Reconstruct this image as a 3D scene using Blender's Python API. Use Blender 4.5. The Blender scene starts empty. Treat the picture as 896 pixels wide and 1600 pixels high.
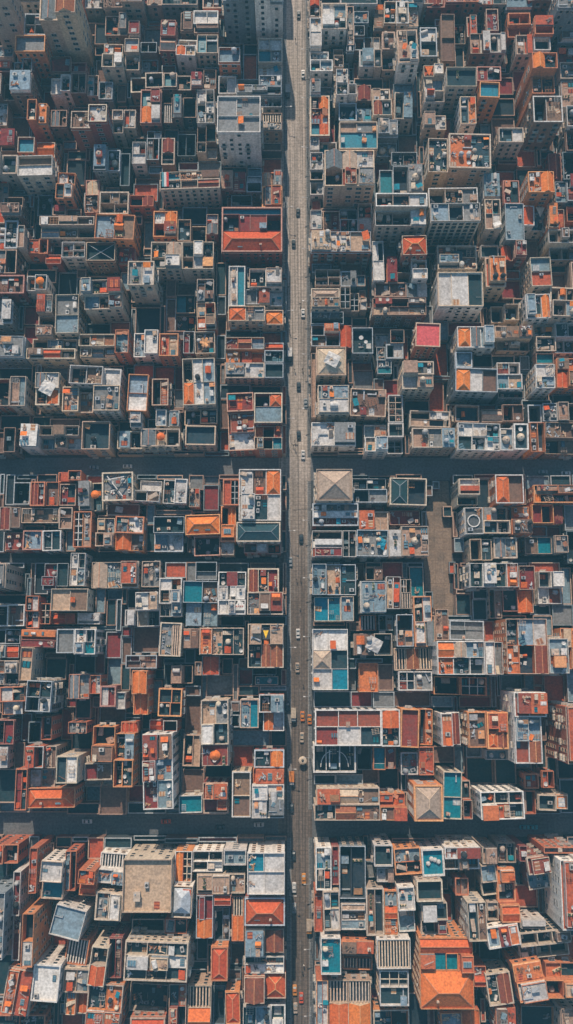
import bpy, math, random, re
from mathutils import Vector, Matrix
sc = bpy.context.scene
C = sc.collection
R = math.radians
rnd = random.Random(11)

# ---------------------------------------------------------------- camera, sky, sun, exposure
CAMH = 345.76
cd = bpy.data.cameras.new('camera'); cam = bpy.data.objects.new('camera', cd); C.objects.link(cam)
cam.location = (0, 0, CAMH); cam.rotation_euler = (R(8.93), 0, 0)
cd.sensor_fit = 'VERTICAL'; cd.sensor_height = 24; cd.lens = 21.0
cd.clip_start = 1; cd.clip_end = 5000
sc.camera = cam
SUN_EL, SUN_AZ = 40.0, -9.0            # azimuth measured from +Y (north) towards +X (east)
world = bpy.data.worlds.new('World'); sc.world = world; world.use_nodes = True
nt = world.node_tree; nt.nodes.clear()
sky = nt.nodes.new('ShaderNodeTexSky'); sky.sky_type = 'NISHITA'; sky.sun_disc = False
sky.sun_elevation = R(SUN_EL); sky.sun_rotation = R(SUN_AZ); sky.air_density = 1.2; sky.dust_density = 1.0; sky.ozone_density = 2.0
bg = nt.nodes.new('ShaderNodeBackground'); bg.inputs[1].default_value = 0.125
wo = nt.nodes.new('ShaderNodeOutputWorld')
nt.links.new(sky.outputs[0], bg.inputs[0]); nt.links.new(bg.outputs[0], wo.inputs[0])
sd = bpy.data.lights.new('sun', 'SUN'); sd.energy = 5.0; sd.angle = R(0.6); sd.color = (1.0, 0.84, 0.68)
so = bpy.data.objects.new('sun', sd); C.objects.link(so)
sv = Vector((math.sin(R(SUN_AZ)) * math.cos(R(SUN_EL)), math.cos(R(SUN_AZ)) * math.cos(R(SUN_EL)), math.sin(R(SUN_EL))))
so.rotation_euler = sv.to_track_quat('Z', 'Y').to_euler(); so.location = sv * 600
sc.view_settings.view_transform = 'Standard'; sc.view_settings.look = 'None'
sc.view_settings.exposure = 0.1; sc.view_settings.gamma = 1.0
sc.cycles.use_denoising = True
sc.cycles.max_bounces = 5; sc.cycles.diffuse_bounces = 3; sc.cycles.glossy_bounces = 2; sc.cycles.volume_bounces = 0

# ---------------------------------------------------------------- materials
MATS = {}
def mat(name, col, rough=0.85, scale=0.35, dirt=0.45, dark=0.45, tint=(0.10, 0.085, 0.075), streak=False, tiles=None, spec=0.25, obvar=0.12, panels=None):
    if name in MATS: return MATS[name]
    m = bpy.data.materials.new(name); m.use_nodes = True; N = m.node_tree; n = N.nodes; L = N.links
    b = n['Principled BSDF']; b.inputs['Roughness'].default_value = rough
    b.inputs['Specular IOR Level'].default_value = spec
    geo = n.new('ShaderNodeNewGeometry')
    mp = n.new('ShaderNodeMapping'); mp.inputs['Scale'].default_value = (1, 1, 0.12) if streak else (1, 1, 1)
    L.new(geo.outputs['Position'], mp.inputs['Vector'])
    no = n.new('ShaderNodeTexNoise'); no.inputs['Scale'].default_value = scale; no.inputs['Detail'].default_value = 7; no.inputs['Roughness'].default_value = 0.68
    L.new(mp.outputs[0], no.inputs['Vector'])
    cr = n.new('ShaderNodeValToRGB'); cr.color_ramp.elements[0].position = 0.47; cr.color_ramp.elements[1].position = 0.62
    cr.color_ramp.elements[0].color = (0, 0, 0, 1); cr.color_ramp.elements[1].color = (1, 1, 1, 1)
    L.new(no.outputs['Fac'], cr.inputs['Fac'])
    mul = n.new('ShaderNodeMath'); mul.operation = 'MULTIPLY'; mul.inputs[1].default_value = dirt
    L.new(cr.outputs['Color'], mul.inputs[0])
    mx = n.new('ShaderNodeMix'); mx.data_type = 'RGBA'; mx.inputs['A'].default_value = (*col, 1)
    mx.inputs['B'].default_value = (*[c * (1 - dark) + t * dark for c, t in zip(col, tint)], 1)
    L.new(mul.outputs[0], mx.inputs['Factor'])
    n2 = n.new('ShaderNodeTexNoise'); n2.inputs['Scale'].default_value = 1.3; n2.inputs['Detail'].default_value = 3
    L.new(geo.outputs['Position'], n2.inputs['Vector'])
    mr = n.new('ShaderNodeMapRange'); mr.inputs['From Min'].default_value = 0.3; mr.inputs['From Max'].default_value = 0.7
    mr.inputs['To Min'].default_value = 0.7; mr.inputs['To Max'].default_value = 1.2
    L.new(n2.outputs['Fac'], mr.inputs['Value'])
    last = mx.outputs['Result']
    hs = n.new('ShaderNodeHueSaturation'); L.new(last, hs.inputs['Color'])
    oi = n.new('ShaderNodeObjectInfo')
    m2 = n.new('ShaderNodeMapRange'); m2.inputs['To Min'].default_value = 1 - obvar * 1.6; m2.inputs['To Max'].default_value = 1 + obvar * 1.4
    L.new(oi.outputs['Random'], m2.inputs['Value'])
    v = n.new('ShaderNodeMath'); v.operation = 'MULTIPLY'; L.new(mr.outputs[0], v.inputs[0]); L.new(m2.outputs[0], v.inputs[1])
    last_v = v.outputs[0]
    if tiles:
        w = n.new('ShaderNodeTexWave'); w.inputs['Scale'].default_value = tiles; w.inputs['Distortion'].default_value = 0.4
        w.bands_direction = 'X' if panels is None else panels
        L.new(geo.outputs['Position'], w.inputs['Vector'])
        m3 = n.new('ShaderNodeMapRange'); m3.inputs['To Min'].default_value = 0.62; m3.inputs['To Max'].default_value = 1.15
        L.new(w.outputs['Fac'], m3.inputs['Value'])
        v2 = n.new('ShaderNodeMath'); v2.operation = 'MULTIPLY'; L.new(last_v, v2.inputs[0]); L.new(m3.outputs[0], v2.inputs[1]); last_v = v2.outputs[0]
    L.new(last_v, hs.inputs['Value'])
    m4 = n.new('ShaderNodeMapRange'); m4.inputs['To Min'].default_value = 0.488; m4.inputs['To Max'].default_value = 0.512
    L.new(oi.outputs['Random'], m4.inputs['Value']); L.new(m4.outputs[0], hs.inputs['Hue'])
    L.new(hs.outputs[0], b.inputs['Base Color'])
    MATS[name] = m
    return m
WALL = {'c': (.50, .40, .31), 'w': (.70, .635, .565), 'o': (.54, .185, .08), 'r': (.28, .08, .055), 'n': (.22, .13, .09),
        'g': (.20, .225, .24), 'd': (.06, .075, .09), 't': (.50, .35, .245)}
for k, c in WALL.items(): mat('wall_' + k, c, streak=True, scale=0.6, dirt=0.6, dark=0.5)
COPE = {'c': (.54, .44, .34), 'w': (.60, .57, .53), 'o': (.62, .27, .13), 'r': (.50, .27, .20), 'n': (.38, .26, .19),
        'g': (.42, .45, .47), 'd': (.22, .26, .28), 't': (.55, .40, .29)}
for k, c in COPE.items(): mat('cope_' + k, c, scale=0.9, dirt=0.5, dark=0.4)
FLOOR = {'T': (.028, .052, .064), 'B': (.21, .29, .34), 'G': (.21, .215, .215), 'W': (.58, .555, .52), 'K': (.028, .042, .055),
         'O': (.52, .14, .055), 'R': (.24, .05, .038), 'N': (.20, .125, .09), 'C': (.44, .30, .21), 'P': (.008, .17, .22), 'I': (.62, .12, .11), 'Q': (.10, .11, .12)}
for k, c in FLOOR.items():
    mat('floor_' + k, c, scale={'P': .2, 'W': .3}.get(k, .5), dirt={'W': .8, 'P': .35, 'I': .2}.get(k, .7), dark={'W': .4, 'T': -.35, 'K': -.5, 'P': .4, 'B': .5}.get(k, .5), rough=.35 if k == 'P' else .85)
mat('tile_orange', (.70, .165, .05), tiles=1.1, scale=.5, dirt=.5, dark=.35, tint=(.2, .05, .03))
mat('tile_teal', (.025, .07, .085), tiles=1.1, scale=.5)
mat('tile_rust', (.30, .085, .05), tiles=1.0, scale=.6, dirt=.7); mat('tile_grey', (.22, .25, .27), tiles=.9, scale=.6, dirt=.7)
mat('tile_cream', (.52, .40, .30), tiles=.9, scale=.5, panels='Y')
mat('glass', (.02, .035, .045), rough=.15, dirt=.1, spec=.5)
mat('glass_roof', (.10, .19, .23), rough=.2, dirt=.3, spec=.5)
mat('frame_white', (.46, .44, .41), dirt=.6)
mat('frame_dark', (.05, .055, .06), dirt=.3)
mat('timber', (.42, .20, .10), dirt=.6)
mat('timber_pale', (.55, .42, .31), dirt=.5)
mat('metal', (.36, .38, .40), rough=.5, dirt=.4)
mat('cloth_orange', (.70, .16, .04), dirt=.3)
mat('cloth_white', (.56, .54, .51), dirt=.5)
mat('cloth_teal', (.01, .20, .26), dirt=.3)
mat('yellow', (.75, .42, .04), dirt=.1); mat('leaf', (.05, .08, .035), dirt=.4)
mat('tank_black', (.03, .035, .04), dirt=.3)
M = MATS

# ---------------------------------------------------------------- mesh helper
class MB:
    def __init__(s): s.v = []; s.f = []; s.m = []; s.mats = []
    def mi(s, name):
        if name not in s.mats: s.mats.append(name)
        return s.mats.index(name)
    def quad(s, a, b, c, d, m):
        k = len(s.v); s.v += [a, b, c, d]; s.f.append((k, k + 1, k + 2, k + 3)); s.m.append(s.mi(m))
    def tri(s, a, b, c, m):
        k = len(s.v); s.v += [a, b, c]; s.f.append((k, k + 1, k + 2)); s.m.append(s.mi(m))
    def box(s, x0, y0, z0, x1, y1, z1, m, bottom=True):
        k = len(s.v)
        s.v += [(x0, y0, z0), (x1, y0, z0), (x1, y1, z0), (x0, y1, z0), (x0, y0, z1), (x1, y0, z1), (x1, y1, z1), (x0, y1, z1)]
        F = [(4, 5, 6, 7), (0, 1, 5, 4), (1, 2, 6, 5), (2, 3, 7, 6), (3, 0, 4, 7)]
        if bottom: F.append((3, 2, 1, 0))
        for f in F: s.f.append(tuple(k + i for i in f)); s.m.append(s.mi(m))
    def bar(s, p, q, w, h, m):
        p, q = Vector(p), Vector(q); d = (q - p); 
        if d.length < 1e-4: return
        d.normalize(); u = Vector((0, 0, 1)) if abs(d.z) < .95 else Vector((1, 0, 0))
        r = d.cross(u).normalized(); t = r.cross(d)
        k = len(s.v)
        for c in (p, q):
            for a, b in ((-1, -1), (1, -1), (1, 1), (-1, 1)): s.v.append(tuple(c + r * a * w / 2 + t * b * h / 2))
        for f in ((0, 1, 2, 3), (7, 6, 5, 4), (0, 4, 5, 1), (1, 5, 6, 2), (2, 6, 7, 3), (3, 7, 4, 0)):
            s.f.append(tuple(k + i for i in f)); s.m.append(s.mi(m))
    def lathe(s, cx, cy, prof, n, m, cap=True):
        k = len(s.v)
        for r, z in prof:
            for i in range(n):
                a = 2 * math.pi * i / n; s.v.append((cx + r * math.cos(a), cy + r * math.sin(a), z))
        for j in range(len(prof) - 1):
            for i in range(n):
                i2 = (i + 1) % n
                s.f.append((k + j * n + i, k + j * n + i2, k + (j + 1) * n + i2, k + (j + 1) * n + i)); s.m.append(s.mi(m))
        if cap:
            s.f.append(tuple(k + (len(prof) - 1) * n + i for i in range(n))); s.m.append(s.mi(m))
    def mesh(s, name):
        me = bpy.data.meshes.new(name); me.from_pydata(s.v, [], s.f)
        for a in s.mats: me.materials.append(M[a])
        me.polygons.foreach_set('material_index', s.m); me.update()
        return me
    def build(s, name, parent=None):
        if not s.f: return None
        name = name.split('#')[0].strip(); o = bpy.data.objects.new(name, s.mesh(name)); C.objects.link(o)
        if parent: o.parent = parent
        return o
def tag(o, label=None, cat=None, group=None, kind=None):
    if label: o['label'] = label
    if cat: o['category'] = cat
    if group: o['group'] = group
    if kind: o['kind'] = kind
def put(name, me, parent, loc, rz=0, sc_=(1, 1, 1)):
    o = bpy.data.objects.new(name, me); C.objects.link(o); o.parent = parent
    o.location = loc; o.rotation_euler = (0, 0, rz); o.scale = sc_
    return o

# ---------------------------------------------------------------- prototype meshes shared by copies
def windows():
    W = {}
    for key, (w, h, fr) in {'small': (1.05, 1.25, 'frame_dark'), 'tall': (1.15, 1.9, 'cope_t'), 'wide': (2.0, 1.45, 'frame_white'), 'grid': (1.5, 1.75, 'frame_dark')}.items():
        b = MB(); f = .1
        b.box(-w / 2, -.02, 0, w / 2, .03, h, 'glass', bottom=False)
        b.box(-w / 2 - f, -.02, -f, w / 2 + f, .14, 0, fr); b.box(-w / 2 - f, -.02, h, w / 2 + f, .12, h + f, fr)
        b.box(-w / 2 - f, -.02, 0, -w / 2, .09, h, fr); b.box(w / 2, -.02, 0, w / 2 + f, .09, h, fr)
        if w > 1.4: b.box(-.04, -.02, 0, .04, .07, h, fr)
        W[key] = b.mesh('window')
    return W
WIN = windows()
def _b():
    b = MB(); b.box(-1.1, 0, -.35, 1.1, .95, -.22, 'cope_c')
    for i in range(8): b.box(-1.06 + i * .29, .86, -.22, -1.01 + i * .29, .9, .6, 'frame_dark')
    b.box(-1.1, .84, .6, 1.1, .94, .66, 'cope_g'); b.box(-1.1, 0, .6, -1.04, .84, .66, 'cope_g'); b.box(1.04, 0, .6, 1.1, .84, .66, 'cope_g')
    return b.mesh('balcony')
BALC = _b()
def _a():
    b = MB(); b.box(.7, 0.02, -.5, 1.35, .42, -.02, 'frame_white'); b.box(.78, .42, -.42, 1.2, .44, -.1, 'frame_dark'); return b.mesh('ac_unit')
WALLAC = _a()
def protos():
    P = {}
    def add(n, k, fn):
        b = MB(); fn(b); P.setdefault(n, []).append(b.mesh(n))
    def ac(b, c='frame_white'):
        b.box(-.7, -.5, .12, .7, .5, 1.0, c); b.lathe(0, 0, [(.36, 1.0), (.38, 1.06), (.30, 1.07)], 10, 'frame_dark')
        b.box(-.6, -.4, 0, -.4, .4, .12, 'frame_dark'); b.box(.4, -.4, 0, .6, .4, .12, 'frame_dark')
    add('ac_unit', 0, ac); add('ac_unit', 0, lambda b: ac(b, 'metal'))
    def tank(b, c):
        for x, y in ((-.5, -.5), (.5, -.5), (.5, .5), (-.5, .5)): b.box(x - .07, y - .07, 0, x + .07, y + .07, .7, 'metal')
        b.box(-.75, -.75, .7, .75, .75, .82, 'metal')
        b.lathe(0, 0, [(.8, .82), (.82, 1.2), (.82, 2.1), (.5, 2.45), (.15, 2.55)], 12, c)
    for c in ('frame_white', 'tank_black', 'metal', 'cope_c'): add('water_tank', 0, lambda b, c=c: tank(b, c))
    def hut(b, w, r):
        b.box(-1.6, -1.3, 0, 1.6, 1.3, 2.3, w, bottom=False); b.box(-1.8, -1.5, 2.3, 1.8, 1.5, 2.48, r)
        b.box(-.45, -1.34, .02, .45, -1.3, 2.0, 'frame_dark'); b.box(.8, -1.34, 1.0, 1.3, -1.3, 1.7, 'glass')
        b.box(.6, .3, 2.48, 1.2, .9, 2.8, 'metal')
    for w, r in (('wall_c', 'cope_c'), ('wall_w', 'cope_w'), ('wall_o', 'cope_o'), ('wall_g', 'floor_B'), ('wall_w', 'floor_W'), ('wall_r', 'floor_R'), ('wall_t', 'floor_C')):
        add('roof_hut', 0, lambda b, w=w, r=r: hut(b, w, r))
    def gable(b):
        b.box(-1.5, -1.2, 0, 1.5, 1.2, 1.9, 'wall_o', bottom=False)
        z, t = 1.9, 2.9
        b.quad((-1.75, -1.5, z - .1), (1.75, -1.5, z - .1), (1.75, 0, t), (-1.75, 0, t), 'tile_orange')
        b.quad((1.75, 1.5, z - .1), (-1.75, 1.5, z - .1), (-1.75, 0, t), (1.75, 0, t), 'tile_orange')
        b.tri((-1.5, -1.2, z), (-1.5, 1.2, z), (-1.5, 0, t - .1), 'wall_o'); b.tri((1.5, 1.2, z), (1.5, -1.2, z), (1.5, 0, t - .1), 'wall_o')
        b.quad((-1.75, -1.5, z - .1), (-1.75, 1.5, z - .1), (1.75, 1.5, z - .1), (1.75, -1.5, z - .1), 'timber')
    add('gabled_hut', 0, gable)
    def sky_(b, f):
        b.box(-1.2, -.8, 0, 1.2, .8, .35, f, bottom=False)
        b.box(-1.1, -.7, .35, 1.1, .7, .42, 'glass_roof')
        for x in (-.37, .37): b.box(x - .03, -.72, .42, x + .03, .72, .47, f)
    add('skylight', 0, lambda b: sky_(b, 'frame_white')); add('skylight', 0, lambda b: sky_(b, 'frame_dark'))
    def awn(b, c):
        for x, y, h in ((-1.4, -1, 2.0), (1.4, -1, 2.0), (-1.4, 1, 2.5), (1.4, 1, 2.5)): b.box(x - .05, y - .05, 0, x + .05, y + .05, h, 'metal')
        n = 5
        for i in range(n):
            x0, x1 = -1.6 + 3.2 * i / n, -1.6 + 3.2 * (i + 1) / n; s = .08 if i % 2 else 0
            b.quad((x0, -1.2, 2.0), (x1, -1.2, 2.0 + .0), (x1, 1.2, 2.6), (x0, 1.2, 2.6), c)
            b.quad((x0, -1.2, 1.94), (x0, 1.2, 2.54), (x1, 1.2, 2.54), (x1, -1.2, 1.94), c)
        b.bar((-1.6, -1.2, 1.9), (1.6, -1.2, 1.9), .05, .25, c)
    for c in ('cloth_orange', 'cloth_white', 'cloth_teal', 'cope_c', 'timber', 'cloth_orange'): add('awning', 0, lambda b, c=c: awn(b, c))
    def solar(b):
        for i in range(3):
            y = -1.5 + i * 1.5
            b.bar((-1.3, y, .75), (1.3, y, .75), 1.0, .05, 'glass_roof')
            b.box(-1.2, y - .04, 0, -1.1, y + .04, .72, 'metal'); b.box(1.1, y - .04, 0, 1.2, y + .04, .72, 'metal')
    add('solar_panel', 0, solar)
    def chim(b, c):
        b.box(-.4, -.35, 0, .4, .35, 1.7, c, bottom=False); b.box(-.5, -.45, 1.7, .5, .45, 1.85, 'cope_c'); b.lathe(0, 0, [(.16, 1.85), (.14, 2.2)], 8, 'tile_orange')
    add('chimney', 0, lambda b: chim(b, 'wall_r')); add('chimney', 0, lambda b: chim(b, 'wall_c'))
    def duct(b):
        b.box(-2.0, -.25, .25, 2.0, .25, .7, 'metal'); b.box(1.5, -.25, 0, 2.0, .25, .25, 'metal'); b.box(-2, -.9, .25, -1.5, -.25, .7, 'metal')
        for x in (-1.2, 0, 1.0): b.box(x - .05, -.3, 0, x + .05, .3, .25, 'frame_dark')
    add('air_duct', 0, duct)
    def plant(b):
        b.box(-1.2, -.35, 0, 1.2, .35, .45, 'cope_t')
        for i in range(26):
            x, y, z = rnd.uniform(-1.15, 1.15), rnd.uniform(-.35, .35), rnd.uniform(.5, 1.15); s = rnd.uniform(.12, .26)
            a = rnd.uniform(0, 6.3); t = rnd.uniform(-.5, .5)
            ca, sa = math.cos(a) * s, math.sin(a) * s
            b.quad((x - ca, y - sa, z - t * s), (x + sa, y - ca, z), (x + ca, y + sa, z + t * s), (x - sa, y + ca, z), 'leaf')
    add('planter', 0, plant)
    def dish(b):
        b.lathe(0, 0, [(.05, 0), (.05, .8)], 6, 'metal'); b.lathe(0, 0, [(.1, .8), (.45, .9), (.65, 1.12), (.62, 1.14), (.4, .95)], 10, 'cloth_white')
    add('satellite_dish', 0, dish)
    def rail(b, c):
        for i in range(9): b.box(-2 + i * .5 - .03, -.03, 0, -2 + i * .5 + .03, .03, 1.1, c)
        b.box(-2.05, -.05, 1.1, 2.05, .05, 1.18, c); b.box(-2.05, -.03, .5, 2.05, .03, .55, c)
    add('railing', 0, lambda b: rail(b, 'frame_white')); add('railing', 0, lambda b: rail(b, 'timber'))
    def rack(b, c):
        for x in (-1.6, 0, 1.6):
            for y in (-1.2, 1.2): b.box(x - .09, y - .09, 0, x + .09, y + .09, 2.2, c)
            b.bar((x, -1.5, 2.25), (x, 1.5, 2.25), .16, .2, c)
        for y in (-1.2, -.4, .4, 1.2): b.bar((-1.9, y, 2.4), (1.9, y, 2.4), .12, .12, c)
    for c in ('timber', 'frame_white', 'timber_pale'): add('pergola', 0, lambda b, c=c: rack(b, c))
    def steps(b):
        for i in range(7): b.box(-.6, -1.6 + i * .42, 0, .6, -1.18 + i * .42, .25 + i * .25, 'cope_c')
    add('stair', 0, steps)
    def deck(b, c, c2):
        n = 7
        for i in range(n): b.box(-1.6 + i * .46, -1.2, 0, -1.6 + i * .46 + .4, 1.2, .16 + .04 * (i % 2), c if i % 3 else c2)
    for c, c2 in (('timber', 'timber_pale'), ('floor_O', 'floor_R'), ('cope_w', 'cope_g'), ('floor_P', 'floor_T'), ('cope_c', 'timber')): add('plank_deck', 0, lambda b, c=c, c2=c2: deck(b, c, c2))
    for sd_, c in ((1, 'timber'), (2, 'cope_t'), (3, 'cope_w'), (4, 'timber_pale'), (5, 'metal'), (6, 'cope_g'), (7, 'floor_N'), (8, 'floor_C'), (9, 'floor_G')):
        def mess(b, c=c, q=random.Random(sd_)):
            for i in range(9):
                x, y, a, l = q.uniform(-1, 1), q.uniform(-.9, .9), q.uniform(-1.8, 1.8), q.uniform(.7, 1.7)
                b.bar((x - math.cos(a) * l / 2, y - math.sin(a) * l / 2, .08 + i * .05), (x + math.cos(a) * l / 2, y + math.sin(a) * l / 2, .1 + i * .05 + q.uniform(0, .7)), q.choice((.12, .2, .45)), .08, c if q.random() < .7 else q.choice(('timber', 'frame_dark', 'cope_w', 'floor_R', 'floor_N', 'floor_G')))
        add('roof_debris', 0, mess)
    def dome(b):
        b.lathe(0, 0, [(1.3, 0), (1.3, .9), (1.15, 1.4), (.8, 1.85), (.3, 2.1), (.12, 2.4)], 14, 'cope_c')
    add('dome', 0, dome)
    def vault(b):
        n = 7; p = [(-1.0 * math.cos(math.pi * i / n), 1.0 + 0.9 * math.sin(math.pi * i / n)) for i in range(n + 1)]
        b.box(-1, -1.8, 0, 1, 1.8, 1.0, 'cope_w', bottom=False)
        for i in range(n):
            (x0, z0), (x1, z1) = p[i], p[i + 1]; b.quad((x0, -1.8, z0), (x1, -1.8, z1), (x1, 1.8, z1), (x0, 1.8, z0), 'cope_w')
        for y in (-1.8, 1.8):
            k = len(b.v); b.v += [(x, y, z) for x, z in p]; b.f.append(tuple(range(k, k + n + 1))); b.m.append(b.mi('cope_w'))
    add('vaulted_hut', 0, vault)
    return P
P = protos()
CLUTTER = [('ac_unit', 9, 1.0), ('water_tank', 5, 1.0), ('roof_hut', 6, 2.0), ('skylight', 6, 1.4), ('awning', 8, 1.8), ('solar_panel', 2, 1.9), ('chimney', 4, .6),
           ('air_duct', 4, 1.6), ('planter', 2, 1.2), ('satellite_dish', 2, .6), ('pergola', 6, 2.0), ('stair', 2, 1.2), ('plank_deck', 9, 1.8), ('gabled_hut', 2, 1.9), ('vaulted_hut', 1, 1.9), ('railing', 4, 2.0), ('roof_debris', 17, 1.3)]
CW = [c[1] for c in CLUTTER]

# ---------------------------------------------------------------- building
DEPTH = {'W': (.8, 1.3), 'B': (.9, 1.6), 'C': (.9, 1.5), 'G': (.9, 1.6), 'O': (.8, 1.5), 'R': (.9, 1.7), 'N': (1.0, 2.2), 'T': (1.4, 3.4), 'P': (1.1, 1.6),
         'K': (3.4, 6.0), 'H': (.9, .9), 'Z': (.7, .7), 'V': (.8, .8), 'S': (2.0, 2.0), 'X': (3.0, 4.2), 'I': (.6, .6), 'Q': (1.0, 1.0)}
def hip(b, x0, y0, x1, y1, z, rise, m, shift=0.0):
    w, d = x1 - x0, y1 - y0; cx, cy = (x0 + x1) / 2, (y0 + y1) / 2 + shift
    if w >= d:
        a, c = (x0 + d / 2.2, cy, z + rise), (x1 - d / 2.2, cy, z + rise)
        if w - d < 1.5: a = c = (cx, cy, z + rise)
    else:
        a, c = (cx, y0 + w / 2.2, z + rise), (cx, y1 - w / 2.2, z + rise)
    p = [(x0, y0, z), (x1, y0, z), (x1, y1, z), (x0, y1, z)]
    if a == c:
        for i in range(4): b.tri(p[i], p[(i + 1) % 4], a, m)
        rid = [(a, q) for q in p]
    elif w >= d:
        b.quad(p[0], p[1], c, a, m); b.tri(p[1], p[2], c, m); b.quad(p[2], p[3], a, c, m); b.tri(p[3], p[0], a, m)
        rid = [(a, c), (a, p[0]), (a, p[3]), (c, p[1]), (c, p[2])]
    else:
        b.tri(p[0], p[1], a, m); b.quad(p[1], p[2], c, a, m); b.tri(p[2], p[3], c, m); b.quad(p[3], p[0], a, c, m)
        rid = [(a, c), (a, p[0]), (a, p[1]), (c, p[2]), (c, p[3])]
    return rid
def cells(code, x0, y0, x1, y1, r):
    rows = code.split('/'); out = []; cuts_y = []
    wts = [float(q[-1]) if q[-1].isdigit() else 1.0 for q in rows]; rows = [q.rstrip('0123456789') for q in rows]
    n = len(rows); tot = sum(wts); acc = [sum(wts[:i]) / tot * n for i in range(n + 1)]
    ys = [y1 - (y1 - y0) * (acc[i] + (r.uniform(-.12, .12) if 0 < i < n else 0)) / n for i in range(n + 1)]
    for i, row in enumerate(rows):
        m = len(row); xs = [x0 + (x1 - x0) * (j + (r.uniform(-.13, .13) if 0 < j < m else 0)) / m for j in range(m + 1)]
        for j, ch in enumerate(row): out.append((ch, xs[j], ys[i + 1], xs[j + 1], ys[i], j > 0, i > 0))
    return out
def shell(b, x0, y0, x1, y1, h, zf, t, m):
    o = [(x0, y0), (x1, y0), (x1, y1), (x0, y1)]; q = [(x0 + t, y0 + t), (x1 - t, y0 + t), (x1 - t, y1 - t), (x0 + t, y1 - t)]
    for i in range(4):
        j = (i + 1) % 4
        b.quad((*o[i], 0), (*o[j], 0), (*o[j], h), (*o[i], h), m)
        b.quad((*o[i], h), (*o[j], h), (*q[j], h), (*q[i], h), m)
        b.quad((*q[j], zf), (*q[i], zf), (*q[i], h), (*q[j], h), m)
def coping(b, x0, y0, x1, y1, h, t, m, up=.1, ov=.08):
    o = [(x0 - ov, y0 - ov), (x1 + ov, y0 - ov), (x1 + ov, y1 + ov), (x0 - ov, y1 + ov)]; k = t + ov
    q = [(x0 + k, y0 + k), (x1 - k, y0 + k), (x1 - k, y1 - k), (x0 + k, y1 - k)]
    lo = h - .2
    for i in range(4):
        j = (i + 1) % 4
        b.quad((*o[i], lo), (*o[j], lo), (*o[j], h + up), (*o[i], h + up), m)
        b.quad((*o[i], h + up), (*o[j], h + up), (*q[j], h + up), (*q[i], h + up), m)
        b.quad((*q[j], lo), (*q[i], lo), (*q[i], h + up), (*q[j], h + up), m)
        b.quad((*o[j], lo), (*o[i], lo), (*q[i], lo), (*q[j], lo), m)
def finish_cell(ch, ax0, ay0, ax1, ay1, h, zf, get, r):
    """roof of one bay; get(part_name) gives the MB that the piece belongs to"""
    w, d = ax1 - ax0, ay1 - ay0
    if ch in 'HZV':
        b = get('tiled_roof'); m = {'H': 'tile_orange', 'Z': 'tile_teal', 'V': 'tile_cream'}[ch]
        rid = hip(b, ax0 - .1, ay0 - .1, ax1 + .1, ay1 + .1, zf + .05, min(w, d) * r.uniform(.26, .36), m)
        g = get('roof_ridge')
        for p, q in rid: g.bar(p, q, .24, .2, {'H': 'cope_o', 'Z': 'cope_d', 'V': 'cope_t'}[ch])
        b2 = get('roof_deck'); b2.quad((ax0, ay0, zf), (ax1, ay0, zf), (ax1, ay1, zf), (ax0, ay1, zf), 'floor_R')
        return
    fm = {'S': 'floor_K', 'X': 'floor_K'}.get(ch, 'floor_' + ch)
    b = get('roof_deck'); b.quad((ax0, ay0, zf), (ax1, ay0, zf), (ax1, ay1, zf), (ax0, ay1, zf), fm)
    if ch == 'S':
        g = get('louvre_roof'); c = r.choice(['cope_w', 'cope_c', 'cope_t']); n = max(4, int(w / .95))
        for i in range(n):
            x = ax0 + w * (i + .5) / n; g.bar((x, ay0 + .1, h - .4), (x, ay1 - .1, h - .4), .42, .12, c)
    if ch == 'X':
        g = get('beam_grid'); c = r.choice(['cope_w', 'cope_c', 'cope_g'])
        for i in range(1, max(2, int(w / 2.4))): x = ax0 + w * i / max(2, int(w / 2.4)); g.bar((x, ay0, h - .25), (x, ay1, h - .25), .26, .3, c)
        for i in range(1, max(2, int(d / 2.2))): y = ay0 + d * i / max(2, int(d / 2.2)); g.bar((ax0, y, h - .6), (ax1, y, h - .6), .26, .3, c)
    if ch == 'Q':
        g = get('ring_bench'); cx, cy = (ax0 + ax1) / 2, (ay0 + ay1) / 2; rr = min(w, d) * .38
        g.lathe(cx, cy, [(rr, zf), (rr, zf + .6), (rr - .35, zf + .6), (rr - .35, zf)], 28, 'cope_w', cap=False)
def place_windows(root, x0, y0, x1, y1, h, zmin, r, style, zlow=0):
    n = 0; pitch = {'small': 2.7, 'tall': 2.5, 'wide': 3.6, 'grid': 2.25}[style]; sh = 2.9 if style == 'grid' else 3.15
    hh = {'small': 1.25, 'tall': 1.9, 'wide': 1.45, 'grid': 1.75}[style]
    for s in (2, 1, 3, 0):
        if zmin[s] >= 99: continue
        L = (x1 - x0) if s % 2 == 0 else (y1 - y0)
        k = int((L - 1.0) / pitch)
        if k < 1: continue
        skipcol = r.randrange(k) if (k > 3 and r.random() < .4 and style != 'grid') else -1
        f = 0
        while True:
            z = h - 2.6 - hh * .3 - f * sh; f += 1
            if z < max(1.0, zmin[s] - 2.5): break
            for i in range(k):
                if i == skipcol or (style != 'grid' and r.random() < .07): continue
                u = (i + .5) / k * (L - .8) + .4
                if s == 0: p, a = (x1 - u, y1), 0
                elif s == 1: p, a = (x1, y0 + u), -math.pi / 2
                elif s == 2: p, a = (x0 + u, y0), math.pi
                else: p, a = (x0, y0 + u), math.pi / 2
                yield (p[0], p[1], z, a)
                n += 1
                if n >= 98: return
def disc(b, cx, cy, z, rad, m, h=.15, n=20): b.lathe(cx, cy, [(rad, z), (rad, z + h)], n, m)
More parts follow.
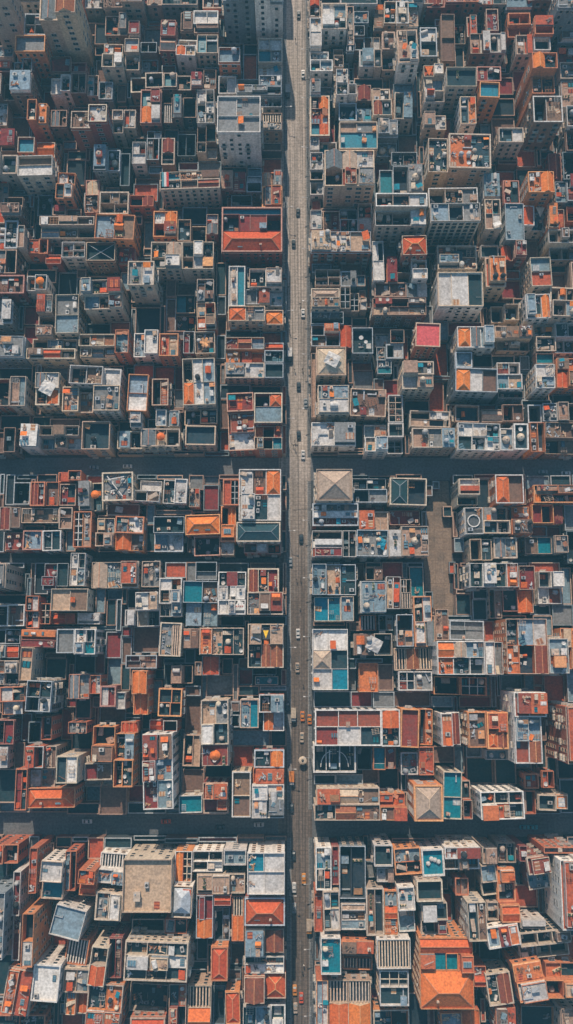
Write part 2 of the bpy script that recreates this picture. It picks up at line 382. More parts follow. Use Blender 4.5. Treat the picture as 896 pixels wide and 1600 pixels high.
def special(label, P_, cl, h, x0, y0, x1, y1, r):
    cx, cy = (x0 + x1) / 2, (y0 + y1) / 2; w, d = x1 - x0, y1 - y0; m = min(w, d)
    def cell(chs, k=0):
        c = [c for c in cl if c[0] in chs]
        return c[k % len(c)] if c else cl[0]
    def mid(c): return (c[1] + c[3]) / 2, (c[2] + c[4]) / 2, c[5]
    if 'flag' in label:
        b = P_('painted_flag'); z = h + .35; X = x0 + .8
        for i, mm in enumerate(('floor_P', 'cope_w', 'paint_red')): b.box(X + i * .9, y0 + .9, z - .5, X + i * .9 + .9, y1 - .9, z, mm)
        b = P_('roof_lettering')
        for row in range(2):
            for i in range(11 - row * 4):
                X = x0 + w * .27 + i * .95; Y = y1 - 2.0 - row * 1.9
                b.bar((X, Y, h + .1), (X + r.uniform(.1, .5), Y - .9, h + .1), .16, .1, 'cope_o'); b.bar((X, Y - .4, h + .1), (X + .6, Y - r.uniform(.2, .8), h + .1), .16, .1, 'cope_o')
    if 'orange round shade' in label or 'orange parasol' in label or 'teal parasol' in label or 'sunshade' in label:
        b = P_('round_shade'); X, Y, z = mid(cell('TOWC', 1)); b.lathe(X, Y, [(1.6, h + 1.2), (1.0, h + 1.7), (.15, h + 2.1)], 14, 'cloth_orange'); b.bar((X, Y, z), (X, Y, h + 1.5), .12, .12, 'metal')
    if 'square shade' in label:
        b = P_('square_shade'); X, Y, z = mid(cell('O')); b.box(X - 2, Y - 1.8, h + .3, X + 2, Y + 1.8, h + .7, 'cope_o')
    if 'yellow triangle' in label:
        b = P_('triangular_skylight'); X, Y, z = mid(cell('T')); z = h + .5; k = len(b.v)
        b.box(X - 1.8, Y - 1.8, z - .5, X + 1.8, Y + 1.8, z, 'frame_dark'); b.tri((X, Y - 1.5, z + .12), (X + 1.0, Y + 1.4, z + .12), (X - 1.0, Y + 1.4, z + .12), 'yellow')
    if 'lettered board' in label:
        b = P_('sign_board'); X, Y = x1 - 3.2, y0 + 2.6; b.box(X - 2.9, Y - 1.1, h + .1, X + 2.9, Y + 1.1, h + .5, 'paint')
        b2 = P_('lettering')
        for i in range(7):
            q = X - 2.4 + i * .72; b2.bar((q, Y - .1, h + .53), (q + r.uniform(.2, .5), Y + .75, h + .53), .16, .05, 'paint_red'); b2.bar((q, Y + .4, h + .53), (q + .5, Y + r.uniform(.1, .7), h + .53), .14, .05, 'paint_red')
    if 'white discs' in label:
        b = P_('round_table'); disc(b, cx - .5, cy + 1.4, h - .9, .85, 'cloth_white', .2)
        b = P_('round_table '); disc(b, cx + 1.3, cy - .3, h - .9, .7, 'cloth_white', .2)
    if 'crossed lines' in label:
        b = P_('cross_brace'); b.bar((x0 + .6, y0 + .6, h - .6), (x1 - .6, y1 - .6, h - .6), .14, .1, 'cope_g'); b = P_('cross_brace '); b.bar((x0 + .6, y1 - .6, h - .75), (x1 - .6, y0 + .6, h - .75), .14, .1, 'cope_g')
    if 'crane arms' in label:
        for k, (a, c) in enumerate((((x0 + 2, y1 - 1.5), (cx + 2, y0 + 1.5)), ((x1 - 2, y1 - 2), (cx - 1, y0 + 2)), ((x0 + 2.5, y1 - 3), (x1 - 3, y1 - 2)))):
            b = P_('crane_arm' + ' ' * k); b.bar((*a, h + .8 + k * .4), (*c, h + .5 + k * .4), .35, .4, ('cope_w', 'tank_black', 'cope_w')[k])
    if 'arched white frames' in label:
        for k, q in enumerate((-1, 1)):
            b = P_('arch_frame' + ' ' * k)
            for i in range(8):
                a0, a1 = math.pi / 2 * i / 8, math.pi / 2 * (i + 1) / 8
                b.bar((cx + q * (1 + 4 * math.sin(a0)), cy - 3 + 5.4 * math.cos(a0), h - .2), (cx + q * (1 + 4 * math.sin(a1)), cy - 3 + 5.4 * math.cos(a1), h - .2), .25, .25, 'cope_w')
        b = P_('frame'); b.box(cx - 2, cy - 3, h - .3, cx - 1.6, cy + 3, h, 'cope_w'); b.box(cx + 1.6, cy - 3, h - .3, cx + 2, cy + 3, h, 'cope_w')
    if 'torn' in label or 'draped' in label or 'drape' in label:
        b = P_('cloth_sheet'); X, Y = cx + .3, cy; z = h + (1.5 if 'hip' in label else .1); pts = []
        n = 5
        for i in range(n + 1):
            for j in range(n + 1):
                u, v = i / n - .5, j / n - .5; pts.append((X + (u * 4.6 + v * 2.2), Y + (v * 4.4 - u * 2.4), z + r.uniform(0, .55) + (.5 - abs(v)) * 1.0))
        k = len(b.v); b.v += pts if 'drape' not in label or 'draped' in label else [(X + (p[0] - X) * .55 + 3, Y + (p[1] - Y) * .8, p[2]) for p in pts]
        for i in range(n):
            for j in range(n):
                a = k + i * (n + 1) + j; b.f.append((a, a + n + 1, a + n + 2, a + 1)); b.m.append(b.mi('cloth_teal' if 'teal drape' in label else 'cloth_white'))
    if 'drop shape' in label:
        b = P_('sculpted_canopy'); X, Y, z = mid(cell('R')); b.lathe(X, Y, [(1.7, h - .8), (1.9, h - .2), (1.1, h + .6), (.2, h + 1.2)], 14, 'cloth_orange')
    if 'flower shape' in label:
        b = P_('petal_canopy')
        for k in range(6):
            a = k * math.pi / 3; b.bar((cx, cy, h + .2), (cx + 1.9 * math.cos(a), cy + 1.9 * math.sin(a), h + .5), 1.0, .12, 'cope_o' if k % 2 else 'timber')
    if 'cylinders' in label:
        for k in range(2):
            b = P_('white_cylinder' + ' ' * k); X = cx - 2.5 + k * 4.5; n = 10
            pr = [(math.cos(2 * math.pi * i / n) * 1.2, math.sin(2 * math.pi * i / n) * 1.2) for i in range(n)]
            q = len(b.v); b.v += [(X + u, cy - 2.6 + k, h + .6 + v) for u, v in pr] + [(X + u, cy + 2.4 + k, h + .6 + v) for u, v in pr]
            for i in range(n): b.f.append((q + i, q + (i + 1) % n, q + n + (i + 1) % n, q + n + i)); b.m.append(b.mi('cloth_white'))
            b.f.append(tuple(q + i for i in range(n))); b.m.append(b.mi('cloth_white')); b.f.append(tuple(q + n + i for i in range(n))); b.m.append(b.mi('cloth_white'))
    if 'tented' in label:
        b = P_('tent_roof'); hip(b, x0 + .4, y0 + 1.5, x1 - .4, y1 - .6, h + .05, 2.6, 'cope_g')
    if 'orange block upon' in label:
        b = P_('orange_cabin'); b.box(cx - 2.2, y0 + 2.2, h - .5, cx + 1.6, y0 + 5.8, h + 2.2, 'cloth_orange'); b.box(cx - 2.4, y0 + 2.0, h + 2.2, cx + 1.8, y0 + 6.0, h + 2.4, 'cope_o')
    if 'bright orange box' in label:
        b = P_('orange_cabin'); b.box(cx, cy - 3.5, h - 1, cx + 2, cy + 1.5, h + 1.2, 'cloth_orange')
    if 'rocks' in label:
        for k in range(4):
            b = P_('white_rock' + ' ' * k); X, Y = x0 + w * (.3 + .16 * k), cy + r.uniform(-1.5, 1); b.lathe(X, Y, [(.9, h - 1.6), (.8, h - .9), (.4, h - .4)], 7, 'cloth_white')
    if 'white figure' in label:
        b = P_('white_statue'); X, Y = cx, y1 - 3; b.lathe(X, Y, [(1.1, h - 2.0), (.9, h - 1.0), (.5, h + .1), (.2, h + .6)], 9, 'cloth_white')
    if 'triangular awning' in label or 'white triangle' in label or 'tan triangle' in label:
        b = P_('triangular_awning'); c = 'cloth_orange' if 'red' in label else ('cloth_white' if 'white triangle' in label else 'cope_t'); X, Y, z = mid(cell('OR'))
        b.tri((X - m * .22, y1 - .8, h + .6), (X, y1 - m * .6, h + .2), (X + m * .22, y1 - .8, h + .6), c); b.tri((X - m * .22, y1 - .8, h + .55), (X + m * .22, y1 - .8, h + .55), (X, y1 - m * .6, h + .15), c)
    if 'teal arch' in label:
        b = P_('arched_canopy')
        for i in range(6):
            a0, a1 = math.pi * i / 6, math.pi * (i + 1) / 6
            b.quad((cx - 2.2 * math.cos(a0), cy - 2, h + 1.4 * math.sin(a0)), (cx - 2.2 * math.cos(a1), cy - 2, h + 1.4 * math.sin(a1)), (cx - 2.2 * math.cos(a1), cy + 2, h + 1.4 * math.sin(a1)), (cx - 2.2 * math.cos(a0), cy + 2, h + 1.4 * math.sin(a0)), 'floor_T')
def build(row, idx, stuffmb=None):
    left, label = row.split('|')
    own = re.split(r' just (?:left|right|above|below)| (?:above|below) and ', label)[0]
    p = left.split(); X0, Y0, X1, Y1, h = map(float, p[:5]); wc, code = p[5], p[6]; zmin = [float(v) for v in p[7:11]]; kind = p[11]
    r = random.Random(idx * 7 + 3)
    single = stuffmb is None
    cx, cy = (X0 + X1) / 2, (Y0 + Y1) / 2
    if single:
        name, cat = {'a': ('apartment_building', 'building'), 't': ('tower_block', 'tower'), 'h': ('hipped_roof_house', 'building')}[kind]
        root = bpy.data.objects.new(name, None); C.objects.link(root); root.location = (cx, cy, 0); root.empty_display_size = 2
        zone = 'north of the upper cross street' if cy > 72 else ('between the two cross streets' if cy > -62 else 'south of the lower cross street')
        tag(root, label, cat, {'a': 'apartment buildings ', 't': 'tower blocks ', 'h': 'hipped roof houses '}[kind] + zone)
        x0, y0, x1, y1 = X0 - cx, Y0 - cy, X1 - cx, Y1 - cy
    else:
        root = None; x0, y0, x1, y1 = X0, Y0, X1, Y1
    parts = {}
    def get(n):
        if not single: return stuffmb
        if n in ('tiled_roof', 'roof_deck', 'louvre_roof', 'beam_grid', 'roof_ridge', 'gable_roof', 'penthouse', 'raised_roof'): n = '%s#%d' % (n, cidx[0])
        if n not in parts: parts[n] = MB()
        return parts[n]
    calm = any(k in own for k in ('plain', 'flat', 'smooth', 'broad', 'ribbed', 'slab', 'bright white roof', 'pale roof', 'huge', 'very large cream')) or code in ('P', 'I', 'T', 'V', 'H', 'Z')
    cidx = [0]
    cc = wc if r.random() < .8 else r.choice('cwt')
    if wc in 'nrd' and r.random() < .45: cc = r.choice('ctg')
    vols = [(x0, y0, x1, y1, h, code, set())]; rows_ = code.split('/')
    if not calm and max(x1 - x0, y1 - y0) > 7.5 and r.random() < .62:
        if len(rows_) > 1 and y1 - y0 > 7:
            k = r.randrange(1, len(rows_)); ym = y1 - (y1 - y0) * k / len(rows_) + r.uniform(-.5, .5); dh = r.uniform(1.2, 5.0)
            A, B = '/'.join(rows_[:k]), '/'.join(rows_[k:])
            hA, hB = (h, h - dh) if r.random() < .5 else (h - dh, h)
            sx = r.choice((0, 0, .8, 1.5)) * (x1 - x0 > 8); L_ = r.random() < .5
            vols = [(x0 + (sx if L_ and hA < h else 0), ym, x1 - (sx if not L_ and hA < h else 0), y1, hA, A, {2}), (x0 + (sx if L_ and hB < h else 0), y0, x1 - (sx if not L_ and hB < h else 0), ym - .004, hB, B, {0})]
        elif len(rows_) == 1 and len(code) > 1 and x1 - x0 > 7:
            k = r.randrange(1, len(code)); xm = x0 + (x1 - x0) * k / len(code) + r.uniform(-.5, .5); dh = r.uniform(1.2, 5.0)
            hA, hB = (h, h - dh) if r.random() < .5 else (h - dh, h)
            sy = r.choice((0, 0, .8, 1.5)) * (y1 - y0 > 8); L_ = r.random() < .5
            vols = [(x0, y0 + (sy if L_ and hA < h else 0), xm, y1 - (sy if not L_ and hA < h else 0), hA, code[:k], {1}), (xm + .004, y0 + (sy if L_ and hB < h else 0), x1, y1 - (sy if not L_ and hB < h else 0), hB, code[k:], {3})]
    clutter = []; fx0, fy0, fx1, fy1, fh = x0, y0, x1, y1, h
    for vi, (x0, y0, x1, y1, h, vcode, hid) in enumerate(vols):
        t = r.choice((.16, .2, .24, .34)) if min(x1 - x0, y1 - y0) > 5 else .16
        cs = cells(vcode, x0 + t, y0 + t, x1 - t, y1 - t, r)
        zs = [h - r.uniform(*DEPTH[c[0]]) for c in cs]
        zf = min(zs) - .3
        shell(get('wall' if vi == 0 else 'wing_wall'), x0, y0, x1, y1, h, zf, t, 'wall_' + wc)
        coping(get('parapet' if vi == 0 else 'wing_parapet'), x0, y0, x1, y1, h, t, 'cope_' + cc, up=r.choice((.04, .1, .16)), ov=r.choice((.0, .03, .1)))
        if h > 12 and r.random() < .5:                         # string course below the parapet
            k = get('cornice'); z = h - 1.5
            for a in ((x0 - .14, y0 - .14, x1 + .14, y0 - .004), (x0 - .14, y1 + .004, x1 + .14, y1 + .14), (x0 - .14, y0, x0 - .004, y1), (x1 + .004, y0, x1 + .14, y1)):
                k.box(a[0], a[1], z, a[2], a[3], z + .3, 'cope_' + cc)
        pw = get('partition_wall'); th = r.choice((.05, .07, .1))
        for (ch, a0, b0, a1, b1, px, py), z in zip(cs, zs):
            cidx[0] += 1
            for on, c0, d0, c1, d1, e in ((px, a0 - th, b0, a0 + th, b1, 0), (py, a0, b1 - th, a1, b1 + th, .06)):
                if not on: continue
                top = h - .14 - e if r.random() < .45 else max(z + .35, h - r.uniform(.5, 1.2)) - e
                pw.box(c0, d0, zf, c1, d1, top, 'wall_' + wc)
                pw.box(c0 - .03, d0 + .002, top, c1 + .03, d1 - .002, top + .1, 'cope_' + cc if r.random() < .6 else 'wall_' + wc)
            A0, B0, A1, B1 = a0 + (th if px else 0), b0, a1, b1 - (th if py else 0)
            e = .003
            if ch in 'BWCGORN' and min(A1 - A0, B1 - B0) > 2.6 and not calm and r.random() < .38:
                up = r.uniform(.5, 2.6) if min(A1 - A0, B1 - B0) > 3.4 else r.uniform(.3, 1.2)
                g = get('penthouse' if up > 1.2 else 'raised_roof'); fm = 'floor_' + ch; q = .05
                f0, g0, f1, g1 = A0 + r.choice((q, q, .9)), B0 + r.choice((q, q, 1.1)), A1 - q, B1 - q
                g.box(f0, g0, z, f1, g1, h + up, 'wall_' + r.choice((wc, wc, 'w', 'g')), bottom=False)
                g.box(f0 - .12, g0 - .12, h + up, f1 + .12, g1 + .12, h + up + .14, fm)
                if r.random() < .5:
                    for (u0, v0, u1, v1) in ((f0, g0, f1, g0 + .15), (f0, g1 - .15, f1, g1), (f0, g0 + .15, f0 + .15, g1 - .15), (f1 - .15, g0 + .15, f1, g1 - .15)): g.box(u0, v0, h + up + .14, u1, v1, h + up + .55, 'cope_' + cc)
                b_ = get('roof_deck'); b_.quad((A0 + e, B0 + e, z), (A1 - e, B0 + e, z), (A1 - e, B1 - e, z), (A0 + e, B1 - e, z), fm)
                clutter.append((ch, f0 + .2, g0 + .2, f1 - .2, g1 - .2, h + up + .14)); continue
            if ch in 'ORNC' and min(A1 - A0, B1 - B0) > 2.4 and not calm and r.random() < (.5 if ch in 'OR' else .22):
                g = get('gable_roof'); z0 = max(z, h - .6); w_, d_ = A1 - A0, B1 - B0; ris = min(w_, d_) * r.uniform(.22, .4); m_ = 'tile_orange' if ch == 'O' or ch == 'R' and r.random() < .4 else r.choice(('tile_rust', 'tile_rust', 'tile_cream', 'tile_grey'))
                a_, b_2, c_, d_2 = A0 + .05, B0 + .05, A1 - .05, B1 - .05
                if w_ > d_:
                    my = (b_2 + d_2) / 2; g.quad((a_, b_2, z0), (c_, b_2, z0), (c_, my, z0 + ris), (a_, my, z0 + ris), m_); g.quad((c_, d_2, z0), (a_, d_2, z0), (a_, my, z0 + ris), (c_, my, z0 + ris), m_)
                    g.tri((a_, d_2, z0), (a_, b_2, z0), (a_, my, z0 + ris), 'wall_' + wc); g.tri((c_, b_2, z0), (c_, d_2, z0), (c_, my, z0 + ris), 'wall_' + wc); g.bar((a_, my, z0 + ris), (c_, my, z0 + ris), .2, .15, 'cope_o')
                else:
                    mx_ = (a_ + c_) / 2; g.quad((a_, d_2, z0), (a_, b_2, z0), (mx_, b_2, z0 + ris), (mx_, d_2, z0 + ris), m_); g.quad((c_, b_2, z0), (c_, d_2, z0), (mx_, d_2, z0 + ris), (mx_, b_2, z0 + ris), m_)
                    g.tri((a_, b_2, z0), (c_, b_2, z0), (mx_, b_2, z0 + ris), 'wall_' + wc); g.tri((c_, d_2, z0), (a_, d_2, z0), (mx_, d_2, z0 + ris), 'wall_' + wc); g.bar((mx_, b_2, z0 + ris), (mx_, d_2, z0 + ris), .2, .15, 'cope_o')
                b_ = get('roof_deck'); b_.quad((A0 + e, B0 + e, z), (A1 - e, B0 + e, z), (A1 - e, B1 - e, z), (A0 + e, B1 - e, z), 'floor_R')
                continue
            finish_cell(ch, A0 + e, B0 + e, A1 - e, B1 - e, h, z, get, r)
            clutter.append((ch, A0, B0, A1, B1, z))

    x0, y0, x1, y1, h = fx0, fy0, fx1, fy1, fh
    if single:
        for n, b in parts.items():
            if b.f: b.build(n, root)
    # things fixed on the roof
    def item(n, x, y, z, rz, s):
        me = r.choice(P[n])
        if single: put(n, me, root, (x, y, z), rz, s)
        else:
            mt = Matrix.Translation((x, y, z)) @ Matrix.Rotation(rz, 4, 'Z') @ Matrix.Diagonal((*s, 1))
            k = len(stuffmb.v); stuffmb.v += [tuple(mt @ v.co) for v in me.vertices]
            mi = [stuffmb.mi(m.name) for m in me.materials]
            for pl in me.polygons: stuffmb.f.append(tuple(k + i for i in pl.vertices)); stuffmb.m.append(mi[pl.material_index])
    for ch, a0, b0, a1, b1, z in clutter:
        w, d = a1 - a0, b1 - b0
        if ch in 'HZV':
            if ch == 'H' and w > 7 and d > 6:
                for k in range(2):
                    item('skylight' if r.random() < .5 else 'chimney', a0 + w * (.3 + .35 * k), b0 + d * .24, z + min(w, d) * .1, 0, (.8, .8, 1))
            continue
        if 'dome' in own and ch in 'GBCNT' and w > 3: item('dome', a0 + w * .5, b0 + d * .5, z, 0, (1.15, 1.15, 1)); 
        if 'pool' in own and ch == 'P': continue
        if ch in 'SI': continue
        step = r.choice((2.2, 2.7, 3.3))
        nx, ny = max(1, round(w / step)), max(1, round(d / step))
        if w < 1.5 or d < 1.5: continue
        sx, sy = w / nx, d / ny
        pr = .12 if calm else {'W': .5, 'K': .35, 'X': .3, 'P': .3}.get(ch, .72)
        used = set()
        for i in range(nx):
            for j in range(ny):
                if (i, j) in used or r.random() > pr: continue
                n, _, rad = r.choices(CLUTTER, CW)[0]
                x, y = a0 + (i + .5) * sx + r.uniform(-.2, .2), b0 + (j + .5) * sy + r.uniform(-.2, .2)
                s = min(1.25, (min(sx, sy) * .52) / rad) * r.uniform(.85, 1.05)
                if s < .35: continue
                rz = r.choice((0, math.pi / 2, math.pi, -math.pi / 2)) + (r.uniform(-.5, .5) if r.random() < .2 else 0)
                item(n, x, y, z, rz, (s * r.uniform(.9, 1.15), s * r.uniform(.85, 1.1), max(.6, s)))
    if 'litter' in label or 'clutter' in label or 'rubble' in label: pass
    if single: special(own, get_part := (lambda n: parts.setdefault('x_' + n, MB())), clutter, h, x0, y0, x1, y1, r)
    if single:
        for n, b in parts.items():
            if n.startswith('x_') and b.f: b.build(n[2:], root)
    style = 'grid' if ('grid' in own and kind != 't') else r.choice(['small', 'small', 'tall', 'wide', 'tall'])
    if 'stained white' in own: style = 'small'
    nwin = 0; balc = r.random() < .3; sparse = 'stained white' in own or kind == 't' and 'grid' not in own and 'rows' not in own
    for vx0, vy0, vx1, vy1, vh, _, hid in vols:
        zm = [99 if i in hid else zmin[i] for i in range(4)]
        for x, y, z, a in place_windows(root, vx0, vy0, vx1, vy1, vh, zm, r, style):
            if sparse and r.random() < .35: continue
            if nwin > 97: break
            nwin += 1
            for me, on, nm in ((WIN[style], True, 'window'), (BALC, balc and r.random() < .35, 'balcony'), (WALLAC, not balc and r.random() < .1, 'ac_unit')):
                if not on: continue
                if single: put(nm, me, root, (x, y, z), a)
                else:
                    ca, sa = math.cos(a), math.sin(a); k = len(stuffmb.v)
                    stuffmb.v += [(x + v.co.x * ca - v.co.y * sa, y + v.co.x * sa + v.co.y * ca, z + v.co.z) for v in me.vertices]
                    mi = [stuffmb.mi(m.name) for m in me.materials]
                    for pl in me.polygons: stuffmb.f.append(tuple(k + i for i in pl.vertices)); stuffmb.m.append(mi[pl.material_index])
    if single:
        if 'tilted looking' in own: root.rotation_euler.z = R(-14)
        elif not (-12 < (X0 if X0 > 5 else X1) - (9.5 if X0 > 5 else .24) < 2 and abs((X0 if X0 > 5 else X1)) < 11) and kind != 't':
            if cy < -66 and abs(cx) > 32 and (X1 - X0) * (Y1 - Y0) < 300: root.rotation_euler.z = R((1 if cx > 0 else -1) * min(9, (abs(cx) - 20) / 7) * r.uniform(-.2, 1.2))
            elif r.random() < .5: root.rotation_euler.z = R(r.uniform(-2.5, 2.5))
    return root

# ---------------------------------------------------------------- ground, avenue, streets
def slab_mat(name, col, bw, bh, mortar, mcol, dirt=.6, streaky=False):
    m = mat(name, col, scale=.12, dirt=dirt, dark=.45)
    n = m.node_tree.nodes; L = m.node_tree.links
    b = n['Principled BSDF']; geo = n.new('ShaderNodeNewGeometry')
    br = n.new('ShaderNodeTexBrick'); br.offset = 0; br.inputs['Scale'].default_value = 1; br.inputs['Brick Width'].default_value = bw; br.inputs['Row Height'].default_value = bh
    br.inputs['Mortar Size'].default_value = mortar; br.inputs['Color1'].default_value = (1, 1, 1, 1); br.inputs['Color2'].default_value = (.82, .82, .82, 1); br.inputs['Mortar'].default_value = (*mcol, 1)
    L.new(geo.outputs['Position'], br.inputs['Vector'])
    src = b.inputs['Base Color'].links[0].from_socket
    mx = n.new('ShaderNodeMix'); mx.data_type = 'RGBA'; mx.blend_type = 'MULTIPLY'; mx.inputs['Factor'].default_value = 1
    L.new(src, mx.inputs['A']); L.new(br.outputs['Color'], mx.inputs['B'])
    last = mx.outputs['Result']
    if streaky:
        mp = n.new('ShaderNodeMapping'); mp.inputs['Scale'].default_value = (1.6, .02, 1); L.new(geo.outputs['Position'], mp.inputs['Vector'])
        no = n.new('ShaderNodeTexNoise'); no.inputs['Scale'].default_value = 1.0; no.inputs['Detail'].default_value = 5; L.new(mp.outputs[0], no.inputs['Vector'])
        mr = n.new('ShaderNodeMapRange'); mr.inputs['From Min'].default_value = .35; mr.inputs['From Max'].default_value = .65; mr.inputs['To Min'].default_value = .6; mr.inputs['To Max'].default_value = 1.25
        L.new(no.outputs['Fac'], mr.inputs['Value'])
        m2 = n.new('ShaderNodeMix'); m2.data_type = 'RGBA'; m2.blend_type = 'MULTIPLY'; m2.inputs['Factor'].default_value = 1
        L.new(last, m2.inputs['A']); L.new(mr.outputs[0], m2.inputs['B']); last = m2.outputs['Result']
    L.new(last, b.inputs['Base Color'])
    return m
slab_mat('asphalt', (.055, .06, .065), 6, 6, .004, (.9, .9, .9), dirt=.7)
slab_mat('street_asphalt', (.15, .155, .16), 9, 4, .01, (.7, .7, .7), dirt=.6)
slab_mat('avenue_slabs', (.38, .325, .285), 1.15, 1.5, .05, (.45, .42, .42), dirt=.35, streaky=True)
slab_mat('avenue_asphalt', (.21, .155, .125), 20, 7, .02, (.6, .55, .5), streaky=True)
slab_mat('pavement_slabs', (.17, .175, .18), .9, .9, .05, (.5, .5, .5))
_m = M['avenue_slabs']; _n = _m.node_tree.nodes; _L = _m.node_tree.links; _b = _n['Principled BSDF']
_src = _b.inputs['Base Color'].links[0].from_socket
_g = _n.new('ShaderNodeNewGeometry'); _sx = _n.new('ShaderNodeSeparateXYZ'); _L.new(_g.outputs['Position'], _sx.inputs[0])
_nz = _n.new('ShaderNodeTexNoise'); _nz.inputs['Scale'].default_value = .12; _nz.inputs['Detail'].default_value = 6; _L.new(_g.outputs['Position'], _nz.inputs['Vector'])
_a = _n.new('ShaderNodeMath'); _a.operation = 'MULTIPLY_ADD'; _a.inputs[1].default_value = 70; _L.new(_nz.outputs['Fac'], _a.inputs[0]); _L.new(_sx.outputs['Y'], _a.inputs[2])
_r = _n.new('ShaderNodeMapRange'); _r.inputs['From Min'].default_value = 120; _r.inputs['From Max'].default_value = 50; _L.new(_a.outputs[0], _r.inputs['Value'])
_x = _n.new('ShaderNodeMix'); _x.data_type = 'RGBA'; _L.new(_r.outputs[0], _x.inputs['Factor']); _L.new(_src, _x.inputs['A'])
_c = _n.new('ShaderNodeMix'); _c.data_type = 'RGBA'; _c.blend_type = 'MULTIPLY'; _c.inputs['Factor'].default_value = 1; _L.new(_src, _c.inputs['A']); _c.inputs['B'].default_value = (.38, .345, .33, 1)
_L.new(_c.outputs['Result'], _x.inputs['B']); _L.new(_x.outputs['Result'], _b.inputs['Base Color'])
slab_mat('plaza_slabs', (.23, .165, .125), 3.2, 4.4, .05, (.5, .45, .4), dirt=1.0)
mat('kerb', (.34, .33, .31)); mat('paint', (.62, .60, .55), dirt=.7, dark=.6); mat('paint_worn', (.17, .165, .16), dirt=.8, dark=.6); mat('paint_red', (.5, .06, .04))
b = MB(); b.quad((-2600, -2600, 0), (2600, -2600, 0), (2600, 2600, 0), (-2600, 2600, 0), 'asphalt')
tag(b.build('ground'), kind='structure')
AX0, AX1 = 0.24, 9.5
def sheet(name, x0, y0, x1, y1, z, m):
    b = MB(); b.quad((x0, y0, z), (x1, y0, z), (x1, y1, z), (x0, y1, z), m); o = b.build(name); tag(o, kind='structure'); return o
sheet('cross_street_upper', -400, 66.8, 400, 76.0, .004, 'street_asphalt')
sheet('cross_street_lower', -400, -67.2, 400, -57.6, .004, 'street_asphalt')
sheet('alley', -130, 33.3, 130, 36.2, .004, 'street_asphalt')
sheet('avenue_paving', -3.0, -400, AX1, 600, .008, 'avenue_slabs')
def left_edge(y): return AX0 - .0063 * max(0.0, y)
for side in (0, 1):
    for (y0, y1) in ((76.2, 420), (-57.4, 66.6), (-300, -67.4)):
        def prism(b, f0, f1, z, m):                       # follows the slightly slanting building line
            for ya, yb in ([(y0, 0), (0, y1)] if y0 < 0 < y1 else [(y0, y1)]):
                k = len(b.v); b.v += [(f(y_), y_, zz) for zz in (0, z) for f, y_ in ((f0, ya), (f1, ya), (f1, yb), (f0, yb))]
                for q in ((4, 5, 6, 7), (0, 1, 5, 4), (1, 2, 6, 5), (2, 3, 7, 6), (3, 0, 4, 7)): b.f.append(tuple(k + i for i in q)); b.m.append(b.mi(m))
        b = MB()
        if side == 0: prism(b, lambda y: left_edge(y) - .02, lambda y: left_edge(y) + 1.32, .13, 'pavement_slabs'); prism(b, lambda y: left_edge(y) + 1.32, lambda y: left_edge(y) + 1.5, .15, 'kerb')
        else: prism(b, lambda y: AX1 - 1.17, lambda y: AX1 + .02, .13, 'pavement_slabs'); prism(b, lambda y: AX1 - 1.35, lambda y: AX1 - 1.17, .15, 'kerb')
        tag(b.build('pavement'), kind='structure')
b = MB(); k = [(53.2, 10), (63.2, 8.5), (64.6, 22), (62.8, 23), (64.4, 40), (63.6, 66.6), (57, 66.6), (55.5, 58), (52.6, 50), (53.4, 30)]
b.v = [(x, y, .012) for x, y in k]; b.f = [tuple(range(len(k)))]; b.m = [b.mi('plaza_slabs')]; tag(b.build('plaza'), kind='structure')
b = MB(); q = random.Random(5)
for k in range(16):
    a = k * .22; b.bar((54.5 + 5.6 * math.cos(a * .55 + .2), 38 + 6 * math.sin(a * .8), .022), (54.5 + 5.6 * math.cos((a + .2) * .55 + .2), 38 + 6 * math.sin((a + .2) * .8), .022), .28, .012, 'avenue_asphalt')
for k in range(18):
    x, y, a = q.uniform(55, 62), q.uniform(28, 50), q.uniform(0, 3.1); l = q.uniform(.5, 1.8)
    b.bar((x, y, .024 + k * .001), (x + l * math.cos(a), y + l * math.sin(a), .024 + k * .001), .2, .01, 'avenue_asphalt')
tag(b.build('plaza_marking'), kind='structure')
b = MB()                                                   # lane lines and crossings
for y in range(-130, 20, 6): b.quad((4.85, y, .016), (4.97, y, .016), (4.97, y + 2.6, .016), (4.85, y + 2.6, .016), 'paint_worn')
for yy in (68.9, 71.4, 73.8, -64.8, -62.4, -60.0):
    for x in range(-130, 130, 7):
        if -1 < x < 9: continue
        b.quad((x, yy, .016), (x + 3.6, yy, .016), (x + 3.6, yy + .12, .016), (x, yy + .12, .016), 'paint_worn')
tag(b.build('road_marking'), kind='structure')

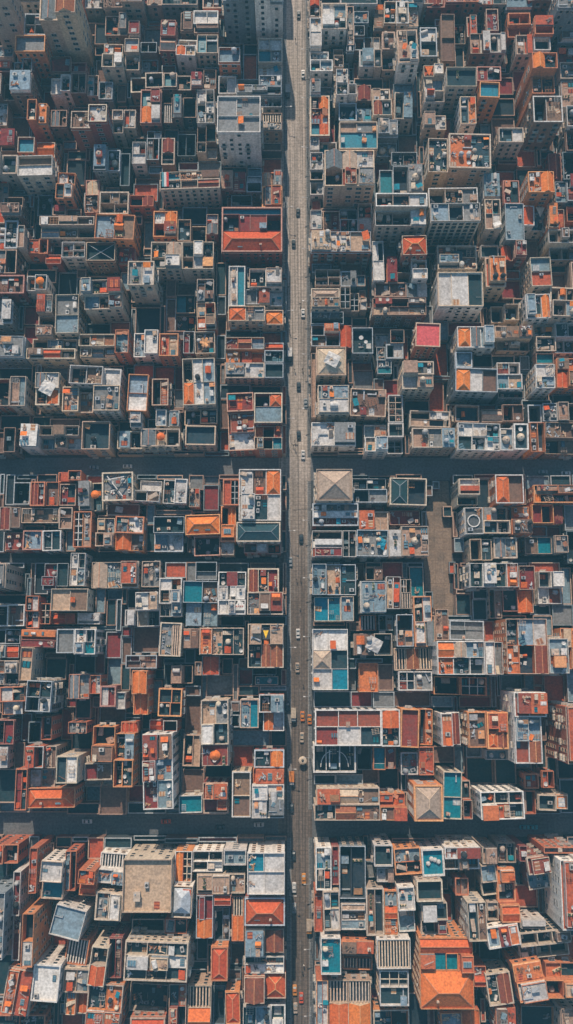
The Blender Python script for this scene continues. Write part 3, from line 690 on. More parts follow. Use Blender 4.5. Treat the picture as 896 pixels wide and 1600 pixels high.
# ---------------------------------------------------------------- all buildings
TABLE = '''-117.78 248.44 -106.94 258.61 36.4 c GT 99 16 3 99 t|cream ribbed corner tower above and left of the dark teal block with pale side strip
-95.93 242.57 -81.17 254.88 36.2 t CN 99 3 3 99 t|tall tan tower with arched upper windows just right of the cream ribbed corner tower
-119.85 232.48 -111.55 237.03 15.0 r O 99 11 99 99 s|
-106.82 248.49 -97.58 257.73 15.8 g KC/TK 99 99 99 99 a|dark teal block with pale side strip below and right of the cream ribbed corner tower
-107.83 235.80 -96.05 242.81 23.0 o G 99 12 1 99 a|orange walled block with smooth grey brown roof
-109.79 229.79 -102.10 235.68 18.8 r TT 99 2 99 99 s|
-95.93 232.79 -87.85 239.65 14.5 n R 99 11 13 99 a|low block with plain rust roof just above the white terrace with a dark hole
-118.90 221.79 -110.67 230.53 16.6 n NK 99 99 1 99 s|
-109.59 219.64 -101.44 228.29 19.8 n B 99 1 1 99 a|brick block with worn pale blue terrace above and left of the narrow orange sided block
-95.44 223.39 -87.18 230.45 15.9 w WT 99 99 2 99 a|white terrace with a dark hole just below the low block with plain rust roof
-87.73 233.87 -81.68 237.89 13.0 r R 99 5 99 99 s|
-87.06 222.95 -80.98 232.01 14.9 n KT 99 13 5 99 s|
-80.86 223.35 -76.55 232.46 12.6 t WK 99 11 5 99 s|
-76.24 221.98 -70.78 229.66 12.5 g TW 99 1 1 99 s|
-102.24 207.34 -95.18 216.14 21.3 o TO 99 1 9 99 a|narrow orange sided block with teal and orange terrace
-94.66 208.56 -88.23 215.83 14.6 n RN 99 2 2 99 s|
-84.95 203.92 -70.00 211.24 25.3 r NW 99 7 2 99 a|tall rust brick block with white skylight just right of the narrow orange sided block
-69.88 206.16 -65.68 215.36 15.3 c W/T 99 1 1 99 s|
-65.56 208.75 -60.92 216.61 13.4 c OW 99 2 2 99 s|
-119.41 197.24 -107.67 205.81 15.8 n TR 99 14 99 99 s|
-106.70 195.97 -92.98 202.56 17.1 o PO 99 2 14 99 a|terrace with teal pool and orange floor just above the long block with pale roof hut
-104.76 183.48 -91.29 191.81 21.8 c N/W 99 12 2 99 a|long block with pale roof hut and orange ledge
-116.79 185.55 -105.81 193.36 21.9 c WT 99 18 2 99 s|
-76.56 189.28 -66.90 199.72 15.8 g BT 99 11 2 99 a|teal roofed block with two round domes just above the long narrow rust roof
-74.64 260.26 -58.57 267.19 19.9 t NG 99 1 1 99 s|
-74.32 249.89 -65.13 258.60 13.5 n TG 99 9 10 99 s|
-64.61 248.17 -59.88 255.43 13.1 n R 99 2 11 99 s|
-74.34 232.70 -65.82 244.92 17.5 c WT/TW 99 2 2 99 a|cream framed terrace full of white clutter above and right of the tall rust brick block
-65.70 234.03 -59.90 246.60 16.0 c W/T 99 7 2 99 s|
-59.55 236.88 -53.02 246.65 13.6 n TK/WT 99 1 7 99 s|
-63.59 226.09 -50.09 232.63 14.0 n KT 99 4 1 99 a|narrow brown rimmed dark sunken and dark teal roof just left of the rust sided block
-49.91 226.69 -38.99 232.95 13.5 n PT 99 1 4 99 s|
-38.61 226.00 -34.21 232.24 14.5 r R/W 99 10 7 99 s|
-58.81 210.30 -50.55 224.92 14.4 r PR/OW 99 2 2 99 a|orange and teal patchwork terrace just left of the white frame terrace with rows
-50.08 212.78 -42.08 221.50 14.1 n SB 99 2 2 99 s|
-41.96 214.26 -36.65 223.04 11.8 d K 99 2 2 99 s|
-36.21 210.91 -29.23 225.56 13.5 w WT/TW/WT 99 2 99 99 a|white frame terrace with rows of tanks just left of the tall stained white tower
-34.09 228.16 -28.89 237.08 10.1 n N 99 2 2 2 s|
-51.48 242.00 -44.94 254.99 14.5 r R/N 99 9 2 99 a|pinkish brick house with small white triangle above and left of the terrace with white blobs
-43.51 252.77 -38.50 260.95 12.4 n N 99 1 10 99 s|
-38.17 255.33 -28.17 261.16 13.3 w WW 99 2 99 99 a|plain pale roof with railing just above the teal terrace with scalloped cream edge
-37.93 251.92 -27.92 255.21 12.4 n N 99 1 1 99 s|
-36.57 241.39 -27.95 249.74 14.1 c PT 99 6 2 99 a|teal terrace with scalloped cream edge just right of the terrace with white blobs
-44.82 239.95 -37.00 249.72 14.9 w TW/OC 99 2 2 99 a|terrace with white blobs and salmon corner just left of the rust sided block
-27.34 234.89 -18.83 241.42 17.6 o B 99 2 10 2 a|rust sided block under pale blue flat roof
-25.15 254.05 -12.83 261.34 29.8 g GG 99 2 2 2 t|tall grey tower with window rows by cream tower
-12.55 253.56 -1.45 260.84 30.4 w WC 99 1 1 1 t|tall cream tower with window rows beside the avenue
-11.52 232.83 -1.83 249.26 12.5 c WW/PG/WW 99 1 99 1 a|cream roof with small teal pool beside the avenue
-27.70 225.23 -20.64 232.95 11.5 w KW 99 8 2 2 s|
-20.29 227.50 -2.08 232.06 13.2 g TB 99 2 99 5 a|narrow grey rimmed dark teal and pale blue roof just above the grey concrete terrace
-20.20 219.46 -2.07 226.81 13.7 g GGT/KGT 99 1 6 9 a|grey concrete terrace behind the white tower above and right of the tall stained white tower
-26.50 196.68 -10.06 211.64 30.0 w GG/GG 99 1 1 1 t|tall stained white tower with flat concrete roof
-9.94 205.73 -1.79 213.51 16.0 n S/G 99 2 2 99 a|railed grey terrace beside white tower on the avenue
-44.13 198.60 -36.86 208.15 9.8 d KK 99 2 2 99 s|
-36.13 203.08 -28.38 210.79 12.6 n KT 99 2 99 99 s|
-56.30 205.24 -50.65 208.43 11.6 n KW 99 7 99 99 s|
9.57 259.59 13.78 271.38 11.9 r R/T 99 7 2 2 s|
14.32 250.20 24.48 261.75 16.9 w WB/WT 99 1 1 10 a|white roof with blue skylights just above the white roof with teal windows
24.98 245.83 27.61 263.29 13.2 g G 99 2 99 2 s|
9.57 243.35 14.20 255.72 16.1 w W/W 99 10 99 2 a|long white slab roof with louvres beside the avenue
9.57 232.17 18.66 243.00 15.8 w BW/TB 99 2 9 2 a|white roof with teal windows beside the avenue
19.39 236.38 23.32 246.47 12.3 c K/N 99 1 1 1 s|
24.60 243.22 27.57 245.71 12.8 g G 99 2 2 2 s|
27.73 255.76 33.72 261.02 13.1 g B 99 2 2 99 s|
27.87 245.18 32.07 255.05 12.5 n T/T 99 1 1 10 s|
29.84 236.51 35.71 243.99 12.5 w B 99 99 2 2 s|
35.83 235.55 38.70 251.97 13.5 c W/T 99 99 2 2 s|
36.32 255.30 45.00 265.23 13.7 n NT 99 99 7 1 a|brown rimmed brown and dark teal roof just left of the terrace with pink brown floor
45.18 254.80 54.37 264.71 14.3 c GC 99 99 5 6 a|terrace with pink brown floor and cream wall
39.15 235.93 44.28 250.88 14.1 t N/T 99 99 2 2 s|
44.40 231.96 52.31 246.02 21.7 w CT/CW 99 99 2 2 a|tall pale block with tan roof strip just below the terrace with pink brown floor
54.84 240.91 61.66 253.94 12.8 g W/T 99 99 2 2 a|narrow teal terrace with white stairs just left of the long plain mauve brown roof
63.18 237.51 68.66 258.55 14.7 n N/N 99 99 7 2 a|long plain mauve brown roof just right of the narrow teal terrace with white stairs
20.00 220.30 24.61 231.53 18.0 w W/T 99 7 2 2 a|white tower crowded with rooftop machines below and right of the white roof with teal windows
24.87 220.91 27.95 225.40 17.5 w K 99 6 12 11 s|
28.72 222.25 34.46 229.09 11.2 n N 99 2 9 3 s|
34.97 214.28 42.48 228.70 13.5 c CG/RT 99 99 8 7 a|narrow cream rimmed cream and grey roof just above the grey domed stone roof
9.57 222.98 18.68 228.93 13.5 g GG 99 1 1 1 s|
9.57 205.45 17.31 222.86 13.3 r TR/RO/PO 99 2 99 2 a|rusty patchwork terrace beside avenue with teal corner
21.25 212.63 34.72 220.18 12.6 g TB 99 2 99 2 a|grey rimmed dark teal and pale blue roof just above the block with broad teal roof
21.36 199.80 36.54 211.51 13.4 c CG/P2 99 99 2 2 a|block with broad teal roof and cream strip
36.80 200.07 45.09 212.86 11.1 g GG/GG 99 99 2 2 a|grey domed stone roof just right of the block with broad teal roof
43.80 212.98 51.05 224.56 12.9 c TB 99 99 2 2 a|cream rimmed dark teal and pale blue roof just right of the white tower
9.57 199.89 20.36 205.33 12.3 w WPK 99 4 1 1 s|
55.67 224.83 63.50 235.32 15.0 c OW/WB 99 99 99 2 a|terrace with red triangular awning just left of the broad flat dark teal roof
55.63 218.83 63.50 223.61 15.5 w WK 99 99 2 2 s|
55.10 208.53 64.36 214.69 14.1 c CW 99 99 2 2 s|
56.19 265.08 72.09 272.16 12.4 t NC 99 99 1 1 s|
69.46 249.79 78.14 258.67 12.7 n TO 99 99 2 8 s|
63.62 222.07 75.58 230.44 20.7 c T 99 99 2 14 a|broad flat dark teal roof over pale wall
76.94 227.72 86.49 233.94 16.1 r RT 99 99 4 5 s|
76.55 217.03 84.41 223.68 21.2 o P 99 99 1 9 a|orange tower with square teal recess above and right of the dark terrace with white rim
69.07 206.94 75.17 218.56 19.3 w TO 99 99 11 2 a|dark terrace with white rim and orange mats
74.87 240.75 82.70 249.67 14.6 n CW 99 99 4 2 s|
83.43 242.67 89.72 251.06 12.8 w TW 99 99 2 3 s|
90.89 249.72 99.93 259.29 14.5 o TK/OK 99 99 2 2 a|orange rimmed dark teal and dark sunken roof just above the bright orange littered roof
93.33 239.70 99.83 248.30 15.7 c CO 99 99 2 2 s|
100.02 240.17 106.48 245.81 17.7 w T 99 99 2 16 s|
100.05 245.93 107.38 253.63 19.6 o O/K 99 99 99 15 s|
82.21 252.48 87.22 262.41 12.8 r R 99 99 11 2 s|
90.46 261.89 101.04 270.12 12.7 g B 99 99 2 2 s|
107.50 251.96 121.19 260.99 26.8 g G 99 99 2 11 t|tall pale grey tower at the right frame edge
95.06 215.41 104.68 229.51 30.8 o OT/NT 99 99 2 2 t|tall block with salmon rim and steep roof ledge
96.09 203.61 107.29 214.46 25.8 n KN 99 99 1 1 a|tall brown block with dark roof and window rows
83.97 199.12 93.58 205.15 19.1 c TW 99 99 2 2 a|cream box with sunken teal floor below and right of the dark terrace with white rim
56.15 187.09 79.96 201.45 21.1 t TOT 99 99 1 1 a|wide block with teal side courts and orange centre
111.98 207.45 120.67 216.35 16.7 w KB 99 99 15 1 s|
112.11 198.52 121.09 207.33 14.2 n KT 99 99 2 2 s|
-90.08 175.05 -83.33 186.87 19.6 o WT/TW 99 1 15 99 a|orange gridded block with white frames on top
-80.36 172.83 -75.00 187.60 12.5 r R/N 99 3 8 99 a|long narrow rust roof just left of the dark terrace with white frames
-73.93 171.24 -62.54 180.45 14.6 c KNK/KK 99 5 99 99 a|dark terrace with white frames and tan strip
-62.42 175.31 -52.94 179.95 13.0 o TC 99 2 2 99 s|
-99.40 172.52 -93.76 181.29 10.5 d K 99 2 7 99 s|
-96.99 161.80 -75.63 169.57 15.7 c NCN/CNK 99 8 9 99 a|cluttered long cream terrace below and left of the long narrow rust roof
-92.52 171.13 -81.87 174.92 13.7 r RN 99 4 99 99 s|
-74.50 158.90 -59.30 168.99 18.4 o BN 99 1 10 99 a|pale blue terrace with orange rim and long skylight
-112.07 169.98 -104.49 178.62 15.4 n K/N 99 1 1 99 s|
-116.52 157.06 -105.92 168.60 13.9 n NT 99 1 99 99 a|brown rimmed brown and dark teal roof above and left of the roof with pink
-104.64 155.72 -102.15 164.74 17.9 c C 99 8 2 99 s|
-102.03 155.59 -94.28 161.68 12.5 o OK 99 1 1 99 s|
-95.14 151.84 -89.07 155.47 11.4 r R 99 2 2 99 s|
-88.28 153.33 -79.22 159.73 13.9 w KK/TT 99 1 1 99 s|
-78.29 151.21 -67.03 158.78 15.6 n T 99 2 2 99 a|flat teal roof with crossed lines just above the block with dark orange front
-66.61 151.96 -60.00 158.78 9.9 r R 99 2 2 99 s|
-60.28 137.76 -50.31 147.27 23.7 c GW 99 2 2 99 t|tall cream tower with pale rubble roof just below the dark terrace with white frames
-114.86 145.96 -105.37 155.74 15.6 n GK 99 2 14 99 s|
-61.81 193.17 -56.42 202.59 13.4 w WK/W 99 2 2 99 s|
-56.30 195.65 -51.29 205.12 12.0 n GK 99 2 2 99 s|
-50.32 194.03 -45.16 205.46 11.4 n R/T 99 2 5 99 s|
-66.78 185.16 -63.09 199.03 11.0 d T 99 1 1 99 s|
-35.91 197.97 -28.22 202.41 13.7 c TW 99 1 1 99 s|
-49.58 179.29 -26.29 187.10 19.6 c PNN/TNN 99 1 1 99 a|cream block with painted brown roof and flag
-26.17 182.85 -16.41 190.84 11.7 r CR 99 2 2 99 s|
-15.90 182.09 -10.00 189.81 11.6 g W/K 99 5 2 2 s|
-9.71 174.99 -1.79 192.54 12.6 o RG/GR 99 2 99 2 a|orange rimmed terrace beside avenue full of grey rubble
-22.14 177.29 -13.90 181.97 9.2 d K 99 1 7 1 s|
-25.22 154.04 -1.75 172.39 17.5 r P/KRRK2/H3 99 2 2 2 a|broad orange tiled roof with teal strip beside the avenue
-52.54 161.80 -43.19 172.57 14.1 o WR/KR 99 6 9 99 a|orange framed block with rust terrace just right of the pale blue terrace with orange rim
-42.95 160.43 -31.84 169.31 13.6 n TT 99 7 12 99 a|brown rimmed dark teal roof just above the white framed terrace with orange square shade
-31.49 162.48 -26.96 170.81 14.9 r W/R 99 2 2 2 s|
-52.85 147.41 -40.89 158.50 16.5 c TC/TW 99 2 2 99 a|cream rimmed dark teal and cream roof just below the orange framed block with rust terrace
-40.67 147.54 -28.45 158.65 16.2 c TWT/KWO 99 2 2 99 a|white framed terrace with orange square shade below and left of the broad orange tiled roof
9.57 191.31 14.64 198.79 12.3 w B/W 99 99 99 1 s|
9.57 182.22 14.70 187.47 9.3 w KW 99 99 1 1 s|
9.57 187.59 14.66 191.19 11.1 d K 99 99 99 2 s|
14.88 178.23 33.97 192.92 23.5 t NNW/KRG 99 2 2 2 a|tall tan block with three stepped terraces just below the block with broad teal roof
14.60 166.68 21.26 174.88 9.7 n NR 99 99 6 2 s|
21.41 165.25 28.42 176.13 11.4 g TK/TT 99 8 99 6 a|grey rimmed dark teal and dark sunken roof below and right of the orange rimmed terrace
9.57 166.32 14.01 174.47 11.5 w W 99 2 2 2 s|
28.54 165.22 33.95 177.19 11.5 c T/W 99 2 2 99 s|
9.57 153.91 32.86 162.11 17.8 r CWC 99 2 2 2 a|long tan roof with white centre over brick wall
37.28 180.11 54.13 192.19 13.2 g PKG 99 99 11 2 a|terrace with narrow teal pool and grey dome
42.14 192.94 52.42 198.76 12.4 g TT 99 99 99 1 s|
34.07 161.87 53.54 173.06 27.2 c KTW/TKW 99 99 1 7 t|big cream block with dense window grid just below the terrace with narrow teal pool
33.67 142.87 37.91 158.98 16.1 w WT/W 99 99 2 2 a|narrow pale roof with teal edge below and left of the peaked rusty red roof
39.29 142.87 43.29 153.32 13.9 o R 99 99 99 1 s|
44.50 150.81 53.85 158.64 21.6 r H 99 99 3 2 h|peaked rusty red roof just above the narrow white terrace with teal floor
48.65 142.40 54.33 150.69 18.9 w T/W 99 99 14 6 a|narrow white terrace with teal floor just below the peaked rusty red roof
43.41 142.87 48.53 147.25 13.3 c K 99 99 99 11 s|
54.94 162.25 73.74 177.41 26.4 c KTG/BTG 99 99 2 2 a|big white block with boxy grid terrace just below the wide block with teal side courts
77.72 177.15 84.05 186.97 15.7 w B 99 99 14 2 s|
77.30 162.61 83.53 175.13 18.9 c CT/CW 99 99 2 2 a|narrow cream rimmed cream and dark teal roof just left of the roof with tan triangle
86.00 159.69 93.29 174.97 15.7 g B 99 99 99 2 a|long plain blue grey slab roof just left of the roof with tan triangle
86.56 176.70 92.94 186.56 12.4 r RT 99 99 99 1 s|
93.98 176.51 103.93 185.06 21.8 o OO 99 99 11 8 a|bright orange littered roof just above the roof with tan triangle
93.41 166.39 102.45 174.48 14.6 w OB 99 99 2 99 a|roof with tan triangle on pale blue floor
102.57 163.99 110.08 173.87 17.8 o OO 99 99 16 2 a|orange rimmed orange roof just right of the roof with tan triangle
105.49 187.12 110.52 198.76 11.4 r R 99 99 6 2 s|
107.24 177.24 115.41 186.00 12.4 g BT 99 99 1 1 s|
110.64 186.67 117.05 198.40 13.2 d K 99 99 10 11 s|
58.96 147.77 74.20 157.30 15.7 c NT/BN 99 99 11 2 a|cluttered terrace with teal arch just above the bright white roof in a white rim
57.88 130.36 74.98 144.00 21.2 w WWT 99 99 1 1 a|bright white roof in a white rim just below the cluttered terrace with teal arch
76.62 153.70 83.43 158.78 13.1 w T 99 99 2 2 s|
77.09 139.69 84.77 151.48 17.4 t O 99 99 2 3 a|tan roof with dark spots and rim just above the dark glass box with white rim
84.91 153.14 93.96 159.57 14.3 r RR 99 99 2 3 s|
94.25 139.43 102.14 151.04 18.9 c B/O 99 99 9 2 a|pale roof with small orange peak at its front
102.66 153.49 114.43 163.87 15.9 c KNK/KK 99 99 2 2 a|cream rimmed dark sunken and brown roof below and right of the roof with tan triangle
80.44 128.15 90.69 134.70 12.4 c KK 99 99 1 1 a|dark glass box with white rim just left of the block with blue side
92.13 127.00 101.62 136.57 17.4 w BTO 99 99 8 2 a|block with blue side and orange strip just below the pale roof with small orange peak
101.74 126.71 111.76 139.31 20.1 c KCT/KB 99 99 14 14 a|cream tower with curved window wall just right of the block with blue side
96.71 115.31 104.15 126.59 13.4 c T/T 99 99 10 2 a|cream rimmed dark teal roof just below the block with blue side
104.33 115.46 113.25 126.59 13.7 w TK/TT 99 99 1 99 a|white rimmed dark teal and dark sunken roof just right of the plain pale blue roof
64.92 114.35 78.78 122.73 19.8 w HRB 99 99 13 1 a|white block with orange hip roof near pink roof
80.58 116.26 94.67 124.78 14.4 t CNN/NCK 99 99 2 5 a|tan rimmed cream and brown roof just below the dark glass box with white rim
64.55 107.57 70.90 113.67 16.7 g B 99 99 15 1 h|plain pale blue roof between two orange hip roofs
71.92 108.76 79.43 114.16 13.0 d T 99 99 8 8 s|
79.55 99.06 89.80 110.45 16.4 w RK/BC 99 99 2 13 a|white terrace with two red mats just right of the plain pale blue roof
96.55 110.44 103.35 114.56 12.6 n P 99 99 9 2 s|
94.52 98.91 101.55 108.21 18.6 w W/B 99 99 2 2 a|white rimmed white and pale blue roof just below the block with blue side
103.47 100.01 112.05 111.71 14.9 o NO/ON 99 99 2 2 a|orange rimmed brown and orange roof just right of the white terrace with two red mats
11.31 142.30 21.11 148.93 12.5 c KK/KK 99 7 10 1 s|
21.37 142.10 27.40 148.20 12.3 g GG 99 1 99 10 s|
27.75 142.68 31.03 147.20 11.0 g B 99 1 9 9 s|
9.67 131.52 20.58 140.38 15.7 c V/N 99 5 14 2 a|stone hip roof in a cream frame beside avenue
20.97 132.43 28.46 141.36 13.4 c XX 99 2 2 8 s|
28.88 132.70 31.39 142.21 11.4 c C/W 99 2 2 2 s|
9.57 126.45 22.19 131.40 12.7 g G/K 99 2 6 2 s|
9.71 117.62 20.67 126.20 12.0 n KO/NK 99 7 2 2 a|brown rimmed dark sunken and orange roof just above the pale cracked roof over rust wall
20.95 117.29 25.34 126.33 11.4 r R 99 99 2 6 s|
25.46 114.03 33.37 124.35 14.1 g T 99 2 2 2 a|midnight blue roof with two white discs just above the woven tan roof with sunken centre
11.42 103.93 22.60 115.04 18.6 t V 99 2 2 9 h|tan hip roof with torn white patch beside the avenue
9.57 89.52 11.30 115.17 10.8 t C 99 9 1 1 s|
33.36 128.69 53.87 135.44 16.3 n RKG/CCC 99 99 2 2 a|long brown block with railed front and tall windows
34.43 136.84 46.66 142.75 14.2 n NN 99 99 12 2 s|
46.91 136.87 54.90 142.28 14.1 g GW 99 99 12 9 s|
34.82 118.76 45.76 124.22 12.4 g WK 99 99 99 1 s|
35.33 112.90 45.28 118.60 11.4 g BKW 99 99 2 2 s|
35.32 107.00 40.79 112.69 10.5 g B/P 99 99 1 1 s|
49.10 114.77 58.33 123.92 20.1 r I 99 99 2 2 a|bright pink red roof below and right of the long brown block with railed front
43.81 98.46 55.37 108.45 20.9 c CG/WC 99 99 2 2 a|cream tower with tan top and slotted side
-34.90 134.68 -28.42 144.14 14.3 c NT/GN 99 2 99 2 s|
-34.70 123.34 -27.51 134.25 14.8 o CK/ON 99 2 13 2 a|block with orange rim and tan hut above and left of the red and orange terrace
-44.08 126.72 -36.44 141.16 5.7 d PT/TT 99 2 2 99 a|dark rimmed bright teal and dark teal roof just left of the block with orange rim
-40.05 114.77 -35.82 123.59 12.0 r RK 99 2 2 99 s|
-35.29 113.88 -27.64 122.64 14.6 c N 99 2 2 99 a|pale rimmed terrace with orange flower shape just below the block with orange rim
-22.45 133.05 -16.21 149.34 14.5 w WP 99 2 99 2 a|white roof with long teal pool just left of the white roof with teal corner
-14.49 140.89 -1.75 148.28 14.5 w TW 99 2 13 2 a|white roof with teal corner beside avenue just below the broad orange tiled roof
-15.80 134.79 -1.76 140.77 12.1 g GRW 99 1 9 9 a|narrow grey rimmed grey and rust red roof just below the white roof with teal corner
-22.38 125.93 -1.23 131.86 17.5 t HGH 99 2 2 2 a|tan block with two small orange hip roofs beside avenue
-23.46 110.99 -8.64 120.51 14.0 o RRB/OOR 99 5 12 2 a|red and orange terrace with a pale blue corner
-8.40 110.51 -1.23 119.77 13.9 g O/T 99 1 12 10 s|
-23.34 104.22 -8.60 110.09 14.4 c GW 99 2 2 2 a|white roof with grey skylight and brown front wall
-8.35 104.25 -1.23 109.86 14.3 g T 99 2 2 2 s|
-39.42 92.88 -27.25 111.03 16.9 c KWB/HWB 99 1 12 99 a|white strip roof with small orange hip just left of the white roof with grey skylight
-59.15 113.23 -49.33 122.71 16.5 w BW 99 2 2 99 a|pale blue roof with two small boxes just left of the orange tower with littered top
-48.64 111.81 -41.31 120.73 17.6 o OC 99 2 2 99 a|orange tower with littered top just right of the pale blue roof with two small boxes
-114.38 137.22 -101.50 144.53 17.0 r NN 99 2 2 99 s|
-101.38 139.43 -93.31 145.46 15.5 w TT 99 2 2 99 a|roof with pink and teal sunshade below and left of the cluttered long cream terrace
-96.49 129.81 -90.55 137.09 16.1 c OB 99 8 99 99 s|
-96.54 120.50 -90.12 129.54 15.5 c K/C 99 10 99 99 s|
-114.60 125.94 -106.17 135.05 14.7 g WW 99 2 2 99 s|
-89.00 121.35 -80.13 136.87 16.6 c G/B 99 1 7 99 a|plain grey roof with tall cream rim above and right of the white rimmed long terrace
-78.82 129.85 -62.96 140.89 21.2 c BTR/BTR 99 1 1 99 a|block with dark orange front under white rig
-113.50 111.42 -100.23 119.87 15.8 g G 99 99 2 99 a|oval grey roof with cream frame just left of the white rimmed long terrace
-99.95 111.65 -81.24 120.37 15.1 c KBT/NOT 99 1 1 99 a|white rimmed long terrace with blue court just above the white terrace with a draped sheet
-80.01 112.99 -66.29 121.47 14.9 c KNK/NRN 99 2 2 99 a|cream rimmed dark sunken and brown roof just right of the white rimmed long terrace
-65.61 113.19 -60.47 122.38 17.3 o B 99 2 2 99 s|
-82.37 100.66 -63.42 107.71 17.8 w KNW 99 2 14 99 a|narrow white rimmed dark sunken and brown roof just above the dark teal court with tan
-73.14 90.47 -63.21 100.23 17.5 w G 99 2 2 99 a|white rimmed square court of grey rubble just left of the pale roof with orange flank
-85.54 91.05 -74.30 100.54 14.5 t CN 99 2 2 99 a|tan rimmed cream and brown roof just left of the white rimmed square court
-113.26 93.26 -106.15 103.91 13.8 o K 99 12 1 99 s|
-104.47 91.97 -98.66 103.47 18.4 c CB 99 1 1 99 s|
-95.73 93.34 -86.72 105.70 16.2 c NW/TO 99 2 2 99 a|white terrace with a draped sheet just below the white rimmed long terrace
-60.35 90.57 -52.80 104.91 16.3 o B/W 99 2 2 99 a|pale roof with orange flank just left of the dark teal roof in rust rim
-59.50 84.92 -55.11 90.45 14.0 w W 99 1 10 99 s|
-112.41 75.31 -103.16 84.79 13.5 n NK 99 1 1 99 s|
-100.66 77.00 -94.11 85.71 14.8 w W 99 99 2 99 a|rough whitewashed roof above the upper cross street
-93.95 77.08 -78.90 85.30 14.5 c KNT/BNW 99 6 2 99 a|cream rimmed dark sunken and brown roof just right of the rough whitewashed roof
-77.84 76.22 -67.14 87.21 13.9 t T 99 1 1 99 a|dark teal court with tan and white boxes
-65.03 77.60 -40.67 84.34 13.3 c BTCCK 99 2 2 99 a|long block with orange round shade and pale front
-51.52 93.58 -45.39 103.98 13.6 r KO 99 1 1 99 a|dark teal roof in rust rim with orange dot
-50.04 85.89 -41.21 92.21 12.2 w BB 99 1 4 99 a|pale blue roof with small skylights just below the dark teal roof in rust rim
-39.36 86.87 -26.57 92.76 11.3 n TT 99 2 5 99 a|narrow brown rimmed dark teal roof just above the flat teal roof
-38.40 77.90 -26.98 85.38 14.1 t T 99 2 2 99 a|flat teal roof above patterned stone wall just left of the large dark red roof
-22.38 76.51 -12.40 98.03 14.8 r R/R/W 99 10 2 2 a|large dark red roof by the avenue above and left of the terrace with orange mat
-12.16 86.28 -1.70 97.82 15.5 r KH/B 99 1 13 12 a|block with small salmon hip roof and blue slab
-12.12 75.97 -1.70 85.92 15.0 r OKR/NKP 99 2 2 2 a|terrace with orange mat and dark court just below the block with small salmon hip roof
11.90 89.26 23.80 100.54 16.5 c B/W 99 2 2 2 a|pale cracked roof over rust wall beside the avenue
24.40 88.97 37.82 99.55 14.8 t N 99 99 2 2 a|woven tan roof with sunken centre just right of the pale cracked roof over rust wall
9.57 77.58 26.23 86.56 14.4 w WG 99 2 2 2 a|grey roof with two dark holes at the avenue corner
29.87 75.37 38.37 86.58 14.3 w BC/CB 99 99 2 2 a|glass house roof with chamfered corner just below the woven tan roof with sunken centre
39.18 87.42 44.85 98.34 11.1 w X 99 99 99 2 s|
39.01 76.15 44.89 87.22 10.9 w T/X 99 99 1 1 s|
47.13 85.03 62.27 91.31 13.6 c KW/CT 99 99 10 1 a|narrow cream rimmed dark sunken and white roof just below the cream tower with tan top
47.69 76.63 63.66 84.08 15.3 c CGB 99 99 1 1 a|white terrace with slanted window wall below above and right of the white ribbed glass roof
63.38 96.55 79.22 105.76 21.4 g HWN 99 99 1 1 a|grey walled block with orange ribbed hip roof
81.15 96.33 90.71 98.94 13.7 g K 99 99 1 1 s|
64.52 87.03 73.56 93.57 13.6 t T 99 99 1 1 a|tan rimmed block with deep teal court just below the plain pale blue roof
74.52 87.04 82.34 91.82 13.5 t C 99 99 9 6 s|
82.61 87.27 90.43 93.82 13.6 n KN 99 99 6 7 s|
64.64 75.28 80.53 85.75 16.6 w WWT/TTW 99 99 1 1 a|large white rimmed white and dark teal roof just above the block with dark window grid
80.65 75.28 90.73 85.14 18.0 w BT 99 99 2 99 a|white rimmed terrace with dome and ladder rail
92.93 87.32 103.37 94.37 13.4 g KG 99 99 10 2 a|grey rimmed dark sunken and grey roof above and right of the ribbed orange peak roof
103.49 87.42 111.28 94.44 15.0 c CK 99 99 10 99 s|
92.57 75.28 98.16 86.64 14.1 o NK 99 99 2 2 a|narrow orange rimmed brown and dark sunken roof just below the block with blue side
98.49 75.28 111.13 86.71 13.9 n NN/TN 99 99 1 99 a|brown rimmed brown and dark teal roof just right of the white rimmed terrace with dome
-86.88 64.31 -77.47 68.00 14.1 o OT 99 2 2 99 s|
-104.53 56.13 -98.39 64.60 7.5 d K 99 4 1 99 s|
-96.29 54.58 -91.00 63.63 13.9 o NR 99 99 3 99 s|
-90.88 54.81 -86.05 63.89 12.5 o N 99 99 2 99 s|
-85.93 54.96 -79.73 63.32 11.6 r RT 99 2 2 99 s|
-78.14 53.24 -69.94 64.01 13.2 c GT 99 2 2 99 a|grey roof with orange and teal parasol just left of the square cream framed roof
-69.17 56.33 -57.65 67.08 15.1 c G 99 6 7 99 a|square cream framed roof with crane arms just above the low plain rust roof
-57.53 56.48 -47.86 65.08 12.8 w W/KC 99 2 2 99 a|white rimmed white and dark sunken roof just left of the white block with railed deck
-46.93 56.05 -37.74 65.14 12.4 w TW 99 1 1 99 a|white block with railed deck on the upper street
-37.06 54.82 -33.16 62.00 9.4 c C 99 1 1 99 s|
-107.82 45.56 -100.12 54.32 12.5 c CN 99 2 8 99 s|
-100.00 48.39 -86.01 54.01 11.4 d N 99 99 2 99 a|dark roof with long orange gable just left of the orange block with white ladder frame
-85.74 46.20 -80.91 54.26 11.4 t N/C 99 2 2 99 s|
-106.74 38.09 -91.63 45.34 12.4 r RB 99 99 1 99 a|narrow brick red rimmed rust red and pale blue roof just below the rough whitewashed roof
-91.34 37.83 -84.63 45.31 12.5 w TT 99 2 2 99 a|teal end of the long terrace row below and left of the grey roof with orange
-79.74 38.91 -73.03 52.44 13.6 o XC 99 1 1 99 a|orange block with white ladder frame just below the grey roof with orange
-71.43 39.45 -64.96 50.33 13.1 t CB/KC 99 5 2 99 a|tan rimmed cream and pale blue roof below and left of the low plain rust roof
-64.05 37.90 -53.54 50.44 14.0 o GW/ON 99 1 1 99 a|orange rimmed terrace with brown shutters just below the low plain rust roof
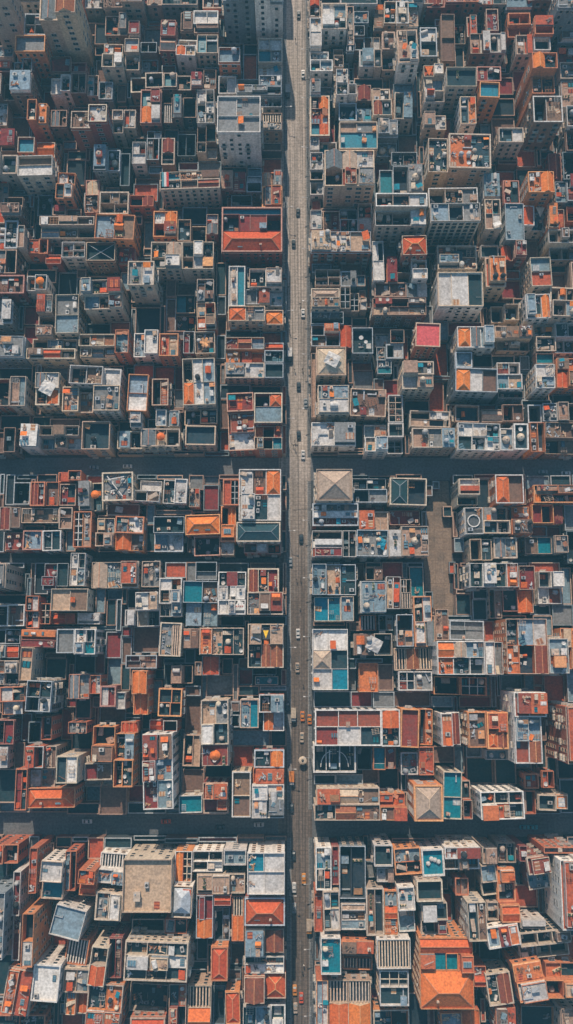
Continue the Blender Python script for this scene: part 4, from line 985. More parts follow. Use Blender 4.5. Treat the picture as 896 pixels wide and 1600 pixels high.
-68.51 51.91 -56.28 56.21 7.5 r R 99 1 1 99 a|low plain rust roof just below the square cream framed roof
-107.97 23.10 -100.84 31.84 24.5 c G 2 2 2 99 s|
-90.59 23.24 -85.82 33.05 12.3 r R/R 1 1 1 99 s|
-85.70 24.51 -81.50 33.12 11.6 g T 2 7 2 99 s|
-80.63 24.67 -75.14 36.87 12.5 w WT/WB 99 2 2 99 a|white terrace with deep blue cell just above the brown flat roof with slim cream end
-73.03 23.91 -55.19 33.68 13.2 c CBO 2 2 2 99 a|terrace of sand, grey and orange panels just below the orange rimmed terrace with brown shutters
-50.13 37.98 -38.56 50.86 11.2 g T/BW 99 2 2 99 a|grey rimmed dark teal and pale blue roof just below the white block with railed deck
-37.78 43.63 -24.87 51.12 14.3 o H 99 12 2 99 h|wide bright orange hip roof with chimney just left of the dark teal hip roof
-24.75 41.26 -19.26 54.89 12.0 o KO/O 99 1 1 1 a|narrow orange rimmed dark sunken and orange roof just left of the dark teal hip roof
-34.71 36.13 -25.07 43.41 10.4 r K 99 2 2 2 a|brick red rimmed dark sunken roof just below the wide bright orange hip roof
-24.62 36.45 -19.79 41.06 9.8 c W 99 2 2 2 s|
-23.94 55.05 -17.89 64.88 12.5 o OX 99 99 2 2 s|
-17.59 48.37 -2.14 67.57 18.1 w WNH/WTW 99 1 1 1 a|white L shaped roof with a large orange peak by the avenue
-18.39 40.47 -2.36 47.60 18.5 w Z 99 1 1 1 h|dark teal hip roof beside the avenue just below the white L shaped roof
-15.77 36.79 -2.15 40.35 13.2 r NWT 99 2 2 2 s|
-54.15 24.33 -47.34 33.92 10.8 c G 1 1 1 99 s|
-47.22 13.32 -38.92 27.52 12.7 w WT/TW/TB 2 2 2 99 a|white rimmed white and dark teal roof above and right of the white rimmed terrace
-38.33 9.79 -25.59 26.32 12.8 g PN/BB 2 2 2 99 a|grey block with a teal pool and rubble
-34.11 27.01 -26.18 33.74 10.2 g K/G 2 2 5 2 s|
-25.19 13.90 -15.06 29.64 15.6 w TRT/WWW/WWW 2 2 2 2 a|white roof with a small red lettered board
-14.37 13.91 -1.41 31.07 15.5 r RTR/GNR 1 1 1 6 a|brick red roof with white skylights beside the avenue
-14.03 -5.29 -1.17 10.43 14.9 c CTC/TNN 2 2 2 2 a|cream terrace with yellow triangle beside avenue just right of the cream framed terrace of orange
-12.52 -7.93 -3.78 -5.60 9.9 d K 2 2 2 2 s|
-11.61 -11.69 -3.08 -8.67 8.4 d P 2 2 2 2 s|
11.17 55.71 24.48 67.57 18.7 c V 99 2 12 2 h|pale stone hip roof with rubble on the crossing corner
25.20 56.14 38.05 65.99 11.9 g TT/KG 99 99 2 7 a|grey rimmed dark teal and dark sunken roof just right of the pale stone hip roof
39.07 54.90 52.82 65.19 13.4 c ZK 99 99 2 2 a|white ribbed glass roof over dark court just above the sand roof with a pale dome
9.87 47.24 26.97 55.59 12.6 r G/W/R 99 2 2 2 a|red rimmed terrace with white cabins just below the pale stone hip roof
27.31 45.76 38.67 53.09 11.0 c OC 99 99 2 2 a|cream rimmed orange and cream roof just above the grey decked roof with teal drape
39.25 48.11 50.71 53.53 8.2 r R 99 99 2 2 s|
9.57 35.25 20.75 45.10 14.1 w K/W/R 99 8 2 2 a|terrace of dark, grey and rust bands by the avenue
21.07 35.39 26.08 45.27 12.8 w KK 99 99 2 11 s|
26.20 35.45 37.87 45.28 14.5 g G 99 99 2 13 a|grey decked roof with teal drape just left of the sand roof with a pale dome
38.27 35.36 42.77 45.47 13.1 c W 99 99 2 2 s|
42.89 35.68 52.89 46.72 14.6 c C 99 99 2 11 a|sand roof with a pale dome just right of the grey decked roof with teal drape
64.33 54.96 71.95 64.15 17.5 c W/O/T 99 99 2 2 a|block with dark window grid beside the plaza
77.67 54.77 87.89 65.40 18.6 o HN 99 99 8 2 a|ribbed orange peak roof with frames just right of the block with dark window grid
93.25 55.85 109.39 62.46 13.6 o CN/TT 99 99 1 1 a|narrow orange rimmed cream and brown roof just right of the ribbed orange peak roof
83.97 43.60 91.63 54.65 14.5 o O/N 99 99 2 11 a|orange rimmed orange and brown roof just below the ribbed orange peak roof
92.61 48.28 104.91 55.36 12.1 o RKR 99 99 1 10 a|orange rimmed rust red and dark sunken roof just right of the roof with white ring
66.27 43.54 72.92 53.38 16.8 w Q 99 99 1 1 a|roof with white ring on dark deck just below the block with dark window grid
73.23 43.82 82.98 54.15 16.5 w GT/TK 99 99 1 15 a|white rimmed grey and dark teal roof just right of the roof with white ring
68.04 33.90 76.34 41.77 15.7 t KT 99 99 2 2 a|tan rimmed dark sunken and dark teal roof just below the roof with white ring
77.31 34.83 85.90 42.51 13.7 c CG 99 99 1 9 a|cream rimmed cream and grey roof above and right of the pale block with window grid
67.17 23.76 84.72 32.43 18.5 w TWTO 2 99 2 2 a|pale block with window grid facing the plaza
90.59 37.11 105.45 43.48 12.5 g NPG 99 99 1 1 a|narrow grey rimmed brown and bright teal roof just right of the roof with white ring
86.06 14.66 91.98 31.89 14.3 r R/O 2 99 2 11 a|long dark red roof with orange box just above the large orange rimmed court
94.48 18.14 103.33 30.09 10.6 w KW/WR 1 99 1 1 a|white rimmed dark sunken and white roof just right of the long dark red roof
105.57 33.21 110.04 45.32 10.7 d K 99 99 1 1 s|
-85.95 15.20 -72.64 23.12 17.8 c CN 2 2 2 99 a|brown flat roof with slim cream end just below the white terrace with deep blue cell
-96.18 9.06 -91.47 20.78 14.0 o TW/TW 2 2 2 99 s|
-91.35 10.53 -87.58 18.09 11.6 o X 2 2 2 99 s|
-108.74 9.75 -96.50 17.47 14.3 c KN 2 99 2 99 a|cream rimmed dark sunken and brown roof just above the narrow cream roof with a column
-87.46 10.64 -78.58 14.69 8.2 o OO 99 2 2 99 s|
-77.45 10.55 -69.37 14.56 11.1 w W 2 2 2 99 s|
-97.28 1.93 -84.59 8.37 13.6 r O/R 1 12 1 99 a|rust roof with an orange ridge just left of the white and teal terrace
-83.75 0.00 -77.45 8.54 15.8 g G 2 11 2 99 a|ribbed grey roof with round cream lamp just left of the white and teal terrace
-76.06 -0.45 -68.71 8.42 20.7 w WT/WP 2 2 2 99 a|white and teal terrace with window grid to its right
-109.24 3.27 -98.37 8.65 11.6 n KT 2 8 2 99 s|
-108.77 -1.86 -98.41 2.79 12.2 r BR 6 6 7 99 s|
-95.33 -9.74 -90.99 1.81 21.0 c C 13 2 14 99 a|narrow cream roof with a column of dark squares
-107.55 -11.47 -97.54 -2.77 14.7 w TW/WT 2 2 7 99 s|
-79.02 -16.50 -71.58 -7.82 14.5 r RG 2 2 2 99 a|brick red rimmed rust red and grey roof just right of the block with teal void
-71.33 -14.67 -67.43 -8.05 14.7 o OW 2 2 2 99 s|
-58.19 -5.49 -47.06 -0.92 16.7 r RN/NC 1 1 1 99 s|
-55.71 9.77 -47.45 22.22 13.7 w WC/CK 1 1 1 99 a|white rimmed terrace strewn with pale boxes below and right of the terrace of sand, grey
-59.80 10.07 -56.24 15.73 11.5 w W 2 6 2 99 s|
-46.14 -1.15 -38.45 10.85 16.2 c GS 2 2 2 99 a|pale block with glazed ribs and orange flank
-38.33 1.63 -32.32 8.87 12.3 t CN 1 10 1 99 s|
-31.69 -0.69 -15.61 9.00 16.2 c OCTT 2 2 2 2 a|cream framed terrace of orange and dark bays
-31.06 -8.12 -24.71 -1.16 11.5 r R 2 2 2 2 s|
-33.84 -8.17 -31.48 -3.28 9.5 t C 1 99 1 1 s|
-42.45 -11.17 -34.91 -4.67 10.3 t CK 2 2 2 99 s|
-54.73 -21.81 -49.52 -6.28 23.1 o O/O 2 2 2 99 a|tall orange block with dense windows to its right
-46.11 -22.50 -37.81 -12.78 16.2 o TT/TT 2 2 2 99 a|dark teal court in an orange timber frame
9.57 21.24 25.82 32.62 14.3 g BCT 2 2 2 2 a|blue roof with sand pavilion beside the avenue
10.38 11.62 24.76 20.54 14.1 w PPB 2 2 2 2 a|large teal deck beside the avenue just below the blue roof with sand pavilion
9.57 -13.37 22.52 8.62 13.0 w WW/VT/WP 2 2 2 2 a|big white roof with ribbed cream gable by the avenue
29.82 27.05 36.07 31.87 9.6 c KN 2 99 5 2 s|
27.22 14.56 36.37 26.03 16.4 w B 2 99 2 2 a|white rimmed blue court with small pink roof hut
36.90 16.08 42.11 27.88 14.0 w CO 1 99 1 1 a|terrace with bright orange box just right of the white rimmed blue court
42.52 16.15 46.32 27.06 12.5 c XK/S 1 99 1 1 s|
46.51 21.01 51.84 32.15 6.6 d P 2 99 2 2 s|
27.51 8.26 33.49 13.96 8.4 o S 99 2 2 2 s|
34.53 8.28 39.80 13.99 7.7 d KW 1 99 1 1 s|
24.86 -0.92 38.70 6.96 13.9 c NK 1 99 1 1 a|cream rimmed roof with tan corner and torn sheet
26.72 -14.22 33.82 -3.75 9.2 o O 1 1 1 1 a|small plain orange roof just below the cream rimmed roof with tan corner
40.37 2.31 46.47 13.95 14.4 g K/NC 2 99 2 2 a|roof half dark rubble and half cream slats
47.10 2.32 53.51 20.56 13.8 o TW/WG 1 99 1 1 a|narrow orange rimmed dark teal and white roof just right of the large teal deck
39.66 -6.28 53.51 1.87 10.9 t SNS 99 99 1 1 a|tan rimmed slatted and brown roof just below the roof half dark rubble
41.15 -13.68 53.51 -6.75 10.9 w XG 1 99 1 1 a|white rimmed open framed and grey roof just right of the small plain orange roof
80.47 15.26 85.94 23.64 11.4 r T 99 99 2 9 s|
53.63 -7.61 70.44 4.05 23.5 w OCB/OTK 2 99 2 11 a|large white rimmed terrace with orange bench shape
70.89 -7.63 77.90 3.84 22.4 o WG 2 99 2 20 a|orange rimmed white and grey roof just left of the large orange rimmed court
78.02 -7.36 92.53 11.93 24.7 o TBW/OKR 2 99 2 2 a|large orange rimmed court with deep teal floor
92.65 -7.11 99.44 4.92 26.0 w B 5 99 2 99 a|white roof with orange block upon it just right of the large orange rimmed court
60.72 4.70 73.34 11.78 9.6 g GG/GG 2 99 2 6 a|four plain grey panels roof just above the large white rimmed terrace
55.57 4.70 60.34 16.06 9.4 t CN 1 99 1 1 s|
75.66 12.70 80.19 23.64 10.4 c KC 99 99 2 2 s|
100.42 -5.77 107.23 8.84 13.5 o CO/NC 2 99 2 2 a|narrow orange rimmed cream and orange roof just right of the large orange rimmed court
54.40 -15.26 73.16 -8.82 11.6 o KX 2 99 2 2 a|narrow orange rimmed dark sunken and open framed roof just below the large white rimmed terrace
-103.38 -22.06 -94.15 -12.05 16.1 o WT/WW 2 2 2 99 a|orange rimmed white and dark teal roof just left of the block with teal void
-92.05 -20.50 -83.23 -9.86 22.8 g TT/KW 1 1 1 99 a|block with teal void and dim gridded side
-93.55 -32.23 -89.14 -24.81 12.3 d K 1 1 99 99 s|
-87.54 -30.65 -83.89 -22.62 17.6 o T 2 2 2 99 s|
-106.58 -32.52 -98.27 -23.98 14.4 r KR 2 2 2 99 s|
-105.69 -40.96 -100.15 -33.34 12.9 w W 2 2 99 99 s|
-95.16 -54.36 -91.12 -40.49 20.2 o RT/RT 2 17 99 99 s|
-91.34 -39.74 -85.07 -32.35 22.8 o OK 1 19 99 99 s|
-84.95 -40.13 -81.38 -32.67 19.7 c CN 1 1 99 99 s|
-79.70 -44.52 -72.40 -35.51 25.7 c TW 1 1 99 99 t|cream tower with deep dark well just left of the ribbed red brown roof
-91.00 -53.73 -74.52 -47.00 18.8 o H 2 2 99 99 h|wide low orange hip roof above the lower street
-91.00 -46.88 -82.50 -41.04 15.8 c WC 2 2 99 99 s|
-69.01 -38.14 -61.19 -25.95 17.9 o K/N 2 2 99 99 a|orange rimmed box with dark mauve floor just above the ribbed red brown roof
-72.01 -44.73 -62.21 -38.78 16.2 c RN 2 7 99 99 a|ribbed red brown roof with cream rim below and right of the block with teal void
-72.56 -47.54 -61.19 -45.76 12.0 c CW 2 2 99 99 s|
-61.07 -46.71 -54.28 -28.50 19.3 o TB/KT 7 2 99 99 a|narrow orange rimmed dark teal and pale blue roof above and left of the small teal
-59.64 -28.38 -53.63 -24.69 14.0 o OO 1 1 1 99 s|
-78.20 -28.52 -71.55 -24.49 16.6 o G 1 1 1 99 s|
-67.31 -19.16 -61.76 -11.90 15.5 r WR 2 2 2 99 s|
-61.64 -20.13 -58.44 -14.22 14.4 w W 2 2 2 99 s|
-49.82 -53.28 -39.59 -28.08 24.2 w RN/RB/RB 16 1 99 99 a|long red roof with pale blue panel and window wall
-49.91 -27.96 -39.33 -24.11 15.7 o OK 2 2 99 99 s|
-29.93 -39.35 -20.48 -16.54 22.4 c CG/WT/R 2 2 99 2 a|tall cream block with red drop shape in its court
-37.61 -40.74 -31.53 -29.61 9.2 t KC 1 6 99 99 a|tan rimmed dark sunken and cream roof just above the small teal
-20.36 -26.59 -16.97 -17.50 12.8 n N/K 2 9 2 99 s|
-16.66 -26.68 -10.18 -16.72 14.5 w BP 2 9 2 8 a|narrow terrace with teal pool and white float
-9.93 -27.97 -0.92 -14.87 15.2 r TB/RW 1 1 1 1 a|brick red rimmed dark teal and pale blue roof just above the terrace with orange bench
-11.47 -40.50 -0.92 -34.49 14.8 r TR 2 2 99 2 a|terrace with orange bench above the avenue just above the low scalloped orange roof
-11.91 -45.98 -0.92 -40.99 14.4 o O 2 2 99 2 a|low scalloped orange roof just below the terrace with orange bench
-12.20 -57.42 -0.90 -46.10 17.5 w WW/WG 12 2 99 12 a|white roof with cylinders at lower street corner
-29.60 -56.55 -20.79 -45.44 17.5 r OO/RO 2 2 99 2 a|bright orange cluttered terrace just right of the small teal
-19.22 -57.20 -12.67 -41.72 17.5 t N/N 2 2 99 2 a|long tan flat roof just right of the bright orange cluttered terrace
-38.31 -56.24 -30.10 -50.31 14.2 w P 2 99 99 99 a|small teal and white framed roof just left of the bright orange cluttered terrace
10.30 -32.69 33.87 -20.18 17.2 w RRR/RWT 2 2 2 2 a|huge dark red roof with white rim beside the avenue
34.11 -32.92 40.52 -20.19 17.1 w O/T 2 99 2 99 a|narrow white rimmed orange and dark teal roof just left of the plain brick red terrace
40.99 -33.37 47.40 -19.97 17.0 o R 2 99 2 2 a|plain brick red terrace with white bars above and right of the striped teal
48.43 -33.02 53.09 -20.30 11.6 o KO 2 99 2 2 a|narrow orange rimmed dark sunken and orange roof just right of the plain brick red terrace
9.72 -42.66 25.00 -32.81 11.8 w KTK 99 2 99 2 a|dark court with arched white frames by the avenue
25.79 -42.30 31.22 -34.34 7.5 d K 2 99 99 2 s|
31.34 -41.58 39.64 -33.76 13.3 o PR 8 99 99 7 a|striped teal and rust awning roof below and left of the plain brick red terrace
41.50 -43.43 47.52 -35.79 11.0 w B 1 99 99 1 s|
47.71 -43.39 53.01 -33.55 13.1 o O 2 99 99 2 s|
44.39 -57.49 54.16 -45.52 23.1 o V 2 99 99 2 h|square sandy hip roof with orange back just left of the tall slim teal roof
9.96 -58.42 33.03 -47.52 16.7 c ONN/TNN 1 1 99 1 a|brown decked terrace with cream rim by the avenue
33.25 -58.42 42.52 -49.94 16.6 o OO/NO 1 99 99 99 a|orange rimmed orange and brown roof just left of the square sandy hip roof
55.10 -32.61 62.35 -21.34 20.2 w OR 2 99 2 2 a|white rimmed orange and rust red roof just right of the plain brick red terrace
64.45 -32.97 70.56 -20.84 21.0 o N 1 99 1 1 a|orange block with long mauve floor just right of the plain brick red terrace
70.97 -33.39 78.20 -20.83 21.2 o OO/HR 1 99 1 19 a|orange rimmed orange and orange hipped roof just left of the orange roof
71.78 -37.92 79.14 -34.57 14.0 w B 6 99 99 2 s|
79.46 -37.92 90.34 -13.68 27.1 w RO/BB/RR 1 99 99 1 t|long red roof with glazed blue centre just left of the orange roof
96.79 -37.80 106.51 -18.43 28.2 o OR 2 99 99 2 t|orange roof at the right edge above window grid
85.16 -47.89 90.20 -42.80 14.2 o O 2 99 99 2 s|
91.70 -47.72 95.83 -41.96 13.8 o OK 1 99 99 1 s|
88.89 -54.98 100.40 -49.76 17.8 c TO 2 99 99 14 a|narrow cream rimmed dark teal and orange roof just below the orange roof
82.02 -56.68 88.77 -48.77 14.2 o CK 2 99 99 99 s|
54.83 -57.26 61.32 -41.29 20.8 c P/P 2 99 99 2 a|tall slim teal roof with cream rim just right of the square sandy hip roof
62.37 -57.86 65.54 -45.24 17.4 o T/K 2 99 99 9 s|
67.11 -56.57 81.90 -47.43 24.7 w TTT/OOT 2 99 99 2 a|white rimmed block with slatted sunny back wall
-103.09 -72.60 -93.94 -66.38 18.8 o OK 2 2 99 99 s|
-88.24 -81.20 -85.61 -66.38 23.2 o O 2 2 99 99 s|
-84.40 -83.96 -76.97 -70.66 23.7 w W/P 2 13 99 99 a|white block with teal glass front just left of the narrow orange topped block
-76.85 -81.32 -73.04 -68.21 19.4 o BK 2 2 99 99 s|
-71.50 -82.96 -65.81 -73.61 23.6 o O/R 2 16 99 99 a|narrow orange topped block below and left of the pale blue roof with slatted awning
-65.69 -79.22 -55.54 -69.86 17.6 w S/BB 2 99 99 99 a|pale blue roof with slatted awning above and right of the narrow orange topped block
-55.42 -86.45 -38.97 -69.38 26.7 c C 2 13 99 99 t|very large cream roof with several huts above and left of the white tented roof
-65.69 -90.71 -56.81 -81.54 20.2 c GW 2 6 99 99 a|cream rimmed grey and white roof below and right of the narrow orange topped block
-38.85 -88.96 -32.28 -78.84 23.5 w G 19 8 99 99 a|white tented roof above and left of the dark red roof with hanging white hut
-38.85 -78.72 -32.98 -68.43 18.3 o OX 1 1 99 99 a|orange rimmed orange and open framed roof just above the white tented roof
-41.90 -95.52 -34.40 -90.73 18.6 o WT 2 2 99 99 s|
-53.97 -96.12 -42.77 -92.13 13.6 d K 1 1 99 99 s|
-54.36 -108.54 -33.30 -96.24 25.2 c TTT/WCW/TTT 14 2 99 99 a|wide cream terrace with striped awning rows just left of the small lone orange gable roof
-79.67 -95.67 -69.22 -85.80 23.0 w B 2 2 99 99 a|tilted looking white rimmed pale blue slab below and left of the narrow orange topped block
-88.09 -102.97 -84.26 -86.14 29.3 o K/W 3 2 99 99 t|slim orange walled block with white window top
-94.37 -119.07 -85.36 -105.05 24.2 o OO 13 16 99 99 a|bright orange angular roof near the lower left corner
-84.91 -114.81 -76.14 -103.41 25.5 w W 1 18 99 99 a|long white slab roof with dark skylight just right of the bright orange angular roof
-76.02 -121.92 -67.16 -106.15 20.8 c CG/OO 4 16 99 99 a|large cream rimmed cream and grey roof just left of the orange block with dark inset
-66.10 -110.11 -60.52 -97.84 25.3 c K/O 2 22 99 99 a|narrow block with orange peaked front just above the orange block with dark inset
-76.02 -106.03 -68.39 -97.42 17.1 o S 2 2 99 99 a|orange rimmed slatted roof above and left of the narrow block with orange peaked front
-60.40 -108.81 -56.12 -96.15 21.4 r KN 1 1 99 99 s|
-66.91 -124.94 -55.33 -110.23 23.4 o TO/OO 12 2 99 99 a|orange block with dark inset at the lower edge
-54.21 -122.28 -41.15 -113.30 13.6 c K 6 1 99 99 a|cream rimmed dark sunken roof just below the wide cream terrace with striped awning rows
-52.97 -127.64 -41.25 -122.40 18.5 o O 13 1 99 99 s|
-39.99 -126.63 -34.13 -111.65 19.0 r TO/OK 2 2 99 99 a|narrow brick red rimmed dark teal and orange roof just below the white tented roof
-102.49 -129.58 -82.78 -122.67 15.6 o TT 2 2 99 99 s|
-100.52 -100.00 -93.73 -78.99 31.2 g G 2 23 99 99 t|narrow grey rimmed grey roof above and left of the slim orange walled block
-93.61 -103.52 -91.18 -74.25 22.7 w R/R 1 1 99 99 s|
-32.86 -75.47 -22.38 -68.64 17.3 w KK/KW 2 2 99 2 a|white rimmed dark sunken and white roof above and right of the white tented roof
-21.84 -72.99 -14.04 -67.89 18.9 w B 2 2 99 2 s|
-13.36 -81.52 -0.66 -67.97 23.5 w PW/WW 2 2 99 2 a|bright white roof with blue shade beside the avenue
-31.21 -82.68 -14.49 -76.11 17.3 c CCC 2 2 99 2 a|narrow cream rimmed cream roof above and right of the white tented roof
-31.18 -97.10 -25.43 -83.09 18.2 r RR/R 16 7 99 1 a|dark red roof with hanging white hut below and right of the white tented roof
-25.03 -86.37 -19.27 -83.01 18.5 r O 16 7 99 4 s|
-25.31 -99.41 -19.98 -88.33 12.7 d KN 8 2 99 99 a|narrow dark rimmed dark sunken and brown roof just above the small lone orange gable roof
-18.94 -98.71 -14.93 -83.97 15.6 o S/O 9 2 99 2 a|narrow orange rimmed slatted and orange roof just right of the white tented roof
-14.27 -92.18 -0.66 -83.25 20.9 r H 13 2 99 7 h|orange hip roof with two white dormers by the avenue
-14.28 -102.23 -0.88 -93.54 19.0 n BR 14 2 99 6 a|terrace half pale blue half maroon beside the avenue
-14.32 -108.91 -0.88 -103.56 16.7 w T/W 13 1 99 1 a|dark terrace with white balustrade by the avenue
-14.34 -117.35 -0.22 -109.03 20.1 r RH 17 2 99 2 a|red terrace with orange pyramid roof by the avenue
-14.92 -128.86 -0.44 -120.09 15.3 w TBT 10 1 99 3 a|large white dark teal and pale blue roof just below the dark terrace with white balustrade
-25.78 -110.39 -20.10 -99.53 19.7 o H 13 1 99 1 h|small lone orange gable roof just left of the dark terrace with white balustrade
-20.71 -124.57 -15.91 -114.42 18.1 o H 1 1 99 1 h|narrow orange rimmed orange hipped roof just below the small lone orange gable roof
-33.71 -127.53 -25.83 -112.86 16.7 t S/O 1 3 99 1 a|tan rimmed slatted and orange roof below and left of the small lone orange gable roof
-25.36 -127.05 -21.35 -114.62 11.5 d K 2 2 99 2 s|
10.27 -81.49 15.63 -67.28 17.7 w B/TT 2 10 99 2 a|narrow court with white figure shape by the avenue
16.00 -80.35 18.44 -67.46 14.7 r R 2 99 99 2 s|
18.56 -84.45 27.57 -67.00 17.0 d KK 1 1 99 7 a|narrow dark rimmed dark sunken roof just right of the narrow court with white figure shape
30.59 -73.51 37.06 -66.38 18.5 w T 1 99 99 1 s|
31.91 -79.38 37.65 -74.68 15.2 w WC 10 99 99 1 s|
37.77 -76.23 46.94 -67.49 17.7 o B/TT 2 99 99 2 a|orange rimmed pale blue and dark teal roof just below the square sandy hip roof
47.08 -76.39 54.63 -67.50 19.7 w P 1 99 99 16 a|teal pool terrace with white rocks just above the glazed dark terrace with pale steps
12.80 -94.35 18.32 -81.61 19.1 c WT/TW 5 5 99 7 a|narrow cream rimmed white and dark teal roof just above the white framed long glass roof
9.81 -95.79 12.49 -82.94 15.4 o O 1 99 99 1 s|
18.95 -95.16 27.57 -86.10 15.5 w C/N/B 8 99 99 9 a|white rimmed cream and brown roof just left of the tan rimmed deep dark court
27.69 -96.28 33.67 -80.84 17.9 c NK 2 2 99 16 a|tan rimmed deep dark court just left of the narrow roof with bright orange lower half
34.01 -96.28 38.58 -81.99 16.7 o B/O/O 1 99 99 99 a|narrow roof with bright orange lower half just right of the tan rimmed deep dark court
38.70 -95.63 44.38 -79.82 20.4 w W/B 2 99 99 2 a|narrow white rimmed white and pale blue roof just above the white louvred roof
11.72 -107.52 18.45 -95.91 22.2 w P 11 2 99 2 a|white framed long glass roof beside the avenue
18.95 -108.97 29.96 -98.21 17.2 o NO/NN/SS 2 2 99 15 a|orange edged terrace of planks and white slats
10.19 -126.25 14.09 -110.09 20.0 o BW 1 9 99 1 a|narrow orange rimmed pale blue and white roof just left of the long striped timber roof
14.41 -127.15 28.82 -110.88 17.6 t SS/OO 8 2 99 11 a|long striped timber roof at the bottom edge
30.86 -105.79 42.15 -96.40 21.9 w S 17 99 99 2 a|white louvred roof just right of the orange edged terrace of planks
31.72 -118.12 41.49 -106.96 20.2 w X/T 18 99 99 2 a|white rimmed open framed and dark teal roof just below the white louvred roof
30.05 -129.85 42.43 -122.04 12.8 o TK 2 99 99 5 a|orange rimmed dark teal and dark sunken roof just right of the long striped timber roof
44.50 -83.68 53.22 -76.84 24.0 c T 15 99 99 1 a|glazed dark terrace with pale steps just below the teal pool terrace with white rocks
46.52 -95.87 55.30 -85.00 20.6 c WT/TR 7 99 99 2 a|cream rimmed white and dark teal roof just below the glazed dark terrace with pale steps
45.27 -118.51 63.25 -95.99 21.9 o O/OPPO/H2 2 99 99 2 a|large orange roof with a turquoise pool just right of the white louvred roof
54.75 -74.17 66.89 -66.38 22.1 w RRR/NNN 2 99 99 2 a|white rimmed roof with orange rubbish and brown panels
68.37 -72.74 73.51 -67.19 18.1 c C 1 99 99 1 s|
68.13 -83.58 73.25 -73.21 17.9 c B/K 14 99 99 2 a|narrow cream rimmed pale blue and dark sunken roof just above the slim cream rimmed terrace
74.53 -73.04 80.81 -66.38 14.8 c TT 2 99 99 2 s|
73.50 -90.87 79.65 -74.44 21.8 o O/T/O 3 99 99 11 a|long narrow block with orange peak above and right of the slim cream rimmed terrace
80.93 -71.48 83.61 -66.38 20.0 r R 1 99 99 15 s|
83.73 -81.09 91.24 -69.45 21.1 r R/B 1 99 99 1 a|maroon square roof over a pale blue terrace
58.88 -83.33 63.34 -77.67 17.0 o NC 1 99 99 1 s|
61.31 -95.87 67.58 -83.45 25.7 c TN 1 99 99 1 a|slim cream rimmed terrace with dark well just below the white rimmed roof with orange rubbish
69.63 -91.43 73.38 -85.56 17.6 c W/K 5 99 99 2 s|
68.39 -98.80 79.28 -91.83 22.1 w BRO 5 99 99 16 a|white rimmed pale blue and rust red roof just right of the white louvred roof
80.92 -93.84 89.08 -90.69 18.8 w W 2 99 99 12 s|
80.04 -103.38 97.05 -93.96 21.1 c KKN/NKK 1 99 99 6 a|tan grid of dark square bays below and left of the tall pale walled block
77.38 -115.16 86.83 -103.50 24.0 o O/W 2 99 99 2 a|large orange rimmed orange and white roof below and right of the slim cream rimmed terrace
87.67 -115.17 98.93 -104.64 21.7 o OT/KC 17 99 99 20 a|large orange rimmed orange and dark teal roof just below the tall pale walled block
64.27 -112.93 68.40 -106.36 17.6 o O/R 2 99 99 11 s|
68.52 -118.26 76.81 -108.06 18.7 c TN 2 99 99 2 a|cream rimmed dark teal and brown roof just below the slim cream rimmed terrace
71.29 -128.07 78.05 -119.36 17.4 o NO 15 99 99 2 s|
92.41 -91.57 102.16 -68.46 32.8 w OG 17 99 99 2 t|tall pale walled block at the lower right frame edge
88.88 -68.34 99.93 -66.38 22.1 o G 2 99 99 2 s|
53.04 -128.81 66.62 -121.88 15.5 o BO 3 99 99 1 a|narrow orange rimmed pale blue and orange roof below and right of the white louvred roof
81.78 -130.89 93.30 -121.78 10.1 o T 2 99 99 2 a|orange rimmed dark teal roof just below the tan grid of dark square bays
93.42 -127.65 100.37 -119.57 18.5 c C 4 99 99 1 s|'''
